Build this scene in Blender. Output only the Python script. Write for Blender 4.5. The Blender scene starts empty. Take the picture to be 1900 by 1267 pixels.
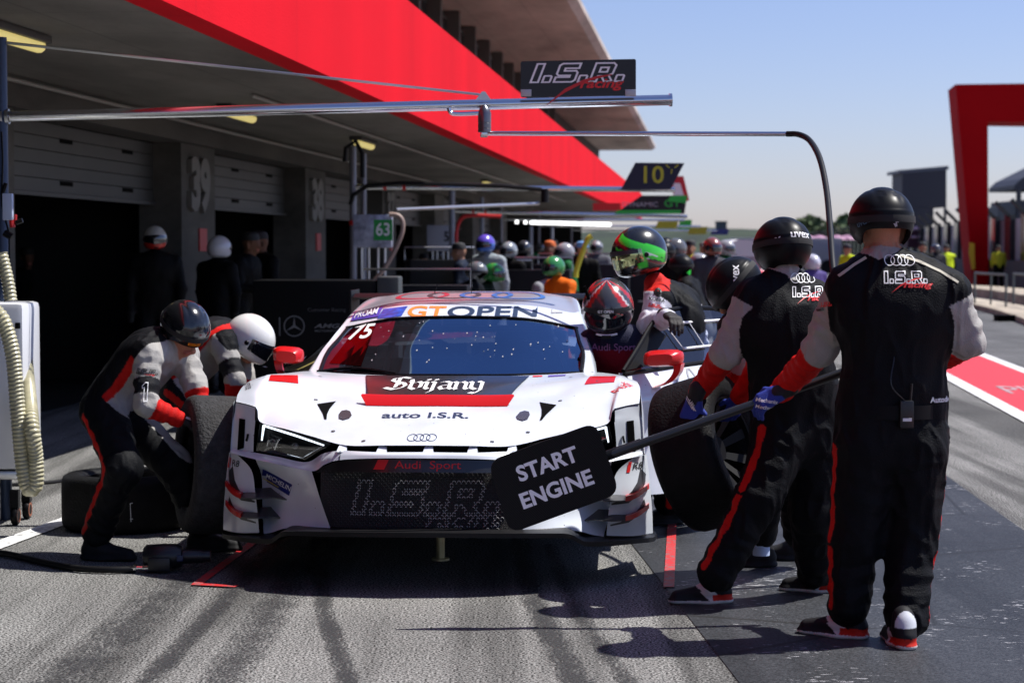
import bpy, bmesh, math, random
import numpy as np
from mathutils import Vector, Matrix, Euler
from mathutils.bvhtree import BVHTree
random.seed(7)
R = math.radians
scene = bpy.context.scene
COL = scene.collection

# ---------------------------------------------------------------- camera
F = 3694.0; CH = 1.57; PITCH = 2.643
cam_d = bpy.data.cameras.new('camera'); cam = bpy.data.objects.new('camera', cam_d); COL.objects.link(cam)
cam.location = (0, 0, CH); cam.rotation_euler = (R(90 - PITCH), 0, 0)
cam_d.sensor_width = 36; cam_d.lens = 70.0; cam_d.clip_end = 6000; cam_d.clip_start = .1
cam_d.dof.use_dof = True; cam_d.dof.focus_distance = 8.9; cam_d.dof.aperture_fstop = 4.0
scene.camera = cam

# ---------------------------------------------------------------- sky, sun, exposure
SDX, SDY = .593, .138                     # horizontal run of a shadow per metre of height (towards -x, -y)
EL = math.atan(1 / math.hypot(SDX, SDY)); AZ = math.atan2(SDX, SDY)
w = bpy.data.worlds.new("World"); scene.world = w; w.use_nodes = True
nt = w.node_tree; bg = nt.nodes['Background']
sky = nt.nodes.new('ShaderNodeTexSky'); sky.sky_type = 'NISHITA'; sky.sun_disc = False
sky.sun_elevation = EL; sky.sun_rotation = AZ; sky.air_density = 1.0; sky.dust_density = .55; sky.ozone_density = 3; sky.altitude = 100
sm = nt.nodes.new('ShaderNodeMix'); sm.data_type = 'RGBA'; sm.blend_type = 'MULTIPLY'; sm.inputs[0].default_value = 1; sm.inputs[7].default_value = (1.03, .98, 1.24, 1)
nt.links.new(sky.outputs[0], sm.inputs[6]); nt.links.new(sm.outputs[2], bg.inputs[0]); bg.inputs[1].default_value = .078
sl = bpy.data.lights.new('sun', 'SUN'); sl.energy = 5.0; sl.angle = R(.5); sl.color = (1, .965, .91)
so = bpy.data.objects.new('sun', sl); COL.objects.link(so)
so.rotation_euler = Vector((SDX, SDY, 1)).to_track_quat('Z', 'Y').to_euler(); so.location = (20, 5, 30)
scene.view_settings.view_transform = 'Standard'; scene.view_settings.look = 'None'
scene.view_settings.gamma = 1; scene.view_settings.exposure = .50
scene.cycles.max_bounces = 6; scene.cycles.transparent_max_bounces = 12

# ---------------------------------------------------------------- projection: photo pixel -> point
_sp, _cp = math.sin(R(PITCH)), math.cos(R(PITCH))
def ray(px, py):
    a = (px - 950) / F; b = (633.5 - py) / F
    return Vector((a, _cp + _sp * b, -_sp + _cp * b))
def at(px, py, Y):
    d = ray(px, py); t = Y / d.y
    return Vector((d.x * t, Y, CH + d.z * t))
def gp(px, py, z=0):
    d = ray(px, py); t = (z - CH) / d.z
    return Vector((d.x * t, d.y * t, z))
TH = math.atan(365 / F); LS, LC = math.sin(TH), math.cos(TH)      # heading of the pit lane
def lane(u, v, z=0): return Vector((u * LS + v * LC, u * LC - v * LS, z))
def lane_px(px, v):                                              # u where the line at lateral v shows at column px
    k = (px - 950) / F
    return v * (LC + k * LS) / (k * LC - LS)

# ---------------------------------------------------------------- materials
MATS = {}
def mat(name, col=(.5, .5, .5), rough=.5, metal=0, coat=0, bump=0, bscale=40, var=0, vscale=3, spec=.5, emit=None, estr=0, attr=False, detail=6, sheen=0):
    if name in MATS: return MATS[name]
    m = bpy.data.materials.new(name); m.use_nodes = True; MATS[name] = m
    nt = m.node_tree; b = nt.nodes['Principled BSDF']
    c4 = (*col, 1)
    b.inputs['Base Color'].default_value = c4; b.inputs['Roughness'].default_value = rough
    b.inputs['Metallic'].default_value = metal; b.inputs['Coat Weight'].default_value = coat
    b.inputs['Coat Roughness'].default_value = .04 if rough < .3 else .12
    b.inputs['Specular IOR Level'].default_value = spec
    if sheen: b.inputs['Sheen Weight'].default_value = sheen
    if emit: b.inputs['Emission Color'].default_value = (*emit, 1); b.inputs['Emission Strength'].default_value = estr
    tc = nt.nodes.new('ShaderNodeTexCoord')
    src = None
    if attr:
        a = nt.nodes.new('ShaderNodeAttribute'); a.attribute_name = 'col'; src = a.outputs['Color']
        nt.links.new(src, b.inputs['Base Color'])
    if var:
        n = nt.nodes.new('ShaderNodeTexNoise'); n.inputs['Scale'].default_value = vscale; n.inputs['Detail'].default_value = detail
        nt.links.new(tc.outputs['Object'], n.inputs['Vector'])
        mr = nt.nodes.new('ShaderNodeMapRange'); mr.inputs['From Min'].default_value = .3; mr.inputs['From Max'].default_value = .7
        mr.inputs['To Min'].default_value = 1 - var; mr.inputs['To Max'].default_value = 1 + var
        nt.links.new(n.outputs[0], mr.inputs[0])
        mx = nt.nodes.new('ShaderNodeMix'); mx.data_type = 'RGBA'; mx.blend_type = 'MULTIPLY'; mx.inputs[0].default_value = 1
        if src: nt.links.new(src, mx.inputs[6])
        else: mx.inputs[6].default_value = c4
        nt.links.new(mr.outputs[0], mx.inputs[7]); nt.links.new(mx.outputs[2], b.inputs['Base Color'])
    if bump:
        n = nt.nodes.new('ShaderNodeTexNoise'); n.inputs['Scale'].default_value = bscale; n.inputs['Detail'].default_value = 5
        nt.links.new(tc.outputs['Object'], n.inputs['Vector'])
        bp = nt.nodes.new('ShaderNodeBump'); bp.inputs['Strength'].default_value = bump; bp.inputs['Distance'].default_value = .01
        nt.links.new(n.outputs[0], bp.inputs['Height']); nt.links.new(bp.outputs[0], b.inputs['Normal'])
    return m

def dirty_paint(name, col):
    m = mat(name, col, .32, coat=.6)
    nt = m.node_tree; b = nt.nodes['Principled BSDF']; tc = nt.nodes.new('ShaderNodeTexCoord')
    v = nt.nodes.new('ShaderNodeTexVoronoi'); v.inputs['Scale'].default_value = 22; v.inputs['Randomness'].default_value = 1
    n = nt.nodes.new('ShaderNodeTexNoise'); n.inputs['Scale'].default_value = 4; n.inputs['Detail'].default_value = 8
    nt.links.new(tc.outputs['Object'], v.inputs[0]); nt.links.new(tc.outputs['Object'], n.inputs[0])
    sp = nt.nodes.new('ShaderNodeMapRange'); sp.inputs['From Min'].default_value = .045; sp.inputs['From Max'].default_value = .085
    nt.links.new(v.outputs['Distance'], sp.inputs[0])
    g = nt.nodes.new('ShaderNodeMapRange'); g.inputs['From Min'].default_value = .35; g.inputs['From Max'].default_value = .75
    g.inputs['To Min'].default_value = 1.0; g.inputs['To Max'].default_value = .80
    nt.links.new(n.outputs[0], g.inputs[0])
    # rubber specks only in some places
    n2 = nt.nodes.new('ShaderNodeTexNoise'); n2.inputs['Scale'].default_value = 9
    nt.links.new(tc.outputs['Object'], n2.inputs[0])
    g2 = nt.nodes.new('ShaderNodeMapRange'); g2.inputs['From Min'].default_value = .5; g2.inputs['From Max'].default_value = .56
    g2.inputs['To Min'].default_value = 1; g2.inputs['To Max'].default_value = 0
    nt.links.new(n2.outputs[0], g2.inputs[0])
    mx = nt.nodes.new('ShaderNodeMath'); mx.operation = 'MAXIMUM'
    nt.links.new(sp.outputs[0], mx.inputs[0]); nt.links.new(g2.outputs[0], mx.inputs[1])
    mu = nt.nodes.new('ShaderNodeMath'); mu.operation = 'MULTIPLY'
    nt.links.new(mx.outputs[0], mu.inputs[0]); nt.links.new(g.outputs[0], mu.inputs[1])
    c = nt.nodes.new('ShaderNodeMix'); c.data_type = 'RGBA'
    c.inputs[6].default_value = (.06, .055, .05, 1); c.inputs[7].default_value = (*col, 1)
    nt.links.new(mu.outputs[0], c.inputs[0]); nt.links.new(c.outputs[2], b.inputs['Base Color'])
    return m

def glassy(name, tint, refl=.12, ior=1.5, rough=0.0, gcol=(1, 1, 1)):
    if name in MATS: return MATS[name]
    m = bpy.data.materials.new(name); m.use_nodes = True; MATS[name] = m; nt = m.node_tree
    nt.nodes.remove(nt.nodes['Principled BSDF']); out = nt.nodes['Material Output']
    t = nt.nodes.new('ShaderNodeBsdfTransparent'); t.inputs[0].default_value = (*tint, 1)
    g = nt.nodes.new('ShaderNodeBsdfGlossy'); g.inputs['Roughness'].default_value = rough; g.inputs[0].default_value = (*gcol, 1)
    fr = nt.nodes.new('ShaderNodeFresnel'); fr.inputs[0].default_value = ior
    ad = nt.nodes.new('ShaderNodeMath'); ad.operation = 'ADD'; ad.inputs[1].default_value = refl; ad.use_clamp = True
    mx = nt.nodes.new('ShaderNodeMixShader')
    nt.links.new(fr.outputs[0], ad.inputs[0]); nt.links.new(ad.outputs[0], mx.inputs[0])
    nt.links.new(t.outputs[0], mx.inputs[1]); nt.links.new(g.outputs[0], mx.inputs[2]); nt.links.new(mx.outputs[0], out.inputs[0])
    return m

def carbon(name, base=.012, k=900, coat=.5, spec=.5):
    if name in MATS: return MATS[name]
    m = mat(name, (base,) * 3, .3 if coat else .6, coat=coat, spec=spec); nt = m.node_tree; b = nt.nodes['Principled BSDF']
    tc = nt.nodes.new('ShaderNodeTexCoord'); wv = nt.nodes.new('ShaderNodeTexWave'); wv.bands_direction = 'DIAGONAL'
    wv.inputs['Scale'].default_value = 60; nt.links.new(tc.outputs['Object'], wv.inputs[0])
    mr = nt.nodes.new('ShaderNodeMapRange'); mr.inputs['To Min'].default_value = base * .6; mr.inputs['To Max'].default_value = base * 1.8
    nt.links.new(wv.outputs[1], mr.inputs[0]); nt.links.new(mr.outputs[0], b.inputs['Base Color'])
    return m

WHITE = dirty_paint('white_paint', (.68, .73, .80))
RED = mat('red_paint', (.55, .004, .004), .35, coat=.4, spec=.3)
BLK = mat('satin_black', (.004, .004, .005), .42, spec=.15)
VBLK = mat('deep_black', (.002, .002, .002), .8, spec=.05)
RUB = mat('rubber', (.006, .006, .0065), .6, spec=.14, bump=.5, bscale=90, var=.3, vscale=20)
CARB = carbon('carbon_fibre')
CHROME = mat('chrome', (.75, .76, .78), .12, metal=1)
STEEL = mat('steel', (.5, .51, .53), .3, metal=1)
CANARD = mat('dark_canard', (.03, .03, .034), .35, coat=.3)
PW = mat('print_white', (.8, .8, .8), .5)
PR = mat('print_red', (.65, .012, .012), .45)
PB = mat('print_navy', (.012, .03, .075), .45)
PO = mat('print_orange', (.85, .22, .03), .45)
PK = mat('print_black', (.008, .008, .009), .5)
PG = mat('print_grey', (.36, .36, .38), .4)

# ---------------------------------------------------------------- object helpers
def tag(o, label=None, cat=None, group=None, kind=None):
    if label: o['label'] = label
    if cat: o['category'] = cat
    if group: o['group'] = group
    if kind: o['kind'] = kind
    return o
def empty(name, loc=(0, 0, 0), rz=0, label=None, cat=None, group=None):
    o = bpy.data.objects.new(name, None); COL.objects.link(o); o.location = loc; o.rotation_euler = (0, 0, rz)
    o.empty_display_size = .1
    return tag(o, label, cat, group)
def link(name, me, parent=None, local=True):
    o = bpy.data.objects.new(name, me); COL.objects.link(o)
    if parent is not None: o.parent = parent
    return o
def mesh(name, V, Fc, m, parent=None, smooth=True, angle=40):
    me = bpy.data.meshes.new(name)
    me.from_pydata([tuple(v) for v in V], [], [tuple(f) for f in Fc]); 
    ms = m if isinstance(m, (list, tuple)) else [m]
    for x in ms: me.materials.append(x)
    if smooth:
        me.shade_smooth()
        if angle: me.set_sharp_from_angle(angle=R(angle))
    me.validate()
    return link(name, me, parent)
class MB:
    """collects shapes and links them as ONE mesh object"""
    def __init__(s): s.v = []; s.f = []; s.m = []; s.mi = 0
    def add(s, V, Fc, mi=None):
        o = len(s.v); s.v += [Vector(v) for v in V]; s.f += [tuple(i + o for i in f) for f in Fc]
        s.m += [s.mi if mi is None else mi] * len(Fc); return s
    def box(s, c, sz, rot=None, mi=None, bev=0):
        hx, hy, hz = [x / 2 for x in sz]; c = Vector(c)
        if bev:
            bm = bmesh.new(); bmesh.ops.create_cube(bm, size=1)
            for v in bm.verts: v.co = Vector((v.co.x * sz[0], v.co.y * sz[1], v.co.z * sz[2]))
            bmesh.ops.bevel(bm, geom=bm.edges[:], offset=bev, segments=2, affect='EDGES', profile=.6)
            bm.verts.index_update()
            V = [v.co.copy() for v in bm.verts]; Fc = [[v.index for v in f.verts] for f in bm.faces]; bm.free()
        else:
            V = [Vector((x * hx, y * hy, z * hz)) for z in (-1, 1) for y in (-1, 1) for x in (-1, 1)]
            Fc = [(0, 2, 3, 1), (4, 5, 7, 6), (0, 1, 5, 4), (2, 6, 7, 3), (0, 4, 6, 2), (1, 3, 7, 5)]
        if rot is not None: V = [rot @ v for v in V]
        return s.add([v + c for v in V], Fc, mi)
    def tube(s, pts, r, n=10, mi=None, closed=False, cap=True):
        pts = [Vector(p) for p in pts]; N = len(pts)
        rs = r if isinstance(r, (list, tuple)) else [r] * N
        V = []; Fc = []; up = None
        for i, p in enumerate(pts):
            if closed: t = (pts[(i + 1) % N] - pts[i - 1])
            else: t = pts[min(i + 1, N - 1)] - pts[max(i - 1, 0)]
            t.normalize()
            if up is None:
                up = Vector((0, 0, 1)) if abs(t.z) < .9 else Vector((1, 0, 0))
            a = t.cross(up)
            if a.length < 1e-5: a = t.cross(Vector((1, .1, 0)))
            a.normalize(); b = a.cross(t); up = b
            for k in range(n):
                q = 2 * math.pi * k / n; V.append(p + (a * math.cos(q) + b * math.sin(q)) * rs[i])
        M = N if closed else N - 1
        for i in range(M):
            for k in range(n):
                k2 = (k + 1) % n; j = (i + 1) % N
                Fc.append((i * n + k, i * n + k2, j * n + k2, j * n + k))
        if cap and not closed:
            Fc.append(tuple(range(n))[::-1]); Fc.append(tuple(range((N - 1) * n, N * n)))
        return s.add(V, Fc, mi)
    def lathe(s, prof, c, axis=(0, 0, 1), n=32, mi=None, ref=None):
        """prof: list of (radius, height along axis)"""
        ax = Vector(axis).normalized(); u = Vector(ref) if ref else (Vector((1, 0, 0)) if abs(ax.x) < .9 else Vector((0, 1, 0)))
        u = (u - ax * u.dot(ax)).normalized(); w_ = ax.cross(u); c = Vector(c); V = []; Fc = []
        for (r_, h) in prof:
            for k in range(n):
                q = 2 * math.pi * k / n; V.append(c + ax * h + (u * math.cos(q) + w_ * math.sin(q)) * r_)
        for i in range(len(prof) - 1):
            for k in range(n):
                k2 = (k + 1) % n; Fc.append((i * n + k, i * n + k2, (i + 1) * n + k2, (i + 1) * n + k))
        return s.add(V, Fc, mi)
    def prism(s, poly, d, mi=None, cap=True):
        """poly: 3D outline, extruded along vector d"""
        n = len(poly); d = Vector(d); P = [Vector(p) for p in poly]
        V = P + [p + d for p in P]; Fc = [(i, (i + 1) % n, (i + 1) % n + n, i + n) for i in range(n)]
        if cap: Fc += [tuple(range(n))[::-1], tuple(range(n, 2 * n))]
        return s.add(V, Fc, mi)
    def build(s, name, m, parent=None, smooth=True, angle=40):
        me = bpy.data.meshes.new(name); me.from_pydata([tuple(v) for v in s.v], [], s.f)
        for x in (m if isinstance(m, (list, tuple)) else [m]): me.materials.append(x)
        me.polygons.foreach_set('material_index', s.m)
        bm = bmesh.new(); bm.from_mesh(me); bmesh.ops.recalc_face_normals(bm, faces=bm.faces); bm.to_mesh(me); bm.free()
        if smooth:
            me.shade_smooth(); me.set_sharp_from_angle(angle=R(angle))
        return link(name, me, parent)

def cr(P, n, closed=False):
    """Catmull-Rom through points P, n steps per span"""
    P = [Vector(p) for p in P]; out = []; N = len(P)
    for i in range(N if closed else N - 1):
        if closed: p0, p1, p2, p3 = P[i - 1], P[i], P[(i + 1) % N], P[(i + 2) % N]
        else:
            p1, p2 = P[i], P[i + 1]
            p0 = P[i - 1] if i else p1 * 2 - p2
            p3 = P[i + 2] if i + 2 < N else p2 * 2 - p1
        for k in range(n):
            t = k / n
            out.append(.5 * ((2 * p1) + (p2 - p0) * t + (2 * p0 - 5 * p1 + 4 * p2 - p3) * t * t + (3 * p1 - p0 - 3 * p2 + p3) * t ** 3))
    if not closed: out.append(P[-1].copy())
    return out
def patch(P, nu=6, nv=6):
    """grid of control points -> dense smooth grid (V rows)"""
    rows = [cr(r, nv) for r in P]
    cols = list(zip(*rows))
    cols = [cr(c, nu) for c in cols]
    return list(zip(*cols))
def grid_faces(nr, nc, o=0): return [(o + r * nc + c, o + r * nc + c + 1, o + (r + 1) * nc + c + 1, o + (r + 1) * nc + c) for r in range(nr - 1) for c in range(nc - 1)]

# ---------------------------------------------------------------- decals: flat shapes (x, y) laid on a surface
def stroke(pts, wd, closed=False):
    n = len(pts); V = []; Fc = []
    P = [Vector((p[0], p[1])) for p in pts]
    for i in range(n):
        a = P[i - 1] if (i or closed) else P[0]; b = P[i]; c = P[(i + 1) % n] if (i < n - 1 or closed) else P[-1]
        d1 = (b - a); d2 = (c - b)
        if d1.length < 1e-9: d1 = d2
        if d2.length < 1e-9: d2 = d1
        d1.normalize(); d2.normalize(); t = (d1 + d2)
        if t.length < 1e-4: t = d1
        t.normalize(); nn = Vector((-t.y, t.x)); k = 1 / max(.45, nn.dot(Vector((-d1.y, d1.x))))
        V += [(b + nn * wd / 2 * k)[:], (b - nn * wd / 2 * k)[:]]
    for i in range(n if closed else n - 1):
        j = (i + 1) % n; Fc.append((2 * i, 2 * i + 1, 2 * j + 1, 2 * j))
    return V, Fc
def text2d(s, size=1, bold=0, shear=0, sx=1, align='CENTER'):
    cu = bpy.data.curves.new('t', 'FONT'); cu.body = s; cu.size = size; cu.align_x = align; cu.align_y = 'CENTER'
    cu.offset = bold * size; cu.shear = shear; cu.resolution_u = 4
    o = bpy.data.objects.new('t', cu); COL.objects.link(o)
    dg = bpy.context.evaluated_depsgraph_get(); me = bpy.data.meshes.new_from_object(o.evaluated_get(dg))
    V = [(v.co.x * sx, v.co.y) for v in me.vertices]; Fc = [tuple(p.vertices) for p in me.polygons]
    bpy.data.objects.remove(o); bpy.data.curves.remove(cu); bpy.data.meshes.remove(me)
    return V, Fc
def xf(sh, dx=0, dy=0, s=1, sy=None, rot=0, shear=0):
    V, Fc = sh; sy = s if sy is None else sy; c, q = math.cos(rot), math.sin(rot); out = []
    for x, y in V:
        x = (x + shear * y) * s; y = y * sy
        out.append((x * c - y * q + dx, x * q + y * c + dy))
    return out, Fc
def join2(*shs):
    V = []; Fc = []
    for v, f in shs:
        o = len(V); V += list(v); Fc += [tuple(i + o for i in q) for q in f]
    return V, Fc
def rect2(x0, y0, x1, y1): return [(x0, y0), (x1, y0), (x1, y1), (x0, y1)], [(0, 1, 2, 3)]
def poly2(pts): return [tuple(p) for p in pts], [tuple(range(len(pts)))]
def ring2(cx, cy, r1, wd, n=36, sy=1):
    V = []; Fc = []
    for k in range(n):
        q = 2 * math.pi * k / n
        for r_ in (r1 - wd / 2, r1 + wd / 2): V.append((cx + r_ * math.cos(q), cy + r_ * math.sin(q) * sy))
    for k in range(n): j = (k + 1) % n; Fc.append((2 * k, 2 * k + 1, 2 * j + 1, 2 * j))
    return V, Fc
def rings2(r=1, wd=.16, step=1.28, sy=1): return join2(*[ring2((i - 1.5) * step * r, 0, r, wd * r, 40, sy) for i in range(4)])
def tris2(sh):
    V, Fc = sh; bm = bmesh.new(); vs = [bm.verts.new((x, y, 0)) for x, y in V]
    for f in Fc:
        try: bm.faces.new([vs[i] for i in f])
        except ValueError: pass
    return bm
ISR_PATHS = {   # outlined letters of the team name, unit height, one closed loop or more each
 'I': (.30, [[(0, 0), (.30, 0), (.30, 1), (0, 1)]]),
 'o': (.30, [[(0, 0), (.28, 0), (.30, .04), (.30, .30), (.26, .34), (.02, .34), (0, .30), (0, .04)]]),
 'S': (.80, [[(0, 0), (.72, 0), (.82, .10), (.82, .50), (.74, .60), (.27, .60), (.27, .74), (.82, .74), (.82, 1), (.10, 1), (0, .90), (0, .44), (.09, .35), (.55, .35), (.55, .26), (0, .26)]]),
 'R': (.85, [[(0, 0), (.26, 0), (.26, .30), (.40, .30), (.58, 0), (.90, 0), (.68, .33), (.82, .42), (.84, .88), (.72, 1), (0, 1)], [(.26, .52), (.57, .52), (.57, .76), (.26, .76)]]),
}
def isr2(h=1, wd=.055, shear=.22):
    x = 0; out = []
    for ch in 'IoSoRo':
        w_, loops = ISR_PATHS[ch]
        for lp in loops: out.append(stroke([((px + x + shear * py) * h, py * h) for px, py in lp], wd * h, True))
        x += w_ + .17
    tot = (x - .17 + .1) * h
    V, Fc = join2(*out)
    return [(a - tot / 2, b - .5 * h) for a, b in V], Fc
def swoosh2(w_):   # red brush stroke under the name
    top = [(-.32 * w_, -.30 * w_), (-.12 * w_, -.13 * w_), (.06 * w_, -.045 * w_), (.20 * w_, -.012 * w_), (.32 * w_, 0)]
    bot = [(.32 * w_, -.008 * w_), (.20 * w_, -.035 * w_), (.06 * w_, -.075 * w_), (-.12 * w_, -.165 * w_)]
    return poly2(top + bot)
def decal(name, sh, m, parent, bvh=None, o=(0, 0, 0), x=(1, 0, 0), y=(0, 0, 1), off=.002, cell=.03, reach=.6, frm=None, thick=0):
    """lay a 2D shape on the surface behind the plane o,x,y (rays run along -normal)."""
    x = Vector(x).normalized(); y = Vector(y); y = (y - x * y.dot(x)).normalized(); n = x.cross(y); o = Vector(o)
    bm = tris2(sh)
    if bvh is not None and cell:
        xs = [v.co.x for v in bm.verts]; ys = [v.co.y for v in bm.verts]
        for ax, lo, hi in (((1, 0, 0), min(xs), max(xs)), ((0, 1, 0), min(ys), max(ys))):
            k = math.floor(lo / cell) + 1
            while k * cell < hi:
                p = Vector(ax) * k * cell
                bmesh.ops.bisect_plane(bm, geom=bm.verts[:] + bm.edges[:] + bm.faces[:], plane_co=p, plane_no=ax, dist=1e-6); k += 1
    last = None; kill = []
    for v in bm.verts:
        p = o + x * v.co.x + y * v.co.y
        if bvh is None: v.co = p + n * off; continue
        hit, hn, _, dist = bvh.ray_cast(p + n * reach, -n, reach * 2.2)
        if hit is None: kill.append(v); continue
        if hn.dot(n) < 0: hn = -hn
        v.co = hit + (hn * .6 + n * .4).normalized() * off
    if kill: bmesh.ops.delete(bm, geom=kill, context='VERTS')
    if not bm.faces: bm.free(); return None
    for f in bm.faces:
        f.normal_update()
        if f.normal.dot(n) < 0: f.normal_flip()
    me = bpy.data.meshes.new(name); bm.to_mesh(me); bm.free(); me.materials.append(m)
    return link(name, me, parent)
def bvh_of(objs):
    V = []; P = []
    for o in objs:
        k = len(V); V += [v.co.copy() for v in o.data.vertices]; P += [[i + k for i in p.vertices] for p in o.data.polygons]
    return BVHTree.FromPolygons(V, P)
# ================================================================ GROUND
def asphalt(name, dark, light, tint=(1, 1, .97), pad=False):
    m = bpy.data.materials.new(name); m.use_nodes = True; nt = m.node_tree; b = nt.nodes['Principled BSDF']
    N = nt.nodes.new; L = nt.links.new
    tc = N('ShaderNodeTexCoord')
    n1 = N('ShaderNodeTexNoise'); n1.inputs['Scale'].default_value = 100; n1.inputs['Detail'].default_value = 3
    n2 = N('ShaderNodeTexVoronoi'); n2.inputs['Scale'].default_value = 130
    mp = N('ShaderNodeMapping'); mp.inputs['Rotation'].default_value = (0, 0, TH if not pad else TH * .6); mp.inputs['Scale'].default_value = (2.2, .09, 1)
    n3 = N('ShaderNodeTexNoise'); n3.inputs['Scale'].default_value = 1.0; n3.inputs['Detail'].default_value = 5; n3.inputs['Roughness'].default_value = .6
    n4 = N('ShaderNodeTexNoise'); n4.inputs['Scale'].default_value = .7; n4.inputs['Detail'].default_value = 6
    for n in (n1, n2, n4): L(tc.outputs['Object'], n.inputs[0])
    L(tc.outputs['Object'], mp.inputs[0]); L(mp.outputs[0], n3.inputs[0])
    def mr(src, a, b_, c, d):
        x = N('ShaderNodeMapRange'); x.inputs[1].default_value = a; x.inputs[2].default_value = b_; x.inputs[3].default_value = c; x.inputs[4].default_value = d
        L(src, x.inputs[0]); return x.outputs[0]
    def mul(a, b_):
        x = N('ShaderNodeMath'); x.operation = 'MULTIPLY'; L(a, x.inputs[0]); L(b_, x.inputs[1]); return x.outputs[0]
    grain = mr(n1.outputs[0], .43, .57, 0, 1)
    c = N('ShaderNodeMix'); c.data_type = 'RGBA'; c.inputs[6].default_value = (*[dark * t for t in tint], 1); c.inputs[7].default_value = (*[light * t for t in tint], 1)
    L(grain, c.inputs[0])
    f = mul(mr(n2.outputs['Distance'], 0, .6, .8, 1.15), mr(n4.outputs[0], .3, .7, .72, 1.18))
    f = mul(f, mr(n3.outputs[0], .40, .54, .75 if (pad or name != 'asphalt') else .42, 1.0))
    x = N('ShaderNodeMix'); x.data_type = 'RGBA'; x.blend_type = 'MULTIPLY'; x.inputs[0].default_value = 1
    L(c.outputs[2], x.inputs[6]); L(f, x.inputs[7]); col = x.outputs[2]
    if pad:   # worn white paint flecks, stretched across
        m2 = N('ShaderNodeMapping'); m2.inputs['Scale'].default_value = (3.2, 9, 1); L(tc.outputs['Object'], m2.inputs[0])
        n5 = N('ShaderNodeTexNoise'); n5.inputs['Scale'].default_value = 4.5; n5.inputs['Detail'].default_value = 7; n5.inputs['Roughness'].default_value = .68; L(m2.outputs[0], n5.inputs[0])
        n6 = N('ShaderNodeTexNoise'); n6.inputs['Scale'].default_value = 2.1; n6.inputs['Detail'].default_value = 2; L(tc.outputs['Object'], n6.inputs[0])
        a = N('ShaderNodeMath'); a.operation = 'ADD'; L(n5.outputs[0], a.inputs[0]); L(mr(n6.outputs[0], .35, .65, -.08, .10), a.inputs[1])
        fl = mr(a.outputs[0], .655, .68, 0, .85)
        # a crack
        n7 = N('ShaderNodeTexVoronoi'); n7.feature = 'DISTANCE_TO_EDGE'; n7.inputs['Scale'].default_value = .45; L(tc.outputs['Object'], n7.inputs[0])
        y = N('ShaderNodeMix'); y.data_type = 'RGBA'; L(fl, y.inputs[0]); L(col, y.inputs[6]); y.inputs[7].default_value = (.38, .38, .40, 1)
        z = N('ShaderNodeMix'); z.data_type = 'RGBA'; L(mr(n7.outputs[0], .0, .008, 0, 1), z.inputs[0]); z.inputs[6].default_value = (.02, .02, .02, 1); L(y.outputs[2], z.inputs[7])
        col = z.outputs[2]
    L(col, b.inputs['Base Color']); b.inputs['Roughness'].default_value = .85 if not pad else .55
    b.inputs['Specular IOR Level'].default_value = .15
    bp = N('ShaderNodeBump'); bp.inputs['Strength'].default_value = .35 if not pad else .2; bp.inputs['Distance'].default_value = .006
    L(n1.outputs[0], bp.inputs['Height']); L(bp.outputs[0], b.inputs['Normal'])
    return m
def paint(name, col, worn=.5, sc=18):
    m = mat(name, col, .6); nt = m.node_tree; b = nt.nodes['Principled BSDF']; tc = nt.nodes.new('ShaderNodeTexCoord')
    n = nt.nodes.new('ShaderNodeTexNoise'); n.inputs['Scale'].default_value = sc; n.inputs['Detail'].default_value = 8; n.inputs['Roughness'].default_value = .7
    nt.links.new(tc.outputs['Object'], n.inputs[0])
    mr = nt.nodes.new('ShaderNodeMapRange'); mr.inputs[1].default_value = worn - .12; mr.inputs[2].default_value = worn + .04
    nt.links.new(n.outputs[0], mr.inputs[0])
    c = nt.nodes.new('ShaderNodeMix'); c.data_type = 'RGBA'; c.inputs[6].default_value = (*col, 1); c.inputs[7].default_value = (.13, .13, .13, 1)
    nt.links.new(mr.outputs[0], c.inputs[0]); nt.links.new(c.outputs[2], b.inputs['Base Color']); return m
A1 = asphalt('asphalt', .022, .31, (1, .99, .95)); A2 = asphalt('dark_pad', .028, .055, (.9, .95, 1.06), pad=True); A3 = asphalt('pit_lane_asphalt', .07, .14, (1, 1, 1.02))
def sheet(name, pts, m, z):
    o = mesh(name, [(p[0], p[1], z) for p in pts], [tuple(range(len(pts)))], m, smooth=False); tag(o, kind='structure'); return o
g = sheet('ground', [(-900, -40), (900, -40), (900, 2500), (-900, 2500)], A1, 0)
p1 = gp(1378, 1275); p2 = gp(1192, 1035); q1 = gp(1900, 985); q2 = gp(1730, 865)
d1 = (p2 - p1).normalized(); d2 = (q2 - q1).normalized()
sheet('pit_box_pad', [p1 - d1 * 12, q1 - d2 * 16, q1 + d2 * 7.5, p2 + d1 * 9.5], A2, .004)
LW = paint('line_white', (.75, .75, .74), .62); LR = paint('line_red', (.50, .012, .015), .60, 30); LB = paint('band_red', (.58, .02, .03), .72)
def strip(name, a, b, wd, m, z, ext0=0, ext1=0):
    d = (b - a).normalized(); n = Vector((d.y, -d.x, 0)); a = a - d * ext0; b = b + d * ext1
    return sheet(name, [a - n * wd / 2, a + n * wd / 2, b + n * wd / 2, b - n * wd / 2], m, z)
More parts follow.
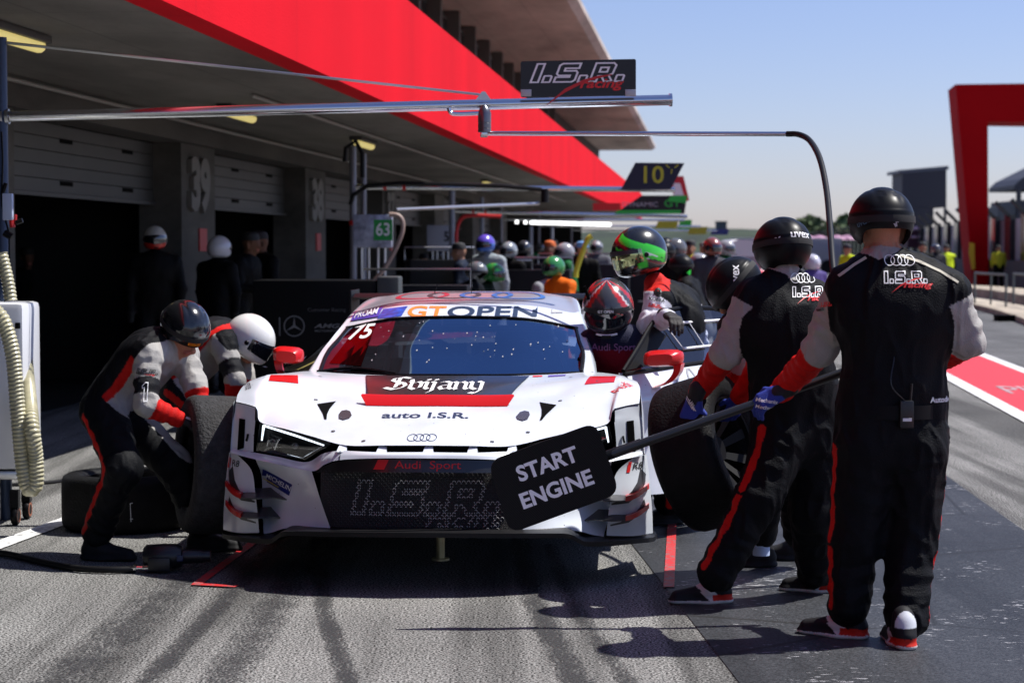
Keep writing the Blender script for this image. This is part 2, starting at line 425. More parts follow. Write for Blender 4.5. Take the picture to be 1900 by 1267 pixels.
# pit lane beyond the red band
va, vb = 2.93, 4.05
def LN(u, v): return lane(u, v)
sheet('pit_lane', [LN(-10, vb), LN(-10, 10.8), LN(300, 10.8), LN(300, vb)], A3, .004)
sheet('red_band', [LN(-10, va), LN(-10, vb), LN(300, vb), LN(300, va)], LB, .008)
strip('white_line', LN(-10, va), LN(300, va), .17, LW, .012)
strip('white_line', LN(-10, vb), LN(300, vb), .16, LW, .012)
strip('white_line', gp(0, 1012), gp(125, 966), .13, LW, .008, 3, 22)
strip('red_line', gp(365, 1086), gp(505, 982), .05, LR, .008, 0, 4.5)
strip('red_line', gp(365, 1086), gp(440, 1090), .05, LR, .0085, .02, .0)
strip('red_line', gp(1241, 1092), gp(1247, 975), .05, LR, .010, 0, 5.0)
# worn writing on the red band
for k, (u, s_) in enumerate(((22.5, 1.6),)):
    c = lane(u, (va + vb) / 2 + .03); dx = Vector((LC, -LS, 0)); dy = Vector((LS, LC, 0))
    o = decal('lane_lettering', text2d('PIT', .42, .01, 0, 1.0), paint('worn_white', (.50, .30, .32), .58, 9), None, None, (c.x, c.y, .013), dx, dy * 1)
    tag(o, kind='structure')
    for v in o.data.vertices:
        p = v.co - Vector((c.x, c.y, 0)); v.co = Vector((c.x, c.y, 0)) + dx * p.dot(dx) + dy * p.dot(dy) * 4 + Vector((0, 0, .013))

def mark_mat(k):
    m = bpy.data.materials.new('rubber_mark_%d' % k); m.use_nodes = True; nt = m.node_tree; b = nt.nodes['Principled BSDF']; b.inputs['Base Color'].default_value = (.022, .022, .024, 1); b.inputs['Roughness'].default_value = .8
    tc = nt.nodes.new('ShaderNodeTexCoord'); n = nt.nodes.new('ShaderNodeTexNoise'); n.inputs['Scale'].default_value = 80; n.inputs['Detail'].default_value = 3; nt.links.new(tc.outputs['Object'], n.inputs[0])
    n2 = nt.nodes.new('ShaderNodeTexNoise'); n2.inputs['Scale'].default_value = 3; n2.inputs['Detail'].default_value = 4; nt.links.new(tc.outputs['Object'], n2.inputs[0])
    a = nt.nodes.new('ShaderNodeMath'); a.operation = 'ADD'; nt.links.new(n.outputs[0], a.inputs[0]); nt.links.new(n2.outputs[0], a.inputs[1])
    at_ = nt.nodes.new('ShaderNodeAttribute'); at_.attribute_name = 'edge'; s_ = nt.nodes.new('ShaderNodeMath'); s_.operation = 'MULTIPLY_ADD'; nt.links.new(at_.outputs['Fac'], s_.inputs[0]); s_.inputs[1].default_value = .30; nt.links.new(a.outputs[0], s_.inputs[2])
    m3 = nt.nodes.new('ShaderNodeMath'); m3.operation = 'MULTIPLY_ADD'; nt.links.new(n2.outputs[0], m3.inputs[0]); m3.inputs[1].default_value = .35; m3.inputs[2].default_value = .32; nt.links.new(m3.outputs[0], a.inputs[1])
    r = nt.nodes.new('ShaderNodeMapRange'); r.inputs[1].default_value = 1.08 + .03 * k; r.inputs[2].default_value = 1.28 + .03 * k; r.inputs[4].default_value = .75; nt.links.new(s_.outputs[0], r.inputs[0]); nt.links.new(r.outputs[0], b.inputs['Alpha']); return m
MK = [mark_mat(0), mark_mat(2)]
for i, (P, wd, k) in enumerate((([(395, 1290), (470, 1180), (530, 1100), (610, 1000)], .30, 1), ([(655, 1290), (622, 1190), (598, 1110), (590, 1000)], .12, 0), ([(1085, 1290), (1030, 1190), (990, 1110), (965, 1000)], .16, 0),
        ([(1185, 1290), (1110, 1190), (1060, 1110), (1020, 1010)], .12, 1), ([(80, 1290), (215, 1180), (310, 1100), (420, 1010)], .34, 1), ([(250, 1290), (355, 1180), (430, 1100), (520, 1000)], .14, 0))):
    C = cr([gp(*p) for p in P], 8); V = []; ed = []
    for j, p in enumerate(C):
        t = (C[min(j + 1, len(C) - 1)] - C[max(j - 1, 0)]).normalized(); a = Vector((t.y, -t.x, 0))
        for q in (-1, -.6, 0, .6, 1): V.append((p.x + a.x * wd * .45 * q, p.y + a.y * wd * .45 * q, .0022 + .0006 * i)); ed.append(1 - abs(q) ** 2)
    o = mesh('tyre_mark', V, grid_faces(len(C), 5), MK[k], smooth=False); tag(o, kind='structure')
    at_ = o.data.attributes.new('edge', 'FLOAT', 'POINT'); at_.data.foreach_set('value', ed)

# ================================================================ PIT BUILDING
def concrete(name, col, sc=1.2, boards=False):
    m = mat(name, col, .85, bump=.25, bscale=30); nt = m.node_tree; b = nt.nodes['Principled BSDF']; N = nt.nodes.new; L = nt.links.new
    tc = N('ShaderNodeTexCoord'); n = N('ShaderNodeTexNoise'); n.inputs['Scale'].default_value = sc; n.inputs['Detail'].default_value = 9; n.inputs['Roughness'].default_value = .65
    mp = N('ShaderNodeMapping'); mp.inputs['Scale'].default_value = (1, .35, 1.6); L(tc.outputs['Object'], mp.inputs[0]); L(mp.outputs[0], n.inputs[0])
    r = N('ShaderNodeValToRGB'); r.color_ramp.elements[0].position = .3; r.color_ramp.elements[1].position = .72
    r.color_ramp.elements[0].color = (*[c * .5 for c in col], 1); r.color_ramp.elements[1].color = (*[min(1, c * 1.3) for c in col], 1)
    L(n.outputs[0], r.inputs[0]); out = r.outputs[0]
    if boards:
        sx = N('ShaderNodeSeparateXYZ'); L(tc.outputs['Object'], sx.inputs[0])
        for ax, k in ((1, 1.22), (0, 1.4)):
            f = N('ShaderNodeMath'); f.operation = 'MULTIPLY'; f.inputs[1].default_value = 1 / k; L(sx.outputs[ax], f.inputs[0])
            fr = N('ShaderNodeMath'); fr.operation = 'FRACT'; L(f.outputs[0], fr.inputs[0])
            mr = N('ShaderNodeMapRange'); mr.inputs[1].default_value = .0; mr.inputs[2].default_value = .018; mr.inputs[3].default_value = .55; mr.inputs[4].default_value = 1; L(fr.outputs[0], mr.inputs[0])
            x = N('ShaderNodeMix'); x.data_type = 'RGBA'; x.blend_type = 'MULTIPLY'; x.inputs[0].default_value = 1; L(out, x.inputs[6]); L(mr.outputs[0], x.inputs[7]); out = x.outputs[2]
    L(out, b.inputs['Base Color']); return m
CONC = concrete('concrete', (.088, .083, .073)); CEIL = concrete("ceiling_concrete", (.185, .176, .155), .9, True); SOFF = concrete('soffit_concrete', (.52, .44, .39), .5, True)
FRED = mat('fascia_red', (.80, .004, .016), .8, var=.16, vscale=.9, bump=.35, bscale=60, spec=.1)
SHUT = mat('shutter', (.050, .050, .047), .5, var=.12, vscale=2); 
def streaks(m, col):
    nt = m.node_tree; b = nt.nodes['Principled BSDF']; N = nt.nodes.new; L = nt.links.new
    tc = N('ShaderNodeTexCoord'); mp = N('ShaderNodeMapping'); mp.inputs['Scale'].default_value = (1, 1.6, .12); L(tc.outputs['Object'], mp.inputs[0]); n = N('ShaderNodeTexNoise'); n.inputs['Scale'].default_value = .6; n.inputs['Detail'].default_value = 9; L(mp.outputs[0], n.inputs[0])
    r = N('ShaderNodeMapRange'); r.inputs[1].default_value = .3; r.inputs[2].default_value = .7; r.inputs[3].default_value = .90; r.inputs[4].default_value = 1.06; L(n.outputs[0], r.inputs[0])
    sx = N('ShaderNodeSeparateXYZ'); L(tc.outputs['Object'], sx.inputs[0]); f = N('ShaderNodeMath'); f.operation = 'MULTIPLY'; f.inputs[1].default_value = 1 / 3.05; L(sx.outputs[1], f.inputs[0]); fr = N('ShaderNodeMath'); fr.operation = 'FRACT'; L(f.outputs[0], fr.inputs[0])
    j = N('ShaderNodeMapRange'); j.inputs[1].default_value = 0; j.inputs[2].default_value = .006; j.inputs[3].default_value = .72; L(fr.outputs[0], j.inputs[0])
    a = N('ShaderNodeMath'); a.operation = 'MULTIPLY'; L(r.outputs[0], a.inputs[0]); L(j.outputs[0], a.inputs[1])
    x = N('ShaderNodeMix'); x.data_type = 'RGBA'; x.blend_type = 'MULTIPLY'; x.inputs[0].default_value = 1; x.inputs[6].default_value = (*col, 1); L(a.outputs[0], x.inputs[7]); L(x.outputs[2], b.inputs['Base Color'])
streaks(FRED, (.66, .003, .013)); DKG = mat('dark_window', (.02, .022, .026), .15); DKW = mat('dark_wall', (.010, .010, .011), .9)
bld = empty('pit_building', lane(0, 0), -TH, 'long concrete pit building with a sunlit red fascia over numbered garages', 'building')
# children use local coordinates: x = lateral (v), y = along the lane (u)
def bbox(mb, x0, x1, y0, y1, z0, z1): mb.box(((x0 + x1) / 2, (y0 + y1) / 2, (z0 + z1) / 2), (x1 - x0, y1 - y0, z1 - z0))
VW = -6.06; ZC = 3.05; UE = 107
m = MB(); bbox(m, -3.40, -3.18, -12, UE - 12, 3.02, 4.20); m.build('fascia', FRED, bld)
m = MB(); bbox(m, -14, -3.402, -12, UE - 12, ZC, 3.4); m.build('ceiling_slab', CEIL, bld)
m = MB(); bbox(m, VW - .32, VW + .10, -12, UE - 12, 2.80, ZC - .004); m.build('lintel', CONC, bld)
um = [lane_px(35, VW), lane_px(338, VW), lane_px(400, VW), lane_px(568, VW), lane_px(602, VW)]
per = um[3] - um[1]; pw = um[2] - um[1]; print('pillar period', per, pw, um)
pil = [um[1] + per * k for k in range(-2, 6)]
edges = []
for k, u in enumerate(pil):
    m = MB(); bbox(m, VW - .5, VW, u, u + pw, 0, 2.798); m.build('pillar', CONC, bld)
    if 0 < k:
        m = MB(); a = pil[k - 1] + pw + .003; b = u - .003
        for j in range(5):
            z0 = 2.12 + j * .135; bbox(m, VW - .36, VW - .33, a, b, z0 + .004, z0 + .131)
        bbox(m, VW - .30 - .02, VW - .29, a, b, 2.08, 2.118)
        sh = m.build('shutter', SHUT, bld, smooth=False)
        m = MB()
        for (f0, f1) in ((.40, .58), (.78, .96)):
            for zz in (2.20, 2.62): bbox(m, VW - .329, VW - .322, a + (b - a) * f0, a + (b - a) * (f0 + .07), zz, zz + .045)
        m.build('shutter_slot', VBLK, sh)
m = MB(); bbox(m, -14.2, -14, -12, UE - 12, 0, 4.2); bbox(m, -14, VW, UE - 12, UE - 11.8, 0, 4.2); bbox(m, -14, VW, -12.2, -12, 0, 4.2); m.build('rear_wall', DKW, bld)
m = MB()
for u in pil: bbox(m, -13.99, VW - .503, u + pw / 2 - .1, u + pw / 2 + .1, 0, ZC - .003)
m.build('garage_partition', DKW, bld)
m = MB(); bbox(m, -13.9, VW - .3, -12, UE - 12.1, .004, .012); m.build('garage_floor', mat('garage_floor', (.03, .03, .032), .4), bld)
for k, u in enumerate(pil):
    if k in (2, 3, 4):
        s = {2: '39', 3: '38', 4: '37'}[k]
        sh = text2d(s, .88, .055, 0, 1.0); V, Fc = sh
        ys = [v[1] for v in V]; xs = [v[0] for v in V]; kk = .66 / (max(ys) - min(ys)); kx = (pw * .56) / (max(xs) - min(xs))
        cy = (max(ys) + min(ys)) / 2; cx = (max(xs) + min(xs)) / 2
        cu_ = u + pw * .44; cz = 2.33
        mb = MB(); bm = tris2(sh)
        ret = bmesh.ops.extrude_face_region(bm, geom=bm.faces[:]); 
        for v in [e for e in ret['geom'] if isinstance(e, bmesh.types.BMVert)]: v.co.z = 1
        VV = [(VW + .003 + v.co.z * .055, cu_ + (v.co.x - cx) * kx, cz + (v.co.y - cy) * kk) for v in bm.verts]
        for i, v in enumerate(bm.verts): v.index = i
        FF = [[v.index for v in f.verts] for f in bm.faces]; bm.free()
        mesh('garage_number', VV, FF, mat('numeral_grey', (.15, .145, .13), .6), bld, smooth=False)
        m = MB(); bbox(m, VW + .001, VW + .02, u + pw * .48, u + pw * .70, 1.55, 1.82); m.build('small_sign', mat('red_sign', (.45, .03, .03), .5), bld)
# upper storey, windows, roof
m = MB(); bbox(m, -14, -6.10, -12, UE + 4, 3.402, 7.05); m.build('upper_wall', mat('upper_wall', (.055, .05, .048), .8), bld)
m = MB(); bbox(m, -6.098, -3.402, -12, UE - 12, 3.401, 3.47); m.build('balcony_floor', CONC, bld)
for k in range(26):
    u = -8 + k * 3.2
    f = MB(); bbox(f, -6.097, -6.02, u, u + 2.5, 4.15, 6.9); wo = f.build('window', mat('window_frame', (.03, .03, .03), .5), bld)
    f = MB(); bbox(f, -6.018, -6.01, u + .1, u + 2.4, 4.25, 6.8); f.build('pane', DKG, wo)
    f = MB(); bbox(f, -6.09, -5.75, u + 2.62, u + 2.88, 3.48, 7.04); f.build('mullion', mat('mullion', (.10, .09, .085), .7), bld)
m = MB()
poly = [(-14, 7.06), (-3.15, 7.06), (-2.98, 7.20), (-2.98, 7.34), (-3.3, 7.55), (-14, 8.0)]
m.prism([(x, -12, z) for x, z in poly], (0, UE + 16, 0)); m.build('roof', SOFF, bld, smooth=False)
# ceiling lights and conduit
LAMP = mat('lamp_yellow', (.8, .7, .3), .4, emit=(1, .82, .28), estr=.35); FIX = mat('lamp_body', (.05, .05, .045), .5)
lus = [lane_px(20, -4.9), lane_px(458, -4.9) ]
lstep = 7.1
for k, (px, v) in enumerate(((22, -4.62), (446, -4.9), (676, -4.6), (905, -4.7))):
    u = lane_px(px, v) 
    r = empty('ceiling_lamp', lane(u, v, ZC), -TH, ['yellow strip lamp on the canopy ceiling at the left edge of the photo', 'yellow strip lamp on the canopy ceiling, just behind the long steel boom', 'yellow strip lamp on the canopy ceiling above the upright poles beside pillar 38', 'farthest small yellow strip lamp on the canopy ceiling'][k], 'lamp', 'strip lamps under the canopy')
    f = MB(); f.box((0, 0, -.03), (.16, 1.3, .055), bev=.01); f.build('lamp_body', FIX, r)
    f = MB(); f.tube([(0, -.6, -.075), (0, .6, -.075)], .05, 10); f.build('lamp_tube', LAMP, r)
m = MB(); 
m.tube([(-4.3, lane_px(470, -4.3), ZC - .03), (-4.3, 60, ZC - .03)], .018, 8)
m.tube([(-5.85, -5, ZC - .05), (-5.85, 50, ZC - .05)], .02, 8)
m.build('conduit', mat('conduit', (.3, .29, .26), .5), bld)

# ================================================================ FAR SIDE OF THE LANE
WALLM = mat('pit_wall_grey', (.06, .06, .066), .8, var=.3, vscale=.5); PANEL = mat('pit_wall_panel', (.34, .34, .36), .7, var=.3, vscale=.6)
pw_ = empty('pit_wall', lane(0, 11.5), -TH, 'grey pit wall with pale panels between dark slanted fence posts', 'wall')
m = MB(); bbox(m, 0, .6, 62, 300, 0, 1.15); m.build('wall_base', WALLM, pw_)
m = MB(); bbox(m, .25, .33, 62, 300, 1.152, 2.75); m.build('panel', PANEL, pw_)
for k in range(58):
    u = 62 + k * 4.1
    f = MB(); bbox(f, .05, .24, u, u + 1.5, 1.153, 2.9)
    f.prism([(.24, u + .4, 2.8), (.05, u + .4, 2.8), (-.5, u + .4, 3.35), (-.4, u + .4, 3.45)], (0, .18, 0)); f.build('fence_post', DKG, pw_)
# stone kerbs of the island with a low railing
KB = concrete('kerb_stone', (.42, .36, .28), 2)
def sweep(name, pts, prof, m, **kw):
    pts = [Vector(p) for p in pts]; mb = MB(); V = []; n = len(prof)
    for i, p in enumerate(pts):
        t = (pts[min(i + 1, len(pts) - 1)] - pts[max(i - 1, 0)]).normalized(); a = Vector((t.y, -t.x, 0))
        V += [p + a * x + Vector((0, 0, z)) for x, z in prof]
    Fc = [(i * n + k, i * n + k + 1, (i + 1) * n + k + 1, (i + 1) * n + k) for i in range(len(pts) - 1) for k in range(n - 1)]
    mb.add(V, Fc); return mb.build(name, m, **kw)
kpts = cr([gp(2050, 668), gp(1900, 602), gp(1800, 572), gp(1690, 556), gp(1600, 545)], 8)
o = sweep('kerb', kpts, [(-.02, 0), (-.02, .13), (.05, .16), (.9, .17), (.95, 0)], KB); tag(o, kind='structure')
kp2 = cr([gp(2050, 610), gp(1900, 566), gp(1810, 551), gp(1700, 543), gp(1620, 536)], 8)
o = sweep('kerb', kp2, [(-.02, 0), (-.02, .28), (.1, .32), (1.0, .33), (1.05, 0)], KB); tag(o, kind='structure')
rl = empty('railing', gp(1860, 590), 0, 'low grey tube railing on the pale kerb below the red arch', 'railing')
def loc(o, p): return Vector(p) - o.location
m = MB(); zz = Vector((0, 0, .95))
rp = [gp(1808, 573), gp(1838, 577), gp(1866, 582)]
m.tube([loc(rl, rp[0]), loc(rl, rp[0] + zz), loc(rl, rp[2] + zz), loc(rl, rp[2])], .03, 8); m.tube([loc(rl, rp[1]), loc(rl, rp[1] + zz)], .025, 8)
m.tube([loc(rl, gp(1880, 577)), loc(rl, gp(1880, 577) + zz), loc(rl, gp(1960, 590) + zz)], .03, 8)
m.build('rail', mat('rail_grey', (.10, .12, .12), .5), rl)
m = MB(); m.box(loc(rl, gp(1886, 596)) + Vector((0, 0, .07)), (.9, .5, .14), bev=.02); m.build('rail_foot', VBLK, rl)
# red arch: the tapered leg and beam of the bridge over the lane
RA = mat('arch_red', (.42, .002, .004), .8, spec=.1, var=.06, vscale=.5)
ar = empty('red_arch', gp(1820, 535), 0, 'tall red tapered arch leg with a deep beam leaving the picture at right', 'arch')
Ya = gp(1820, 535).y
P = [at(x, y, Ya) for x, y in ((1806, 535), (1834, 535), (1833, 226), (2300, 232), (2300, 150), (1773, 157))]
m = MB(); m.prism([loc(ar, p) for p in P], (.35, 3.0, 0)); m.build('arch_frame', RA, ar, smooth=False)
m = MB(); q = at(1801, 430, Ya - .1); m.prism([loc(ar, at(x, y, Ya - .3)) for x, y in ((1799, 450), (1808, 452), (1809, 500), (1803, 500), (1798, 470))], (0, .05, 0)); m.build('flag', mat('flag_yellow', (.8, .5, .02), .7), ar)
# dark observation cabin on a pole
Yc = 112; cb = empty('observation_cabin', at(1715, 480, Yc), 0, 'dark boxy observation cabin raised behind the pit wall', 'cabin'); DB = mat('cabin_dark', (.035, .035, .045), .6)
cc = lambda x, y: loc(cb, at(x, y, Yc))
m = MB(); m.prism([cc(1674, 385), cc(1756, 385), cc(1756, 316), cc(1674, 322)], (0, 3, 0)); m.prism([cc(1674, 422), cc(1728, 422), cc(1728, 385.5), cc(1674, 385.5)], (0, 3, 0)); m.build('cabin_body', DB, cb, smooth=False)
m = MB(); m.prism([cc(1668, 322), cc(1668, 316), cc(1760, 308), cc(1760, 315)], (0, 3.6, 0)); m.build('cabin_roof', mat('cabin_roof', (.10, .11, .13), .5), cb, smooth=False)
m = MB(); m.prism([cc(1729, 385.5), cc(1732, 385.5), cc(1732, 417), cc(1729, 417)], (0, .2, 0)); m.prism([cc(1752, 385.5), cc(1756, 385.5), cc(1756, 417), cc(1752, 417)], (0, .2, 0)); m.build('window_post', DB, cb, smooth=False)
m = MB(); m.prism([cc(1684, 460), cc(1757, 460), cc(1757, 423), cc(1684, 423)], (0, 2.8, 0)); m.build('cabin_base', mat('cabin_maroon', (.05, .008, .02), .6), cb, smooth=False)
m = MB(); m.tube([cc(1700, 395 + 65), cc(1700, 495)], .15, 8); m.tube([cc(1745, 395 + 65), cc(1745, 495)], .15, 8); m.build('cabin_leg', DB, cb)
m = MB(); m.tube(cr([cc(1693, 425), cc(1702, 424), cc(1708, 434), cc(1709, 444)], 5), .10, 6); m.tube([cc(1716, 430), cc(1750, 430)], .07, 6); m.tube([cc(1690, 440), cc(1700, 440)], .08, 6); m.build('cabin_marking', mat('pale_pink', (.6, .4, .45), .5), cb)
# dark stand roofs at the right edge
gs = empty('grandstand', gp(1900, 520), 0, 'dark grandstand roofs seen at the right edge beyond the arch', 'grandstand'); Yg = 150
cc = lambda x, y, Y=Yg: loc(gs, at(x, y, Y))
m = MB(); m.prism([cc(1882, 352), cc(1960, 352), cc(1960, 300), cc(1895, 332), cc(1882, 344)], (0, 8, 0)); m.prism([cc(1884, 400), cc(1960, 400), cc(1960, 368), cc(1886, 372)], (0, 8, 0)); m.build('stand_roof', DB, gs, smooth=False)
m = MB(); m.prism([cc(1850, 410), cc(1886, 408), cc(1886, 380), cc(1851, 384)], (0, 6, 0)); m.prism([cc(1840, 470), cc(1960, 470), cc(1960, 408), cc(1840, 411)], (0, 6, 0)); m.build('stand_wall', mat('stand_wall', (.08, .085, .09), .7), gs, smooth=False)
m = MB(); m.tube([cc(1890, 352), cc(1890, 470)], .2, 6); m.tube([cc(1935, 352), cc(1935, 470)], .2, 6); m.build('stand_post', DB, gs)

# ================================================================ HILL, TREES
HG = mat('hill_green', (.016, .028, .008), .95, var=.7, vscale=.09)
V = []; nr, nc = 14, 90
for r_ in range(nr):
    for c_ in range(nc):
        x = -90 + c_ * 5.6; y = 430 + r_ * 40; h = math.sin(min(1, r_ / 6) * math.pi / 2)
        z = h * (3.2 + .6 * math.sin(c_ * .5) + .5 * math.sin(c_ * 1.3) + 6.0 * math.exp(-((x - 50) / 48) ** 2))
        V.append((x, y, z - .2))
o = mesh('hill', V, grid_faces(nr, nc), HG); tag(o, kind='structure')
LEAF = [mat('leaf_dark', (.035, .06, .022), .8), mat('leaf_mid', (.06, .10, .03), .8), mat('leaf_olive', (.09, .11, .045), .8)]
def tree(px, py_top, Y, wd, seed, label):
    rnd = random.Random(seed); b = Vector(((px - 950) / F * Y, Y, 0)); top = at(px, py_top, Y).z
    t = empty('pine_tree' if seed % 2 else 'broadleaf_tree', b, 0, label, 'tree', 'trees on the far hillside')
    m = MB(); m.tube([(0, 0, 0), (.1, 0, top * .5), (0, 0, top * .85)], [.25, .18, .08], 7); m.build('trunk', mat('bark', (.08, .055, .04), .9), t)
    m = MB()
    for k in range(520):
        a = rnd.random() * 6.28; e = rnd.random() ** .6; zz = rnd.random(); rr = wd / 2 * math.sin(math.pi * min(1, .12 + zz * .86)) * e * (1 + .3 * math.sin(a * 3 + seed))
        c = Vector((rr * math.cos(a), rr * math.sin(a), top * (.35 + .65 * zz))); s = rnd.uniform(.12, .34) * wd / 5
        R_ = Euler((rnd.random() * 6, rnd.random() * 6, rnd.random() * 6)).to_matrix()
        m.add([c + R_ @ Vector(q) * s for q in ((-1, -1, 0), (1, -.8, .2), (.9, 1, 0), (-.8, .9, -.2))], [(0, 1, 2, 3)], rnd.randrange(3))
    m.build('crown', LEAF, t, smooth=False)
tree(1502, 402, 330, 8, 3, 'dark pointed tree on the horizon just right of the middle helmet')
tree(1528, 420, 300, 5, 4, 'low rounded tree between the middle helmet and the black hose')
tree(1568, 402, 310, 8, 6, 'broad pale tree left of the tallest crewman\'s helmet')
tree(1470, 425, 330, 5, 8, 'small bushy tree rising over the middle helmet')
tree(1880, 405, 320, 7, 9, 'dark tree at the right edge beyond the pit wall')
hb = MB()
hb.box((0, 0, .8), (3.0, 2.4, 2.0)); hb.box((0, 0, 1.95), (3.4, 2.8, .25)); o = hb.build('hilltop_house', mat('far_house', (.08, .09, .10), .8), smooth=False); o.location = (at(1338, 408, 560).x, 560, 7.4)
tag(o, 'tiny dark flat roofed house alone on the green hilltop', 'house')
# ================================================================ RACE CAR (local: x lateral, y back from the nose, z up)
CO = Vector((-.404, 9.0, 0)); CY = math.atan(.056); CA = Vector((math.cos(CY), -math.sin(CY), 0)); CB = Vector((math.sin(CY), math.cos(CY), 0))
car = empty('race_car', CO, -CY, 'white and red racing car on its air jacks, facing us, door open', 'race car')
def cp(px, py, yc, x=None):
    """local point that shows at photo pixel (px, py) at distance yc behind the nose (or at lateral x)"""
    xl = x if x is not None else 0
    for _ in range(6):
        Y = CO.y + CA.y * xl + CB.y * yc
        if x is not None: break
        X = (px - 950) / F * (Y * _cp + (CH - .7) * _sp) ; xl = (X - CO.x - CB.x * yc) / CA.x
    z = at(px or 800, py, Y).z
    return Vector((xl, yc, z))
def c0(py, yc): return cp(None, py, yc, 0)
def half(grid): return [[(c0(p[1], p[2]) if p[0] is None else cp(*p)) for p in row] for row in grid]
def mirrored(P, nu, nv, both=True):
    """P columns run from the centre (or inner edge) outwards; returns verts, faces of left + right side"""
    g = patch(P, nu, nv); nr, nc = len(g), len(g[0])
    L = [v for r in g for v in r]; FL = grid_faces(nr, nc)
    Rr = [Vector((-v.x, v.y, v.z)) for v in L]; FR = [f[::-1] for f in grid_faces(nr, nc, len(L))]
    return L + Rr, FL + FR
def cmesh(name, V, Fc, m, parent=None, angle=38, smooth=True, weld=True, solid=0):
    o = mesh(name, V, Fc, m, parent if parent is not None else car, smooth, None)
    if weld:
        bm = bmesh.new(); bm.from_mesh(o.data); bmesh.ops.remove_doubles(bm, verts=bm.verts, dist=.0006); bmesh.ops.recalc_face_normals(bm, faces=bm.faces); bm.to_mesh(o.data); bm.free()
    if smooth: o.data.shade_smooth(); o.data.set_sharp_from_angle(angle=R(angle))
    return o
N_ = None
def face_front(o, d=(0, -1, .4)):
    d = Vector(d); me = o.data; me.update()
    bm = bmesh.new(); bm.from_mesh(me); bm.normal_update()
    bmesh.ops.reverse_faces(bm, faces=[f for f in bm.faces if f.normal.dot(d) < 0]); bm.to_mesh(me); bm.free(); return o
def fit2(sh, p, w_, h_):
    V, Fc = sh; xs = [v[0] for v in V]; ys = [v[1] for v in V]; cx, cy = (max(xs) + min(xs)) / 2, (max(ys) + min(ys)) / 2; kx, ky = w_ / (max(xs) - min(xs)), h_ / (max(ys) - min(ys))
    return [(p.x + (a - cx) * kx, p.z + (b - cy) * ky) for a, b in V], Fc
HG_ = half([
 [(N_, 826, .14), (715, 826, .15), (640, 825.5, .20), (578, 809, .30), (532, 796, .38), (484, 783, .48), (475, 756, .545), (438, 746, .65)],
 [(N_, 795, .34), (715, 795, .35), (645, 793, .38), (584, 783, .44), (538, 769, .52), (490, 750, .62), (477, 731, .66), (442, 731, .73)],
 [(N_, 764, .58), (720, 764, .58), (653, 761, .60), (593, 753, .64), (545, 740, .70), (497, 719, .80), (481, 711, .83), (451, 717, .86)],
 [(N_, 740, .80), (724, 740, .80), (661, 737, .80), (602, 729, .84), (553, 713, .88), (502, 700, .94), (487, 700, .96), (463, 707.5, .98)],
 [(N_, 722, .98), (728, 722, .98), (668, 718, .98), (611, 708, 1.0), (558, 697, 1.04), (508, 694.3, 1.08), (494, 697, 1.09), (475, 704, 1.10)],
 [(N_, 697, 1.30), (735, 696.5, 1.30), (682, 695, 1.32), (625, 692, 1.36), (574, 688.5, 1.42), (526, 693.5, 1.45), (512, 699, 1.46), (498, 707, 1.46)]])
V, Fc = mirrored(HG_, 8, 8)
hood = cmesh('hood', V, Fc, WHITE)
# white bar and swept blade under the hood and the headlamps
BT = half([[(N_, 838.5, .08), (700, 838.5, .10), (634, 836, .17), (600, 841, .27), (568, 857, .34), (515, 847, .45), (471, 839, .53), (430, 832, .62)],
           [(N_, 843, .06), (700, 843, .08), (631, 844, .15), (598, 852, .22), (572, 868, .28), (516, 856, .40), (470, 845, .49), (428, 836, .60)],
           [(N_, 850, .05), (700, 850, .07), (631, 853, .13), (603, 861, .18), (578, 874, .24), (520, 862, .38), (470, 851, .46), (426, 840, .60)]])
V, Fc = mirrored(BT, 4, 8); cmesh('bumper_blade', V, Fc, WHITE, angle=60)
# front corner panel outside each headlamp
FP = half([[(475, 756, .545), (456, 750, .60), (438, 746, .65)], [(474.5, 768, .54), (455, 765, .59), (436, 764, .655)], [(474, 780, .53), (453, 780, .585), (432, 782, .655)], [(471, 810, .53), (451, 808, .585), (429, 810, .645)], [(470, 839, .53), (450, 836, .58), (427, 837, .64)]])
V, Fc = mirrored(FP, 4, 5); cmesh('corner_panel', V, Fc, WHITE)
# cheeks beside the grille
CK = half([[(578, 874, .24), (545, 868, .32), (515, 861, .38), (490, 855, .43), (474, 852, .46)],
           [(584, 893, .22), (552, 889, .32), (520, 884, .42), (498, 880, .50), (484, 878, .54)],
           [(592, 920, .20), (560, 915, .31), (525, 910, .43), (500, 906, .53), (486, 904, .57)],
           [(603, 953, .165), (570, 950, .26), (528, 948, .40), (500, 948, .52), (486, 947, .56)],
           [(614, 984, .14), (578, 983, .20), (530, 980, .32), (505, 987, .42), (488, 990, .46)]])
V, Fc = mirrored(CK, 6, 6); cmesh('bumper_cheek', V, Fc, WHITE)
OP = half([[(440, 843, .555), (433, 841, .60), (425, 839, .66)], [(466, 872, .48), (441, 868, .56), (421, 868, .66)], [(473, 914, .44), (440, 910, .53), (417, 908, .66)], [(477, 952, .42), (440, 950, .53), (414, 948, .66)], [(480, 988, .42), (440, 988, .53), (413, 982, .66)]])
V, Fc = mirrored(OP, 6, 6); outer = cmesh('bumper_wing', V, Fc, WHITE)
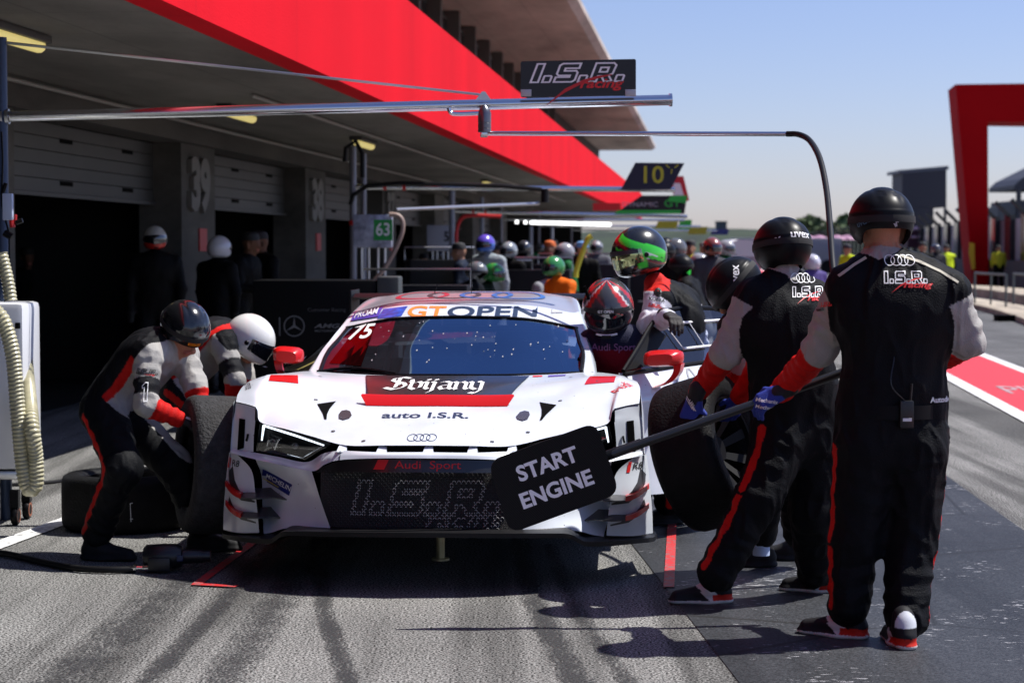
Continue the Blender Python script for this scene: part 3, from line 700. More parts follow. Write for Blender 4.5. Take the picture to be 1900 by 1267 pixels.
# black backing behind all the openings of the nose
m = MB()
bk = [cp(640, 828, .30), cp(560, 806, .45), cp(474, 780, .66), cp(436, 780, .72), cp(428, 990, .72), cp(520, 990, .60), cp(640, 990, .40)]
ce = [c0(828, .24), c0(990, .30)]
L_ = bk; m.add([ce[0]] + L_ + [ce[1]], [(0, 1, 7, 8), (1, 2, 6, 7), (2, 3, 4, 5, 6)])
m.add([Vector((-p.x, p.y, p.z)) for p in [ce[0]] + L_ + [ce[1]]], [(0, 1, 7, 8), (1, 2, 6, 7), (2, 3, 4, 5, 6)])
m.build('nose_cavity', VBLK, car, smooth=False)
# upper black band of the grille
GB = half([[(N_, 851.5, .075), (700, 851.5, .085), (634, 854, .14), (606, 862, .19), (584, 872, .245)], [(N_, 876, .055), (700, 876, .065), (640, 875.5, .115), (610, 876, .17), (588, 877, .22)]])
V, Fc = mirrored(GB, 3, 6); band = cmesh('grille_band', V, Fc, CARB)
# hexagonal mesh grille
def gpt(x, t):   # t 0 top .. 1 bottom
    a = abs(x); yc = .085 + .30 * a * a + .02 * (1 - t)
    return Vector((x, yc, c0(876, .075).z * (1 - t) + c0(984, .06).z * t))
zt, zb = gpt(0, 0).z, gpt(0, 1).z; Hh = zt - zb
m = MB(); hs = .0105; row = 0; z = zb
wid = lambda z_: .432 + (.505 - .432) * (z_ - zb) / Hh
mk = {}
isrV, isrF = join2(xf(isr2(.15, .10, .22), .0, zb + Hh * .54, 1.20, 1.0), xf(text2d('racing', .10, .01, .3, 1.5), .17, zb + Hh * .16, 1))
bmI = tris2((isrV, isrF)); bmI.faces.ensure_lookup_table(); treeI = BVHTree.FromBMesh(bmI); bmI.free()
def on_letter(x, z_): return treeI.ray_cast(Vector((x, z_, 1)), Vector((0, 0, -1)))[0] is not None
m2 = MB()
dx, dz = hs * 2.1, hs * 1.15
rows = int(Hh / dz) + 1
for r_ in range(rows):
    zc = zb + r_ * dz; W_ = wid(zc); n = int(2 * W_ / dx)
    for k in range(-n // 2 - 1, n // 2 + 2):
        xc = k * dx + (dx / 2 if r_ % 2 else 0)
        pts = []
        for a in (0, 60, 120, 180):
            px_, pz_ = xc + dx / 3 * math.cos(R(a)) * 1.0, zc + dz * .5 * math.sin(R(a)) / .866
            pts.append((px_, pz_))
        pts.append((xc + dx / 3 + dx / 3, zc))
        for (a0, b0) in zip(pts[:-2], pts[1:-1]) :
            for tgt in (0,):
                if max(abs(a0[0]), abs(b0[0])) > W_ - .002 or a0[1] > zt or b0[1] > zt: continue
                lit = on_letter((a0[0] + b0[0]) / 2, (a0[1] + b0[1]) / 2)
                A = gpt(a0[0], (zt - a0[1]) / Hh); B = gpt(b0[0], (zt - b0[1]) / Hh); rr = .0019 if lit else .0014
                (m2 if lit else m).tube([A, B], rr, 4, cap=False)
gr = m.build('mesh_grille', mat('mesh_dark', (.035, .035, .037), .45, metal=.4), car, smooth=False)
m2.build('grille_lettering', mat('mesh_white', (.34, .34, .33), .5), gr, smooth=False)
m = MB(); V = [gpt(x, t) + Vector((0, .03, 0)) for t in (0, 1) for x in [-.5 + .05 * i for i in range(21)]]; m.add(V, grid_faces(2, 21)); m.build('radiator', mat('radiator', (.010, .010, .011), .6, bump=.6, bscale=300), car)
# slots between the hood edge and the bar
m = MB()
for cx, hw in ((-.30, .075), (-.098, .105), (.115, .105), (.30, .075)):
    pass
for xx in (-.395, -.205, .012, .215, .395):
    A = Vector((xx, .10 + .3 * xx * xx, 0)); zt_ = c0(825, A.y + .06).z; zb_ = c0(839.5, A.y).z
    m.prism([(xx - .016, A.y + .075, zt_), (xx + .016, A.y + .075, zt_), (xx + .024, A.y + .01, zb_), (xx - .024, A.y + .01, zb_)], (0, .03, 0))
m.build('slot_divider', WHITE, car, smooth=False)
# splitter
sp = [cp(411, 984, .74), cp(413, 990, .66), cp(428, 993, .52), cp(462, 998, .34), cp(498, 1000, .20), cp(510, 994, .15), cp(524, 986, .10), cp(560, 985.5, .06), cp(640, 987, -.01), c0(988, -.05)]
sp = cr(sp, 4); spr = [Vector((-p.x, p.y, p.z)) for p in sp[::-1][1:]]; ol = sp + spr
m = MB(); n = len(ol)
V = [p for p in ol] + [p - Vector((0, 0, .022)) for p in ol] + [Vector((p.x * .96, max(p.y, .3) + .35, p.z)) for p in ol] + [Vector((p.x * .96, max(p.y, .3) + .35, p.z - .05)) for p in ol]
Fc = [(i, i + 1, i + 1 + n, i + n) for i in range(n - 1)] + [(i, i + 1, i + 1 + 2 * n, i + 2 * n) for i in range(n - 1)] + [(i + n, i + 1 + n, i + 1 + 3 * n, i + 3 * n) for i in range(n - 1)]
m.add(V, Fc); m.build('splitter', mat('splitter_black', (.006, .006, .007), .45, spec=.25), car)
# canards (dive planes) with red tips
for dy_, nm in ((0, 1), (36, 2)):
    ed = [cp(540, 929 + dy_, .40), cp(505, 925 + dy_, .41), cp(479, 926 + dy_, .36), cp(462, 926 + dy_, .38), cp(446, 925 + dy_, .43)]
    tp = [cp(446, 925 + dy_, .43), cp(436, 921 + dy_, .48), cp(426, 913 + dy_, .54), cp(417, 901 + dy_, .62)]
    for sgn in (1, -1):
        for pts, mm, nmn, up in ((ed, CANARD, 'canard', .006), (tp, RED, 'canard_tip', .024)):
            P = cr(pts, 5); m = MB(); n = len(P); V = []
            for i, p in enumerate(P):
                q = p + Vector((.02 * 0, .13, .035)) if i else p + Vector((0, .03, .004))
                if nmn == 'canard_tip': q = p + Vector((.0, .06, .010))
                if nmn == 'canard' and i < 3: q = p + Vector((0, .02 + .03 * i, .004 + .008 * i))
                V += [p, p + Vector((0, 0, up)), q + Vector((0, 0, up * .6)), q]
            V = [Vector((v.x * sgn, v.y, v.z)) for v in V]
            Fc = [(4 * i + k, 4 * i + (k + 1) % 4, 4 * i + 4 + (k + 1) % 4, 4 * i + 4 + k) for i in range(n - 1) for k in range(4)] + [(0, 1, 2, 3), (4 * n - 4, 4 * n - 3, 4 * n - 2, 4 * n - 1)]
            m.add(V, Fc); m.build(nmn, mm, car)
# dark printed sweeps on the outer corner panels
bvo = bvh_of([outer])
def dcar(name, pts, m, bvh, off=.0015, cell=.03, par=None, face=(0, -1, 0), mir=True):
    """pts in pixels on the left half, laid on the car"""
    out = []
    P = [cp(x, y, .5) for x, y in pts]
    for s in ((1, -1) if mir else (1,)):
        sh = [(p.x * s, p.z) for p in P]
        if s < 0: sh = sh[::-1]
        out.append(decal(name, poly2(sh), m, par or car, bvh, (0, -.4, 0), (1, 0, 0), (0, 0, 1), off, cell, 2.0))
    return out
dcar('dark_stripe', [(424, 868), (430, 893), (440, 907), (455, 920), (477, 926), (477, 929), (446, 928), (424, 913), (416, 898), (414, 880)], CANARD, bvo)
dcar('dark_stripe', [(417, 925), (426, 940), (440, 952), (460, 961), (479, 964), (479, 967), (446, 964), (424, 951), (414, 938)], CANARD, bvo)
# ---- headlamps
HLb = [(484, 785, .50), (612, 824, .27), (566, 853, .36), (475, 836, .535)]
CLR = glassy('headlamp_glass', (.9, .92, .95), .04, 1.45)
DRL = mat('running_light', (.8, .85, .9), .3, emit=(.85, .92, 1.0), estr=1.3)
for s in (1, -1):
    fl = lambda p: Vector((p.x * s, p.y, p.z))
    P = [cp(*q) for q in HLb]; cen = sum(P, Vector()) / 4
    back = Vector((0, .055, 0))
    m = MB(); Q = [cen + (p - cen) * .99 + back for p in P]; O_ = [cen + (p - cen) * 1.03 + Vector((0, .004, 0)) for p in P]
    V = [fl(p) for p in O_ + Q]; m.add(V, [(i, (i + 1) % 4, (i + 1) % 4 + 4, i + 4) for i in range(4)] + [(4, 5, 6, 7)])
    hl = m.build('headlight', BLK, car, smooth=False)
    def onp(u, v, d=.03):   # bilinear inside the lamp
        a = P[0].lerp(P[1], u); b = P[3].lerp(P[2], u); return fl(a.lerp(b, v) + Vector((0, d, 0)))
    m = MB(); m.tube([onp(.03, .08), onp(.5, .10), onp(.955, .16)], [.0055, .0055, .004], 6); m.tube([onp(.035, .08), onp(.05, .62)], [.0075, .004], 6); m.build('running_light', DRL, hl)
    m = MB(); m.tube([onp(.955, .2), onp(.92, .97, .02), onp(.6, .93, .02)], .0022, 6); m.tube([onp(.18, .78), onp(.16, .34), onp(.36, .36), onp(.37, .74)], .006, 6); m.tube([onp(.33, .42, .012), onp(.34, .82, .012)], .006, 6); m.build('lamp_trim', CHROME, hl)
    m = MB(); m.lathe([(.0, .01), (.018, .008), (.026, 0), (.028, -.02)], onp(.27, .60, .035), (0, -1, 0), 18); m.lathe([(.0, .01), (.013, .008), (.018, 0), (.02, -.02)], onp(.62, .55, .035), (0, -1, 0), 18); m.build('projector_lens', mat('lens', (.05, .05, .06), .05, coat=1), hl)
    m = MB(); nn = 8; V = []
    for i in range(nn + 1):
        for j in range(nn + 1):
            p = onp(i / nn, j / nn, -.012 * math.sin(math.pi * i / nn) * math.sin(math.pi * j / nn) - .003); V.append(p)
    m.add(V, grid_faces(nn + 1, nn + 1)); face_front(m.build('lens_cover', CLR, hl))
    # black strip painted for the shaded recess, and hook, in the corner panel
    m = MB(); m.prism([fl(cp(x, y, d)) for x, y, d in ((444, 776, .60), (455, 778, .575), (452, 831, .570), (440, 835, .595))], (0, .004, 0)); m.build('corner_recess_shade', VBLK, car, smooth=False)
    m = MB(); m.tube([fl(cp(460, 805, .55)), fl(cp(459, 811, .55)), fl(cp(457, 818, .55))], .006, 6); m.build('tow_hook', BLK, car)
# ---- bodywork sides, floor, rear
def side(s):
    m = MB(); arch = []
    yc_, zc_, rr = .98, .49, .375
    for k in range(17):
        a = math.pi * k / 16 * 1.0; arch.append((yc_ - rr * math.cos(a), zc_ - .06 + rr * math.sin(a) * .93))
    topp = [(cp(*q).y, cp(*q).z) for q in ((438, 746, .65), (451, 717, .86), (475, 704, 1.10), (498, 707, 1.46))]
    # front fender skin as fan quads between arch and top
    V = []; n = 17
    for k in range(n):
        t = k / (n - 1); yy = .655 + t * (1.46 - .655)
        # top z by interpolation
        for (ya, za), (yb, zb2) in zip(topp[:-1], topp[1:]):
            if ya <= yy <= yb + 1e-6: zt2 = za + (zb2 - za) * (yy - ya) / (yb - ya)
        xs = .995 - .02 * t
        V += [Vector((xs * s * 1.0, yy, zt2 - .004)), Vector((s * (xs + .02), max(arch[k][0], .6), max(arch[k][1], .43)))]
    Fc = [(2 * i, 2 * i + 1, 2 * i + 3, 2 * i + 2) for i in range(n - 1)]
    m.add(V, Fc)
    # sill and rear quarter
    m.box((s * .95, 2.35, .30), (.06, 1.9, .16), bev=.02)
    return m.build('fender', WHITE, car)
for s in (1, -1): side(s)
REDP = RED
for s in (1, -1):
    P = [[Vector((s * .97, 2.75, .28)), Vector((s * 1.0, 3.2, .28)), Vector((s * 1.0, 3.7, .30)), Vector((s * .97, 4.25, .34))],
         [Vector((s * .98, 2.75, .6)), Vector((s * 1.01, 3.2, .62)), Vector((s * 1.01, 3.7, .64)), Vector((s * .97, 4.25, .62))],
         [Vector((s * .93, 2.75, .88)), Vector((s * .97, 3.2, .95)), Vector((s * .96, 3.7, .97)), Vector((s * .90, 4.25, .90))],
         [Vector((s * .62, 2.75, 1.0)), Vector((s * .62, 3.2, 1.03)), Vector((s * .66, 3.7, 1.0)), Vector((s * .6, 4.3, .93))],
         [Vector((0, 2.9, 1.05)), Vector((0, 3.3, 1.08)), Vector((0, 3.8, 1.05)), Vector((0, 4.35, .95))]]
    g = patch(P, 5, 5); cmesh('rear_quarter', [v for r in g for v in r], grid_faces(len(g), len(g[0])), WHITE)
m = MB(); m.box((0, 2.3, .215), (1.80, 3.4, .03)); m.box((0, 4.2, .55), (1.8, .05, .6)); m.build('floor', VBLK, car, smooth=False)
m = MB(); m.box((0, 1.5, .55), (1.3, .04, .55)); 
for s in (1, -1): m.box((s * .62, 1.0, .5), (.03, .95, .5)); m.box((s * .88, 2.35, .42), (.05, 1.6, .36))
m.build('inner_structure', VBLK, car, smooth=False)
m = MB(); jx, jy = .045, 1.0
for sx in (cp(817, 1020, 1.0).x,): 
    m.lathe([(.022, 0), (.022, .22)], (sx, 1.0, .012), n=14); m.lathe([(0, 0), (.045, .001), (.045, .012), (.02, .014)], (sx, 1.0, .003), n=18)
m.build('air_jack', mat('jack_gold', (.55, .50, .30), .35, metal=.6), car)
# ---- glasshouse
GH = half([
 [(N_, 697, 1.30), (735, 696.5, 1.31), (655, 693.5, 1.36), (590, 690, 1.42), (573, 688.5, 1.46), (570, 700, 1.52)],
 [(N_, 658, 1.58), (745, 658, 1.58), (675, 657, 1.64), (604, 655, 1.71), (596, 653, 1.76), (592, 668, 1.82)],
 [(N_, 622, 1.82), (752, 623, 1.82), (692, 626, 1.88), (625, 630.5, 1.94), (616, 627, 1.99), (611, 642, 2.05)],
 [(N_, 588, 2.08), (760, 590, 2.08), (707, 595.5, 2.12), (643, 608.5, 2.17), (633, 606, 2.22), (627, 622, 2.28)],
 [(N_, 563, 2.34), (765, 565, 2.34), (717, 569.5, 2.36), (668, 579, 2.41), (656, 578, 2.48), (650, 592, 2.54)],
 [(N_, 548, 2.8), (775, 549, 2.8), (734, 553, 2.8), (702, 558, 2.85), (682, 557, 2.9), (676, 572, 2.95)],
 [(N_, 540.5, 3.2), (785, 541, 3.2), (750, 544.5, 3.2), (724, 548.5, 3.22), (705, 552, 3.25), (698, 566, 3.3)],
 [(N_, 541.5, 3.7), (795, 542, 3.7), (768, 546, 3.7), (745, 551, 3.7), (728, 558, 3.7), (720, 572, 3.7)]])
def sub(G, r0, r1, k0, k1): return [r[k0:k1 + 1] for r in G[r0:r1 + 1]]
dense = patch(GH, 8, 8); ns = 8
def cut(r0, r1, k0, k1, name, m, par=None, **kw):
    g = [r[k0 * ns:k1 * ns + 1] for r in dense[r0 * ns:r1 * ns + 1]]; nr, nc = len(g), len(g[0])
    L = [v for r in g for v in r]; Rr = [Vector((-v.x, v.y, v.z)) for v in L]
    return cmesh(name, L + Rr, grid_faces(nr, nc) + [f[::-1] for f in grid_faces(nr, nc, len(L))], m, par, **kw)
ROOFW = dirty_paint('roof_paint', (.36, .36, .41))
SCREEN = glassy('windscreen_glass', (.26, .32, .42), .22, 1.5, .0, (.42, .68, 1.0))
screen = face_front(cut(0, 3, 0, 3, 'windscreen', SCREEN))
banner = cut(3, 4, 0, 3, 'screen_banner', WHITE)
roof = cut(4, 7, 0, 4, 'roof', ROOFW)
pilr = cut(0, 4, 3, 5, 'windscreen_pillar', WHITE)
rail = cut(4, 7, 4, 5, 'roof_rail', WHITE)
# shut lines and fixings
def line_part(name, pts, r_=.0022):
    for s in (1, -1):
        m_ = MB(); m_.tube([Vector((p.x * s, p.y - .002, p.z + .001)) for p in [cp(*q) for q in pts]], r_, 5); m_.build(name, VBLK, car)
line_part('panel_gap', [(438, 746, .65), (456, 750, .60), (475, 756, .545), (474.5, 768, .54), (474, 780, .53)])
line_part('panel_gap', [(427, 838, .64), (450, 837, .58), (470, 840, .53)])
line_part('panel_gap', [(631, 836, .15), (631, 844, .15), (630, 853, .13)], .0016)
# black seal round the glass
def edge_tube(pts, r_, m, name):
    mb = MB(); mb.tube(pts, r_, 6); mb.tube([Vector((-p.x, p.y, p.z)) for p in pts], r_, 6); return mb.build(name, m, car)
el = [dense[i][3 * ns] + Vector((.012, -.004, .004)) for i in range(0, 3 * ns + 1)]
et = [dense[3 * ns][j] + Vector((0, -.004, .003)) for j in range(0, 3 * ns + 1)]
eb = [dense[0][j] + Vector((0, .01, .004)) for j in range(0, 3 * ns + 1)]
edge_tube(el, .010, BLK, 'glass_seal'); edge_tube(et, .007, BLK, 'glass_seal'); edge_tube(eb, .006, BLK, 'glass_seal')
# side glass, left image side is closed
m = MB(); A = [cp(573, 690, 1.5), cp(597, 655, 1.80), cp(617, 630, 2.03), cp(650, 592, 2.54), cp(676, 572, 2.95), cp(698, 566, 3.3)]
B = [Vector((-.93, p.y, .93)) for p in A]
for s in (1,):
    V = [Vector((p.x * s, p.y, p.z)) for p in A + B]; m.add(V, [(i, i + 1, i + 7, i + 6) for i in range(5)])
m.build('side_window', glassy('side_glass', (.05, .06, .07), .06), car)
# wiper
m = MB(); m.tube([cp(588, 689, 1.38), cp(640, 683, 1.42), cp(690, 685, 1.39), cp(735, 692, 1.32)], [.008, .009, .008, .004], 6)
m.tube([cp(612, 684, 1.40), cp(660, 681, 1.41), cp(715, 690, 1.33)], .004, 5); m.build('wiper', BLK, car)
# mirrors
def mirror_(s):
    if s > 0: ctr = cp(537, 658, 1.55); ctr.x = -ctr.x; q = lambda x, y, z: Vector((-x, y, z))
    else:
        ctr = cp(1233, 664, 1.62); ca_, sa_ = math.cos(-.30), math.sin(-.30)
        q = lambda x, y, z: Vector((ctr.x + (x - ctr.x) * ca_ - (y - 1.55) * sa_, ctr.y + (x - ctr.x) * sa_ + (y - 1.55) * ca_, z))
    cx, cy_, cz = 1.065, 1.55, None
    cx = ctr.x; cz = ctr.z
    P = []
    for (yy, sc, dz_) in ((.0, 1.0, 0), (-.03, 1.0, 0), (-.07, .92, -.002), (-.10, .66, -.006)):
        w2, h2 = (.080 if s > 0 else .105) * sc, .044 * sc; r_ = []
        for k in range(20):
            a = 2 * math.pi * k / 20; ca, sa = math.cos(a), math.sin(a); f = (abs(ca) ** 4 + abs(sa) ** 4) ** -.25
            r_.append(q(cx + w2 * ca * f, cy_ + yy, cz + dz_ + h2 * sa * f + .006 * ca))
        P.append(r_)
    mb = MB(); mb.add([v for r in P for v in r], [(i * 20 + k, i * 20 + (k + 1) % 20, (i + 1) * 20 + (k + 1) % 20, (i + 1) * 20 + k) for i in range(3) for k in range(20)] + [tuple(range(60, 80)), tuple(range(20))[::-1]])
    # stem: flat blade curving inwards to the fender
    st = [(cx + .055, cz - .02, .030), (cx + .050, cz - .07, .026), (cx + .025, cz - .12, .024), (cx - .03, cz - .165, .022), (cx - .075, cz - .185, .02)]
    if s < 0: st = [(cx + .080, cz - .03, .040), (cx + .070, cz - .08, .036), (cx + .03, cz - .125, .032), (cx - .03, cz - .150, .028), (cx - .085, cz - .162, .020)]
    C = cr([(a, b, c) for a, b, c in st], 4); V = []
    for i, p in enumerate(C):
        V += [q(p.x - p.z * .6, cy_ - .02, p.y), q(p.x + p.z * .6, cy_ - .05, p.y), q(p.x + p.z * .6, cy_ + .02, p.y + .004), q(p.x - p.z * .5, cy_ + .03, p.y + .004)]
    n = len(C); mb.add(V, [(4 * i + k, 4 * i + (k + 1) % 4, 4 * i + 4 + (k + 1) % 4, 4 * i + 4 + k) for i in range(n - 1) for k in range(4)] + [(0, 1, 2, 3)])
    o = mb.build('side_mirror', RED, car)
    g_ = MB(); g_.box(q(cx, cy_ + .003, cz), (.125, .004, .065), bev=.0015); g_.build('mirror_glass', CHROME, o)
for s in (1, -1): mirror_(s)
# hood details: carbon scoop, red lip, vents, caps
hb_ = bvh_of([hood])
def on_hood(x, y):
    h = hb_.ray_cast(Vector((x, y, 2)), Vector((0, 0, -1)))[0]; return h.z if h is not None else .8
def hpx(px, py):
    """pixel -> (x, y) on the hood by marching"""
    y = .9
    for _ in range(30):
        p = cp(px, py, y); z = on_hood(max(-1, min(1, p.x)), y); s_ = F / (9 + y)
        y += (z - p.z) * s_ / (120) * .5 * -1 if False else 0
        # solve by secant on image row
        e = p.z - z      # ray height above hood at this depth: positive -> hood is further away
        y += e / .38; y = max(.12, min(1.5, y))
    p = cp(px, py, y); return p.x, y
m = MB(); nx, ny = 20, 6; V = []
for j in range(ny + 1):
    t = j / ny; y = 1.275 - t * .565; hw = .425 - .085 * t
    for i in range(nx + 1):
        x = -hw + 2 * hw * i / nx; V.append(Vector((x, y, on_hood(x, y) + .006 + .030 * t * (1 - (abs(x) / hw) ** 6 * .5))))
m.add(V, grid_faces(ny + 1, nx + 1)); scoop = m.build('hood_scoop', CARB, car)
m = MB(); V = []
for j, (y, dz_, hw) in enumerate(((.722, .043, .372), (.705, .040, .376), (.668, .003, .345), (.69, .0, .34))):
    for i in range(nx + 1):
        x = -hw + 2 * hw * i / nx; V.append(Vector((x, y, on_hood(x, y) + dz_)))
m.add(V, grid_faces(4, nx + 1)); m.build('scoop_lip', RED, car)
def hood_decal(name, sh, m, at_px=None, o=None, off=.002, cell=.03, sx=1, sy=1, rot=0, shear=0):
    """2D shape (x right, y towards the windscreen) on the hood around a pixel"""
    if at_px: x, y = hpx(*at_px)
    else: x, y = o
    return decal(name, xf(sh, 0, 0, sx, sy, rot, shear), m, car, hb_, (x, y, 1.2), (1, 0, 0), (0, 1, 0), off, cell, 1.0)
for s in (1, -1):
    for nm, pts, mm, off in (('hood_vent', [(589, 750), (600, 748.5), (624, 745), (612, 759), (607, 770), (606, 779), (602, 778), (599, 768)], VBLK, .003), ('hood_cap', [(629, 769), (634, 763), (643, 761.5), (650, 764), (653, 772), (648, 777), (637, 780), (629, 777)], mat('cap_smoke', (.06, .05, .06), .2, coat=.5), .004)):
        P = [hpx(*q) for q in pts]; P = [(x * s, y) for x, y in P]
        if s < 0: P = P[::-1]
        decal(nm, poly2(P), mm, car, hb_, (0, 0, 1.2), (1, 0, 0), (0, 1, 0), off, .03, 1.0)
    P = [hpx(*q) for q in [(499, 707), (503, 696), (553, 696.5), (554, 712)]]; P = [(x * s, y) for x, y in P]
    if s < 0: P = P[::-1]
    decal('fender_patch', poly2(P), RED, car, hb_, (0, 0, 1.2), (1, 0, 0), (0, 1, 0), .002, .02, 1.0)
TXT = text2d
hood_decal('hood_lettering', text2d('auto I.S.R.', .085, .02, 0, 1.0), PB, (790, 771), sx=1.22, sy=1.35)
hood_decal('maker_rings', rings2(.023, .14, 1.3), PB, (783, 812), sx=1.0, sy=1.75, cell=.02)
hood_decal('small_sticker', rect2(-.04, -.03, .05, .03), mat('sticker_purple', (.10, .05, .35), .4), o=(.56, 1.27))
hood_decal('small_sticker', rect2(-.02, -.02, .03, .02), PR, o=(.46, 1.28))
for s in (1, -1):
    for (x, y) in ((.46, .34), (.60, .72), (.64, 1.12), (.30, .22), (.78, .92)):
        hood_decal('hood_pin', join2(ring2(0, 0, .008, .004, 14), ring2(0, 0, .0025, .005, 8)), mat('pin_dark', (.05, .05, .055), .4), o=(x * s, y), cell=0)
# blackletter word on the scoop, drawn with a broad nib
sb = bvh_of([scoop])
def nib(paths, w_=.13, th=.03, ang=35):
    a = R(ang); n = (math.cos(a) * w_ / 2, math.sin(a) * w_ / 2); out = []
    for P in paths:
        for (x0, y0), (x1, y1) in zip(P[:-1], P[1:]):
            out.append(([(x0 - n[0], y0 - n[1]), (x0 + n[0], y0 + n[1]), (x1 + n[0], y1 + n[1]), (x1 - n[0], y1 - n[1])], [(0, 1, 2, 3)]))
    return join2(*out)
BLt = {'S': (.78, [[(.70, .92), (.45, 1.02), (.18, .90), (.14, .72), (.30, .60), (.58, .48), (.68, .30), (.58, .10), (.32, .0), (.02, .12)], [(.36, .95), (.36, .15)], [(.02, .12), (-.18, -.02)], [(.52, .50), (.40, .30)]]),
       'v': (.50, [[(.0, .62), (.08, .56), (.08, .12), (.24, .0)], [(.24, .0), (.42, .14), (.42, .48), (.30, .62), (.18, .50)], [(.08, .56), (.02, .80)]]),
       'i': (.26, [[(.0, .60), (.10, .52), (.10, .10), (.20, .02)], [(.08, .82), (.14, .76)]]),
       'j': (.26, [[(.0, .60), (.10, .52), (.10, -.10), (-.04, -.24)], [(.08, .82), (.14, .76)]]),
       'a': (.50, [[(.06, .56), (.22, .62), (.38, .52), (.38, .10), (.48, .02)], [(.36, .36), (.12, .26), (.06, .14), (.16, .0), (.36, .10)]]),
       'n': (.54, [[(.0, .60), (.10, .52), (.10, .06), (.14, .0)], [(.12, .48), (.28, .62), (.42, .50), (.42, .10), (.50, .02)]]),
       'y': (.50, [[(.0, .62), (.08, .54), (.08, .14), (.24, .02), (.40, .12)], [(.28, .66), (.42, .56), (.42, -.02), (.26, -.24), (.08, -.20)]])}
x = 0; paths = []
for ch in 'Svijany':
    w_, ps = BLt[ch]; paths += [[(px + x, py) for px, py in p] for p in ps]; x += w_
sh = nib(paths, .15); hh = .17
decal('scoop_lettering', xf(sh, -.285, .865, .148, .33), PW, car, sb, (0, 0, 1.2), (1, 0, 0), (0, 1, 0), .003, .03, 1.0)
# words on banner, roof, screen
bb = bvh_of([banner, pilr]); rb = bvh_of([roof]); sbv = bvh_of([screen, pilr])
decal('banner_lettering', fit2(text2d('GT', .085, .022, 0, 1.45), cp(793, 578, 2.2), .215, .056), PO, car, bb, (0, -.2, 0), (1, 0, 0), (0, 0, 1), .003, .03, 4)
decal('banner_lettering', fit2(text2d('OPEN', .085, .022, 0, 1.45), cp(914, 578.5, 2.2), .50, .056), PB, car, bb, (0, -.2, 0), (1, 0, 0), (0, 0, 1), .003, .03, 4)
sti = mat('sticker_blue', (.07, .06, .40), .35)
decal('banner_sticker', xf(rect2(-.085, -.024, .085, .024), cp(680, 584, 2.25).x, cp(680, 584, 2.25).z, 1, rot=.16, shear=.3), sti, car, bb, (0, -.2, 0), (1, 0, 0), (0, 0, 1), .008, .03, 4)
decal('banner_sticker', xf(rect2(-.072, -.024, .072, .024), cp(730, 578, 2.25).x, cp(730, 580, 2.25).z, 1, rot=.12, shear=.5), mat('sticker_royal', (.02, .08, .45), .3, var=.6, vscale=25), car, bb, (0, -.2, 0), (1, 0, 0), (0, 0, 1), .004, .03, 4)
decal('banner_sticker', xf(join2(stroke([(-.03, -.02), (.03, -.02), (.03, .02), (-.03, .02)], .007, True), stroke([(-.02, 0), (.02, 0)], .012)), .53, 1.232, 1), PG, car, bb, (0, -.2, 0), (1, 0, 0), (0, 0, 1), .004, .03, 4)
rcol = [mat('ring_red', (.45, .02, .04), .4), mat('ring_dark', (.05, .035, .04), .4), mat('ring_blue', (.03, .12, .38), .4), mat('ring_blue', (.03, .12, .38), .4)]
for i in range(4):
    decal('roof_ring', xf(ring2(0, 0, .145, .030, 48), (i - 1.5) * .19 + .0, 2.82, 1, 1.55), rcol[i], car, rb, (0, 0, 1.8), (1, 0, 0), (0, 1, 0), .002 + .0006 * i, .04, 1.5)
decal('number', xf(text2d('75', .16, .02, .25, 1.0), cp(672, 616, 2.08).x, cp(672, 616, 2.08).z, .85, .60, rot=.10), PW, car, sbv, (0, -.2, 0), (1, 0, 0), (0, 0, 1), .004, .03, 4)
decal('number_panel', [(-.70, .96), (-.44, .955), (-.44, 1.15), (-.62, 1.12)] and poly2([(-.655, .965), (-.475, .955), (-.475, 1.145), (-.56, 1.14), (-.60, 1.09)]), glassy('red_tint', (.30, .02, .04), .08, 1.5, .05, (.6, .10, .14)), car, sbv, (0, -.2, 0), (1, 0, 0), (0, 0, 1), .0025, .05, 4)  # see-through red tint over the left part of the screen
decal('banner_sticker', xf(text2d('PROAM', .043, .008, .2, .98), cp(679, 584.5, 2.25).x, cp(679, 584.5, 2.25).z, 1, rot=.20), PW, car, bb, (0, -.2, 0), (1, 0, 0), (0, 0, 1), .014, .02, 4)
# small stone chips on the screen
rnd = random.Random(3); shp = []
for k in range(46):
    x, z = rnd.uniform(-.45, .62), rnd.uniform(.97, 1.17); r_ = rnd.uniform(.0015, .0035)
    shp.append(([(x - r_, z - r_ * .8), (x + r_, z - r_), (x + r_, z + r_), (x - r_ * .7, z + r_)], [(0, 1, 2, 3)]))
decal('screen_chips', join2(*shp), PG, car, sbv, (0, -.2, 0), (1, 0, 0), (0, 0, 1), .003, 0, 4)
# grille band words
gbv = bvh_of([band]); zbn = c0(863, .07).z
decal('band_lettering', xf(text2d('Sport', .050, .003, 0, 1.3), .095, zbn, 1), PR, car, gbv, (0, -.3, 0), (1, 0, 0), (0, 0, 1), .003, .03, 2)
decal('band_lettering', xf(text2d('Audi', .050, .003, 0, 1.3), -.075, zbn, 1), PR, car, gbv, (0, -.3, 0), (1, 0, 0), (0, 0, 1), .003, .03, 2)
decal('band_emblem', poly2([(-.235, zbn - .021), (-.185, zbn - .021), (-.165, zbn + .023), (-.215, zbn + .023)]), PR, car, gbv, (0, -.3, 0), (1, 0, 0), (0, 0, 1), .003, .03, 2)
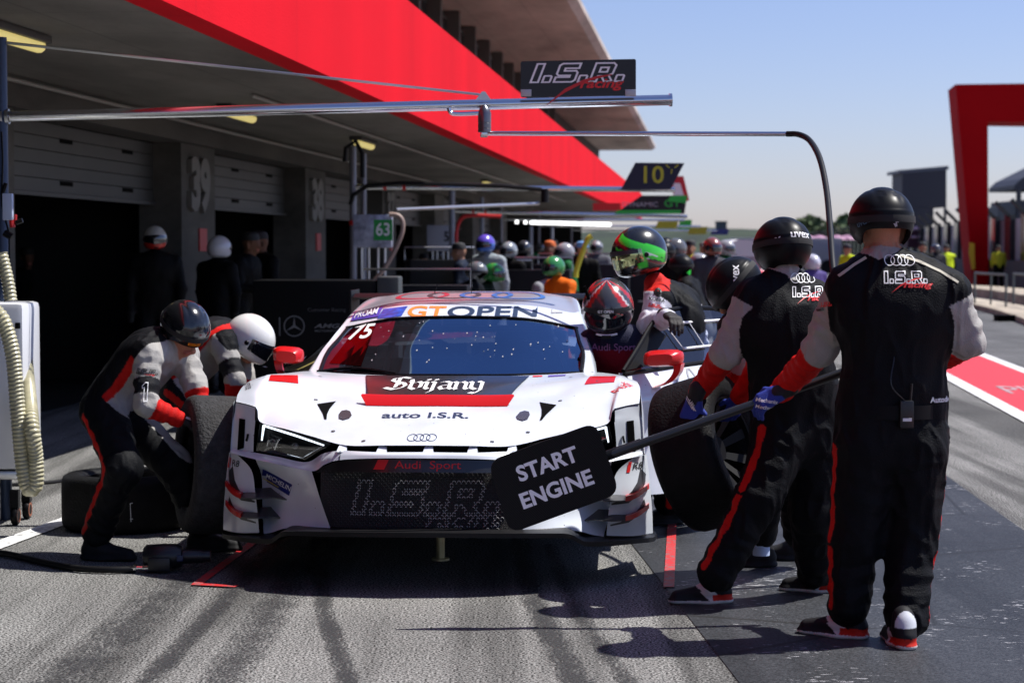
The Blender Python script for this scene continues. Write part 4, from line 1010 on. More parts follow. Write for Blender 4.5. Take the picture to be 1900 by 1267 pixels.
# tyre maker sticker on the cheek
ckb = bvh_of([o for o in bpy.data.objects if o.name.startswith('bumper_cheek')])
p = cp(512, 894, .45); st_rot = -.34
decal('tyre_sticker', xf(rect2(-.088, -.030, .088, .030), p.x, p.z, 1, rot=st_rot), mat('sticker_navy', (.012, .02, .18), .35), car, ckb, (0, -.4, 0), (1, 0, 0), (0, 0, 1), .002, .03, 2)
decal('tyre_sticker', xf(text2d('MICHELIN', .036, .003, .1, .95), p.x + .012, p.z, 1, rot=st_rot), PW, car, ckb, (0, -.4, 0), (1, 0, 0), (0, 0, 1), .0045, .03, 2)
decal('tyre_sticker', xf(rect2(-.075, -.022, .02, -.017), p.x, p.z, 1, rot=st_rot), mat('print_yellow', (.7, .6, .02), .4), car, ckb, (0, -.4, 0), (1, 0, 0), (0, 0, 1), .0045, .03, 2)
for s, px_, py_ in ((1, 432, 861), (-1, 0, 0)):
    p = cp(434, 861, .55)
    decal('model_badge', xf(text2d('R8', .045, .006, .2, 1.0), p.x * s + .0, p.z, 1), PK, car, bvo, (0, -.4, 0), (1, 0, 0), (0, 0, 1), .003, .03, 2)
    decal('model_badge', xf(poly2([(-.02, -.026), (-.004, -.026), (.006, .024), (-.010, .024)]), p.x * s - .032, p.z, 1), PR, car, bvo, (0, -.4, 0), (1, 0, 0), (0, 0, 1), .0025, .03, 2)
# fender words, set on edge
fl_ = decal('fender_lettering', xf(text2d('Audi', .085, .0, 0, 1.0), 0, 0, 1), PR, car, hb_, (.90, .80, 1.2), Vector((.40, .75, 0)), Vector((-.75, .40, 0)), .003, .03, 1.2)
fl_ = decal('fender_lettering', xf(text2d('service', .060, .0, 0, 1.0), 0, 0, 1), PK, car, hb_, (-.955, .84, 1.2), Vector((.18, -.75, 0)), Vector((.75, .18, 0)), .003, .03, 1.2)
# aerial, wing
m = MB(); a = c0(545, 2.9); m.tube([a, a + Vector((0, .02, .30))], .0022, 5); m.tube([cp(806, 545, 3.0), cp(812, 528, 3.0)], .003, 5); m.build('aerial', BLK, car)
wgt = at(950, 544, CO.y + 4.55).z
m = MB(); 
prof = [(0, 0), (.08, .022), (.20, .026), (.30, .010), (.34, -.02), (.28, -.012), (.1, -.008)]
m.prism([(-.935, 4.5 + a, wgt - .03 + b) for a, b in prof], (1.87, 0, 0)); m.build('rear_wing', BLK, car)
for s in (1, -1):
    m = MB(); m.box((s * .945, 4.68, wgt - .06), (.016, .42, .16), bev=.006); m.build('wing_endplate', BLK, car)
    m = MB(); m.prism([(s * .35, 4.6, .9), (s * .35, 4.75, .9), (s * .35, 4.75, wgt - .02), (s * .35, 4.6, wgt - .02)], (.012, 0, 0)); m.build('wing_support', BLK, car)
# cockpit: dash, cage, wheel, seat
m = MB(); m.box((0, 1.72, .80), (1.25, .45, .12), bev=.04); m.box((-.0, 1.95, .62), (.3, .5, .3), bev=.05); m.build('dashboard', mat('dash', (.01, .01, .012), .6), car)
m = MB()
for s in (1, -1):
    m.tube(cr([(s * .66, 1.62, .70), (s * .58, 1.95, .98), (s * .48, 2.35, 1.12), (s * .46, 3.0, 1.15), (s * .60, 3.1, .6)], 5), .020, 8)
m.tube([(-.48, 2.35, 1.12), (.48, 2.35, 1.12)], .02, 8); m.tube([(-.46, 3.0, 1.14), (.6, 3.1, .6)], .02, 8); m.tube([(.46, 3.0, 1.14), (-.6, 3.1, .6)], .02, 8); m.build('roll_cage', mat('cage_grey', (.34, .34, .36), .4), car)
m = MB(); m.tube([(.34 + .15 * math.cos(a), 1.92, .93 + .10 * math.sin(a)) for a in [i * math.pi / 8 for i in range(16)]], .014, 8, closed=True); m.box((.34, 1.95, .93), (.16, .03, .08), bev=.01); m.build('steering_wheel', BLK, car)
m = MB(); m.box((.36, 2.9, .72), (.44, .12, .75), bev=.05); m.box((.36, 2.65, .42), (.44, .5, .14), bev=.05); m.build('seat', mat('seat', (.02, .02, .022), .7), car)
# ---- open door on the driver's side
HX, HY = .965, 1.50; PHI = R(41)
dr = empty('door', (HX, HY, 0), 0); dr.parent = car; dr.rotation_euler = (0, 0, -PHI)
# door-local: +y runs along the door away from the hinge, +x is its outer face
def dpt(y, z, x=0): return Vector((x, y, z))
g = patch([[dpt(0, .27, -.03), dpt(.35, .26, -.02), dpt(.75, .27, -.02), dpt(1.12, .30, -.04)],
           [dpt(0, .42, -.01), dpt(.35, .42, -.035), dpt(.75, .42, -.045), dpt(1.14, .45, -.05)],
           [dpt(0, .62, .01), dpt(.35, .62, -.03), dpt(.75, .62, -.045), dpt(1.16, .65, -.03)],
           [dpt(0, .745, .04), dpt(.35, .745, .03), dpt(.75, .75, .025), dpt(1.16, .78, .03)],
           [dpt(0, .80, .035), dpt(.35, .80, .03), dpt(.75, .81, .03), dpt(1.16, .84, .03)],
           [dpt(0, .915, -.06), dpt(.35, .925, -.05), dpt(.75, .945, -.04), dpt(1.14, .985, -.03)]], 6, 8)
dsk = cmesh('door_skin', [v for r in g for v in r] + [v + Vector((-.05, 0, 0)) for r in g for v in r], grid_faces(len(g), len(g[0])) + grid_faces(len(g), len(g[0]), len(g) * len(g[0])), WHITE, dr)
db = bvh_of([dsk])
decal('door_rings', xf(rings2(.082, .15, 1.3), .60, .865, 1), PG, dr, db, (.6, 0, 0), (0, 1, 0), (0, 0, 1), .003, .05, 2)
decal('door_patch', poly2([(.66, .30), (1.08, .30), (1.13, .70), (.86, .72)]), RED, dr, db, (.6, 0, 0), (0, 1, 0), (0, 0, 1), .003, .05, 2)
0 and decal('door_number', xf(text2d('75', .2, .03, .1, .8), .30, .55, 1), PK, dr, db, (.6, 0, 0), (0, 1, 0), (0, 0, 1), .003, .05, 2)
fr = cr([dpt(-.02, .93, -.06), dpt(.16, 1.05, -.11), dpt(.36, 1.18, -.17), dpt(.52, 1.235, -.20), dpt(.78, 1.245, -.20), dpt(1.02, 1.20, -.17), dpt(1.13, .99, -.04)], 6)
bt = [dpt(-.02 + 1.15 * i / (len(fr) - 1), .915 + .06 * i / (len(fr) - 1), -.055) for i in range(len(fr))]
m = MB(); m.add(fr + bt, [(i, i + 1, i + 1 + len(fr), i + len(fr)) for i in range(len(fr) - 1)]); face_front(m.build('door_window', glassy('door_poly', (.62, .68, .78), .06, 1.5, 0), dr), (1, -.3, 0))
m = MB(); m.tube(fr, .013, 8); m.tube([bt[0], bt[-1]], .012, 8); 
m.add([fr[0], fr[5], fr[11], dpt(.42, 1.10, -.13), dpt(.17, .95, -.06)], [(0, 1, 2, 3, 4)]); m.build('window_frame', BLK, dr)
m = MB(); a, b, c, d = dpt(.42, 1.165, -.16), dpt(.98, 1.175, -.16), dpt(.98, 1.045, -.09), dpt(.50, 1.03, -.09)
for p, q in ((a, b), (d, c)): m.tube([p + Vector((.012, 0, 0)), q + Vector((.012, 0, 0))], .008, 6)
for t in (0, .38, 1): m.tube([a.lerp(b, t) + Vector((.012, 0, 0)), d.lerp(c, t) + Vector((.012, 0, 0))], .003, 6)
m.build('sliding_pane_frame', PW, dr)
# ================================================================ SOFT SHAPES: bodies, hands, shoes as one continuous surface each
_rs = np.random.RandomState(5); _LAT = _rs.rand(32, 32, 32)
def vn(P):
    """value noise in -1..1 at points P (n,3)"""
    i = np.floor(P).astype(int); f = P - i; f = f * f * (3 - 2 * f); i &= 31; j = (i + 1) & 31; r = 0
    for a in (0, 1):
        for b in (0, 1):
            for c in (0, 1):
                wx = f[:, 0] if a else 1 - f[:, 0]; wy = f[:, 1] if b else 1 - f[:, 1]; wz = f[:, 2] if c else 1 - f[:, 2]
                r = r + wx * wy * wz * _LAT[(j if a else i)[:, 0], (j if b else i)[:, 1], (j if c else i)[:, 2]]
    return r * 2 - 1
class Prim:
    def __init__(s, a, b, ra, rb, col=None, sq=None, k=.03, fold=0, wl=.05, rev=False, ph=0):
        s.a = np.array(a, float); s.b = np.array(b, float); s.ra, s.rb = ra, rb; s.col = col; s.k = k; s.fold = fold; s.wl = wl; s.ph = ph
        s.sq = None if sq is None else (np.array(Vector(sq[0]).normalized()), sq[1])
        s.ba = s.b - s.a; s.L2 = max(1e-9, float(s.ba @ s.ba)); s.L = math.sqrt(s.L2)
    def loc(s, P):
        pa = P - s.a; h = np.clip(pa @ s.ba / s.L2, 0, 1); q = pa - h[:, None] * s.ba; return h, q
    def d(s, P, fold=True):
        h, q = s.loc(P)
        if s.sq: q = q + s.sq[0] * ((q @ s.sq[0]) * (1 / s.sq[1] - 1))[:, None]
        dd = np.sqrt((q * q).sum(1)) - (s.ra + (s.rb - s.ra) * h)
        if s.sq: dd = dd * (.5 + .5 * s.sq[1])
        if s.fold and fold:
            n = vn(P * 9 + s.ph); n2 = vn(P * np.array([16, 16, 22]) + 7 + s.ph)
            w_ = np.sin(2 * math.pi * (h * s.L / s.wl) + n * 3.2 + s.ph) ; dd = dd + s.fold * (w_ * np.abs(w_)) * (.55 + .45 * n2)
        return dd
def soft(name, prims, res, m, parent=None, wr=0, wf=(9, 9, 5), dcol=(.5, .5, .5), cfun=None, smooth_it=1):
    lo = np.min([np.minimum(p.a - max(p.ra, p.rb), p.b - max(p.ra, p.rb)) for p in prims], 0) - res * 4
    hi = np.max([np.maximum(p.a + max(p.ra, p.rb), p.b + max(p.ra, p.rb)) for p in prims], 0) + res * 4
    n = np.ceil((hi - lo) / res).astype(int) + 1; D = np.full(n, .3)
    for p in prims:
        r_ = max(p.ra, p.rb) + .045
        a = np.maximum(((np.minimum(p.a, p.b) - r_ - lo) / res).astype(int), 0); b = np.minimum(((np.maximum(p.a, p.b) + r_ - lo) / res).astype(int) + 2, n)
        I = np.stack(np.meshgrid(*[np.arange(a[i], b[i]) for i in range(3)], indexing='ij'), -1); sh = I.shape[:3]
        d = p.d(I.reshape(-1, 3) * res + lo).reshape(sh); o = D[a[0]:b[0], a[1]:b[1], a[2]:b[2]]
        h = np.clip(.5 + .5 * (o - d) / p.k, 0, 1); D[a[0]:b[0], a[1]:b[1], a[2]:b[2]] = o * (1 - h) + d * h - p.k * h * (1 - h)
    if wr:
        M = np.argwhere(np.abs(D) < .03); P = M * res + lo; W_ = np.array(wf, float)
        n1 = vn(P * W_ + 3); n2 = vn(P * W_ * 2.1 + 11 + n1[:, None] * .8); v = (1 - 2.4 * np.abs(n2) ** .75) * .7 + n1 * .5
        D[M[:, 0], M[:, 1], M[:, 2]] -= wr * v
    S = D < 0
    c = [S[i:n[0] - 1 + i, j:n[1] - 1 + j, k:n[2] - 1 + k] for i in (0, 1) for j in (0, 1) for k in (0, 1)]
    cnt = sum(x.astype(np.int8) for x in c); A = (cnt > 0) & (cnt < 8); idx = -np.ones(A.shape, int); C = np.argwhere(A); idx[A] = np.arange(len(C))
    acc = np.zeros((len(C), 3)); num = np.zeros(len(C))
    cor = [(i, j, k) for i in (0, 1) for j in (0, 1) for k in (0, 1)]
    val = {q: D[C[:, 0] + q[0], C[:, 1] + q[1], C[:, 2] + q[2]] for q in cor}
    for q in cor:
        for ax in range(3):
            if q[ax] == 0:
                r_ = list(q); r_[ax] = 1; r_ = tuple(r_); va_, vb_ = val[q], val[r_]; mk_ = (va_ < 0) != (vb_ < 0)
                t = np.where(mk_, va_ / np.where(mk_, va_ - vb_, 1), 0); pt = np.array(q, float)[None].repeat(len(C), 0); pt[:, ax] = t
                acc[mk_] += pt[mk_]; num[mk_] += 1
    V = (C + acc / num[:, None]) * res + lo; F_ = []
    for ax in range(3):
        o = [slice(1, n[i] - 1) for i in range(3)]
        s0 = S[1:-1, 1:-1, 1:-1]; sh_ = [slice(1, -1)] * 3; sh_[ax] = slice(2, None); s1 = S[tuple(sh_)]
        e = np.argwhere(s0 != s1) + 1; u, w_ = [(1, 2), (2, 0), (0, 1)][ax]
        du = np.zeros(3, int); du[u] = 1; dw = np.zeros(3, int); dw[w_] = 1
        q = [idx[tuple((e - x).T)] for x in (du * 0, du, du + dw, dw)]; q = np.stack(q, 1)
        fl = S[tuple(e.T)]; q[~fl] = q[~fl][:, ::-1]; F_.append(q[(q >= 0).all(1)])
    Q = np.concatenate(F_)
    for _ in range(smooth_it):
        s_ = np.zeros_like(V); k_ = np.zeros(len(V))
        for i in range(4):
            for j in (1, 3): np.add.at(s_, Q[:, i], V[Q[:, (i + j) % 4]]); np.add.at(k_, Q[:, i], 1)
        V = V * .45 + s_ / k_[:, None] * .55
    cols = np.tile(np.array(dcol, float), (len(V), 1)); ds = np.stack([p.d(V, False) for p in prims]); w_ = ds.argmin(0)
    for i, p in enumerate(prims):
        mk_ = w_ == i
        if not mk_.any() or p.col is None: continue
        if callable(p.col): h, q = p.loc(V[mk_]); cols[mk_] = p.col(h, q, V[mk_])
        else: cols[mk_] = p.col
    if cfun is not None: cols = cfun(V, cols)
    me = bpy.data.meshes.new(name); me.vertices.add(len(V)); me.vertices.foreach_set('co', V.ravel())
    me.loops.add(Q.size); me.loops.foreach_set('vertex_index', Q.ravel()); me.polygons.add(len(Q)); me.polygons.foreach_set('loop_start', np.arange(0, Q.size, 4)); me.polygons.foreach_set('loop_total', np.full(len(Q), 4))
    me.update(calc_edges=True); me.validate(); me.shade_smooth(); me.materials.append(m)
    at_ = me.color_attributes.new('col', 'FLOAT_COLOR', 'POINT'); at_.data.foreach_set('color', np.concatenate([cols, np.ones((len(V), 1))], 1).ravel())
    return link(name, me, parent)
CLOTH = mat('suit_cloth', (.5, .5, .5), .62, attr=True, bump=.35, bscale=160, spec=.10, var=.08, vscale=14)
SKINLEATHER = mat('shoe_leather', (.5, .5, .5), .65, attr=True, spec=.2)
GLV = mat('glove_cloth', (.5, .5, .5), .7, attr=True, bump=.3, bscale=200)
cB = (.0050, .0055, .0070); cW = (.34, .328, .31); cR = (.50, .010, .008); cS = (.42, .20, .13); cG = (.20, .20, .20); cBl = (.012, .035, .30); cD = (.012, .013, .017)
def V3(*a): return np.array(a, float)
def jn(px, py, Y): p = at(px, py, Y); return V3(p.x, p.y, p.z)
def nrm(v): return v / max(1e-9, np.linalg.norm(v))
def sleeve(c1, c2, cut_, band=None):
    def f(h, q, P):
        c = np.where((h < cut_)[:, None], np.array(c1), np.array(c2))
        if band: c = np.where(((h > band[0]) & (h < band[1]))[:, None], np.array(band[2]), c)
        return c
    return f
def trouser(base, stripe, out, wd=.020):
    out = np.array(out, float)
    def f(h, q, P):
        u = nrm(out); r = np.sqrt((q * q).sum(1)) + 1e-6; c = (q @ u) / r
        ang = np.arccos(np.clip(c, -1, 1)) * r
        return np.where((ang < wd)[:, None], np.array(stripe), np.array(base))
    return f
def body(J, fwd, sc=1.0, vest=cB, sl=(cW, cR), slc=.55, pants=cB, stripe=cR, collar=cW, skin=cS, armband=None, outL=None, outR=None, slim=1.0, chestw=1.0, pipe=None, neckr=.056, headskin=True, baggy=1.0, shc=.13):
    """J: joints (world). returns list of prims"""
    f = nrm(np.array(fwd, float)); P = []
    pel, che, nek = J['pelvis'], J['chest'], J['neck']; up = nrm(che - pel); side = nrm(np.cross(f, up)); f2 = nrm(np.cross(up, side)); SQ = (tuple(f2), .68)
    mid = pel * .5 + che * .5; s = sc * slim
    P.append(Prim(pel - side * .055 * s, pel + side * .055 * s, .145 * s, .145 * s, pants, SQ, .05, .004, .07))
    P.append(Prim(pel + up * .03, mid, .165 * s, .170 * s, vest, SQ, .06, .006, .09))
    P.append(Prim(pel + up * .11 - side * .05 * s, pel + up * .13 + side * .05 * s, .150 * s, .150 * s, vest, (tuple(f2), .74), .04, .006, .05))
    P.append(Prim(mid, che, .172 * s, .190 * s * chestw, vest, SQ, .06))
    P.append(Prim(che - side * .07 * s, che + side * .07 * s, .155 * s * chestw, .155 * s * chestw, vest, SQ, .06))
    for k in 'LR':
        sh_, el, wr = J['sh' + k], J['el' + k], J['wr' + k]
        P.append(Prim(nek + (sh_ - nek) * .12 - up * .02, sh_, .066 * s, .072 * s, vest, None, .07))
        P.append(Prim(sh_, el, .070 * s * baggy, .060 * s * baggy, sleeve(vest, sl[0], shc, armband if (armband and k == 'L') else None), None, .035, .006, .060, ph=1 if k == 'L' else 4))
        P.append(Prim(el, wr, .058 * s * baggy, .043 * s, sleeve(sl[0], sl[1], slc - .5), None, .02, .005, .045, ph=2 if k == 'L' else 6))
    P.append(Prim(nek - up * .022, nek + (J['head'] - nek) * .10, .066 * s, .062 * s, collar, None, .012))
    hd = J['head']
    if headskin:
        hf = nrm(np.array(J['hf'], float)); hu = nrm(np.array(J.get('hu', (0, 0, 1)), float)); hs = nrm(np.cross(hf, hu)); hu = np.cross(hs, hf)
        P.append(Prim(nek, hd - hu * .06 - hf * .01, neckr * s, neckr * s, skin, None, .02))
        P.append(Prim(hd + hu * .01 - hf * .02, hd + hu * .01 + hf * .02, .085, .082, skin, (tuple(hs), .86), .03))
        P.append(Prim(hd - hu * .05 + hf * .03, hd - hu * .085 + hf * .055, .060, .036, skin, (tuple(hs), .9), .03))
        P.append(Prim(hd - hu * .005 + hf * .095, hd - hu * .045 + hf * .115, .010, .016, skin, None, .018))
        P.append(Prim(hd - hu * .075 + hf * .092 - hs * .018, hd - hu * .075 + hf * .092 + hs * .018, .008, .008, (.38, .13, .10), None, .008))
        for e in (-1, 1): P.append(Prim(hd - hu * .005 + hs * e * .083, hd - hu * .055 + hs * e * .080 + hf * .004, .018, .012, skin, (tuple(hf), .8), .008))
    for k, o in (('L', outL), ('R', outR)):
        hp, kn, an = J['hip' + k], J['kn' + k], J['an' + k]; o = o if o is not None else side * (-1 if k == 'L' else 1)
        hx = nrm(kn - hp); o = np.array(o, float); o = nrm(o - hx * (o @ hx)); ax_ = nrm(an - kn); o2 = nrm(o - ax_ * (o @ ax_))
        P.append(Prim(hp, kn, .110 * s * baggy, .088 * s * baggy, trouser(pants, stripe, o) if stripe is not None else pants, None, .05, .004, .09, ph=3))
        P.append(Prim(kn, an, .086 * s * baggy, .073 * s * baggy, trouser(pants, stripe, o2) if stripe is not None else pants, None, .035, .007, .075, ph=5 if k == 'L' else 9))
    return P
def hand_(name, wr, fdir, palm, col, parent, curl=1.0, side_=1, res=.0045, sc=1.0, cuff=None, thumb=1.0):
    """wr wrist point, fdir towards the fingers, palm = palm normal, side_ = +1 thumb on fdir x palm side"""
    f = nrm(np.array(fdir, float)); n = np.array(palm, float); n = nrm(n - f * (n @ f)); t = np.cross(f, n) * side_; s = sc; P = []
    for i, (o, L) in enumerate(((-.028, .068), (-.010, .078), (.010, .074), (.028, .060))):
        base = wr + (f * .082 + t * -o) * s; P.append(Prim(wr + f * .012 * s - t * o * .6 * s, base, .017 * s, .013 * s, col, None, .012))
        d = f; p = base
        for j, (l_, c_) in enumerate(((.46, .75), (.32, .95), (.24, .8))):
            a = c_ * curl * (1 + .08 * (i - 1.5)); d = nrm(d * math.cos(a) + n * math.sin(a)); nn = nrm(np.cross(t, d)) * 1
            q = p + d * L * l_ * s * 1.15; P.append(Prim(p, q, (.0105 - .001 * j) * s, (.0098 - .001 * j) * s, col, None, .004)); p = q
            # rotate the palm normal with the finger
            n_ = n - d * (n @ d); n = n if np.linalg.norm(n_) < .05 else n
    b = wr + (f * .028 + t * .022) * s; d = nrm(f * .55 + t * .75 + n * .35 * thumb); p1_ = b + d * .038 * s; d2_ = nrm(f * .75 + t * .15 + n * .7 * thumb); p2_ = p1_ + d2_ * .032 * s
    P += [Prim(wr + f * .01 * s, b, .017 * s, .016 * s, col, None, .012), Prim(b, p1_, .015 * s, .012 * s, col, None, .008), Prim(p1_, p2_, .0115 * s, .010 * s, col, None, .004)]
    P.append(Prim(wr - f * .035 * s, wr + f * .01 * s, .036 * s, .030 * s, cuff or col, (tuple(n), .8), .012))
    return soft(name, P, res, GLV, parent)
def shoe(name, heel, d, parent, kind='sport', pitch=0, sc=1.0, high=False):
    """heel: ground point under the heel, d: horizontal toe direction"""
    d = nrm(np.array([d[0], d[1], 0.])); u = V3(0, 0, 1)
    if pitch: dd = nrm(d * math.cos(pitch) - u * math.sin(pitch)); uu = nrm(u * math.cos(pitch) + d * math.sin(pitch))
    else: dd, uu = d, u
    s_ = np.cross(dd, uu); h = np.array(heel, float); s = sc
    def pt(a, b, c=0): return h + dd * a * s + uu * b * s + s_ * c * s
    P = [Prim(pt(.04, .05), pt(.10, .055), .040 * s, .040 * s), Prim(pt(.10, .055), pt(.235, .036), .042 * s, .032 * s, None, (tuple(uu), .85)), Prim(pt(.02, .05), pt(.05, .10), .034 * s, .038 * s),
         Prim(pt(.05, .10), pt(.065, .125 if not high else .24), .040 * s, .040 * s), Prim(pt(.02, .014), pt(.10, .012), .040 * s, .043 * s, None, (tuple(uu), .35)), Prim(pt(.10, .012), pt(.24, .016), .043 * s, .038 * s, None, (tuple(uu), .35))]
    def cf(V, c):
        L = V - h; a = L @ dd / s; b = L @ uu / s; w_ = L @ s_ / s; c[:] = (.012, .012, .014)
        if kind == 'sport':
            c[(b > .02) & (np.abs((a - .075) - (b - .03) * 1.1) < .022 + (b < .06) * .012) & (a > .04) & (a < .17)] = (.55, .55, .56)
            c[(b < .045) & (a < .085)] = (.50, .02, .01); c[(b > .085) & (a < .03)] = (.55, .57, .62); c[b < .020] = (.60, .59, .57)
        if kind == 'boot': c[b < .012] = (.02, .02, .02)
        return c
    return soft(name, P, .005, SKINLEATHER, parent, cfun=cf)

# ---------------------------------------------------------------- helmets
HPAINT = mat('helmet_paint', (.5, .5, .5), .22, coat=.7, attr=True); HMATTE = mat('helmet_matte', (.007, .0075, .009), .36, coat=.0, spec=.13)
VIS = mat('visor_dark', (.01, .012, .016), .05, coat=1, spec=.8); VISM = mat('visor_iridium', (.10, .16, .35), .06, metal=.9)
def helmet(c, fwd, up, parent, kind='full', col=None, sc=1.0, m=None, visor=VIS, name='helmet', strap=None, low=0):
    """c head centre in world, forward and up directions; the helmet shell with its visor or goggles as children"""
    f = Vector(fwd).normalized(); u = Vector(up); u = (u - f * u.dot(f)).normalized(); r_ = f.cross(u); M = Matrix((r_, f, u)).transposed(); c = Vector(c)
    na, ne = 72, 48; V = []; cols = []
    def shape(az, el, grow=0):
        ce, se = math.cos(el), math.sin(el); x, y, z = math.sin(az) * ce, math.cos(az) * ce, se
        rx, ry, rz = .122, .150 if kind == 'full' else .143, .140 if kind == 'full' else .128
        y0 = -.008
        if kind == 'full':
            ch = max(0, math.cos(az)) ** 2 * max(0, min(1, (-.15 - el) / .5)); ry2 = ry + .010 * ch
            p = Vector((x * (rx + grow), y * (ry2 + grow) + y0, z * (rz + grow)))
            if z < -.55: p.z = -.55 * rz + (p.z + .55 * rz) * .55; p.x *= 1.0; 
            p.y += .012 * ch
        else:
            p = Vector((x * (rx + grow), y * (ry + grow) + y0, z * (rz + grow)))
        return p * sc
    # rim elevation under which the shell is cut away
    def rim(az):
        a = abs((az + math.pi) % (2 * math.pi) - math.pi)          # 0 front .. pi back
        if kind == 'full': return -.95 + .0 * a
        fr = max(0, 1 - a / .95); fr = fr * fr * (3 - 2 * fr); ear = math.exp(-((a - 1.65) / .42) ** 2); return -.30 - low + (.40 + low) * fr - (.52 - low * .5) * ear
    me_v = []; 
    for j in range(ne + 1):
        for i in range(na):
            az = 2 * math.pi * i / na; r0 = rim(az); el = r0 + (math.pi / 2 - r0) * (j / ne) ** .9; p = shape(az, el)
            if kind == 'open':      # crown ridge and vents
                g_ = math.exp(-((abs(p.x) / sc - .045) / .010) ** 2) * max(0, min(1, (el - .35) / .3)); p = p * (1 - .022 * g_)
                if abs(abs(p.x) / sc - .026) < .010 and .75 < el < .98 : p = p * .985
                lip = math.exp(-((el - .22) / .05) ** 2) * (1 if math.cos(az) < .75 else 0); p = p * (1 + .016 * lip)
            V.append(c + M @ p); az2 = (az + math.pi) % (2 * math.pi) - math.pi
            cols.append((*(col(az2, el) if callable(col) else (col or (.014, .015, .018))), 1))
    Fc = [(j * na + i, j * na + (i + 1) % na, (j + 1) * na + (i + 1) % na, (j + 1) * na + i) for j in range(ne) for i in range(na)]
    def inopen(fc):
        if kind != 'full': return False
        q = sum((V[k] for k in fc), Vector()) / 4 - c; q = M.inverted() @ q / sc; az = math.atan2(q.x, q.y); el = math.atan2(q.z, math.hypot(q.x, q.y))
        return abs(az) < 1.12 and -.34 + .12 * abs(az) < el < .30 - .06 * az * az
    Fc = [q for q in Fc if not inopen(q)]
    # inner lining
    n0 = len(V); V += [c + (v - c) * .90 for v in V]; cols += [(.01, .01, .01, 1)] * n0; Fc += [tuple(k + n0 for k in q[::-1]) for q in Fc]
    Fc += [(i, (i + 1) % na, (i + 1) % na + n0, i + n0) for i in range(na)]
    o = mesh(name, V, Fc, m or HPAINT, parent, True, 50); a = o.data.color_attributes.new('col', 'FLOAT_COLOR', 'POINT'); a.data.foreach_set('color', [x for q in cols for x in q])
    def shell(name_, az0, az1, e0, e1, grow, mm, n1=22, n2=8, thick=.004):
        W_ = []; 
        for g_ in (grow, grow - thick):
            for j in range(n2 + 1):
                for i in range(n1 + 1):
                    az = az0 + (az1 - az0) * i / n1; ea = e0(az) if callable(e0) else e0; eb = e1(az) if callable(e1) else e1; W_.append(c + M @ shape(az, ea + (eb - ea) * j / n2, g_))
        k = (n1 + 1) * (n2 + 1); G = grid_faces(n2 + 1, n1 + 1); bd = list(range(n1 + 1)) + [(j + 1) * (n1 + 1) - 1 for j in range(1, n2 + 1)] + [n2 * (n1 + 1) + i for i in range(n1 - 1, -1, -1)] + [j * (n1 + 1) for j in range(n2 - 1, 0, -1)]
        return mesh(name_, W_, G + [tuple(x + k for x in q[::-1]) for q in G] + [(bd[i], bd[(i + 1) % len(bd)], bd[(i + 1) % len(bd)] + k, bd[i] + k) for i in range(len(bd))], mm, o, True, 50)
    if kind == 'full':
        shell('visor', -1.15, 1.15, lambda a: -.36 + .12 * abs(a), lambda a: .32 - .06 * a * a, .003, visor)
        if strap: shell('visor_strip', -1.02, 1.02, lambda a: .16 - .05 * a * a, lambda a: .32 - .06 * a * a, .006, strap, n2=3)
        mb = MB(); 
        for s__ in (-1, 1): mb.lathe([(.0, .006), (.010, .006), (.014, 0)], c + M @ shape(1.28 * s__, -.02, .002), M @ Vector((s__, .2, 0)), 14)
        mb.box(c + M @ (Vector((0, .158, -.085)) * sc), (.05, .012, .014), M); mb.build('helmet_fitting', BLK, o)
    else:
        shell('goggle_strap', -math.pi, math.pi, lambda a: -.10 + .0 * a, lambda a: .10, .004, mat('strap_black', (.01, .01, .011), .8), n1=48, n2=3)
    o['_'] = 0; del o['_']
    return o, (lambda az, el, g_=.003: c + M @ shape(az, el, g_)), M
def helmet_text(o, pos, M, s, az, el, size, m, sx=1, rot=0, name='helmet_lettering', bold=.02, shape2=None):
    p = pos(az, el, .03); n = (pos(az, el, .05) - pos(az, el, 0)).normalized(); u = (M @ Vector((0, 0, 1))); x = u.cross(n).normalized() ; y = n.cross(x)
    sh = shape2 or text2d(s, size, bold, 0, sx)
    return decal(name, xf(sh, 0, 0, 1, 1, rot), m, o, bvh_of([o]), p, x, y, .003, .012, .06)
def bodydecal(name, par, bv, px, py, Y, sh, m, x=None, y=None, tilt=0, size=1):
    """2D shape on the cloth facing the camera side"""
    p = at(px, py, Y); x = Vector(x) if x is not None else Vector((1, 0, 0)); y = Vector(y) if y is not None else Vector((0, 0, 1))
    return decal(name, xf(sh, 0, 0, size, size, tilt), m, par, bv, p, x, y, .0035, .015, .45)
def goggles(c, f, u, par, lens):
    f = Vector(f).normalized(); u = Vector(u); u = (u - f * u.dot(f)).normalized(); r_ = f.cross(u); c = Vector(c)
    def arc(g_, h0, h1, w_): return [c + r_ * math.sin(a) * (.088 + g_) * w_ + f * (math.cos(a) * (.108 + g_) - .0) + u * h for h in (h0, h1) for a in [(-1 + 2 * i / 16) * 1.05 for i in range(17)]]
    m = MB(); V = arc(.012, -.028, .030, 1); W_ = arc(-.002, -.034, .036, 1)
    m.add(V + W_, [(i, i + 1, i + 18, i + 17) for i in range(16)] + [(i, i + 1, i + 35, i + 34) for i in range(16)] + [(17 + i, 18 + i, 52 + i, 51 + i) for i in range(16)] + [(0, 17, 51, 34), (16, 33, 67, 50)]); g_ = m.build('goggles', BLK, par)
    m = MB(); V = arc(.0145, -.020, .022, .88); m.add(V, grid_faces(2, 17)); m.build('goggle_lens', lens, g_)
    return g_
def person(label, J, fwd, cat='person', res=.007, group=None, wr=.004, extra=None, **kw):
    P = body(J, fwd, **kw)
    if extra: P += extra
    o = soft('person', P, res, CLOTH, None, wr, (10, 10, 4.5)); tag(o, label, cat, group)
    return o
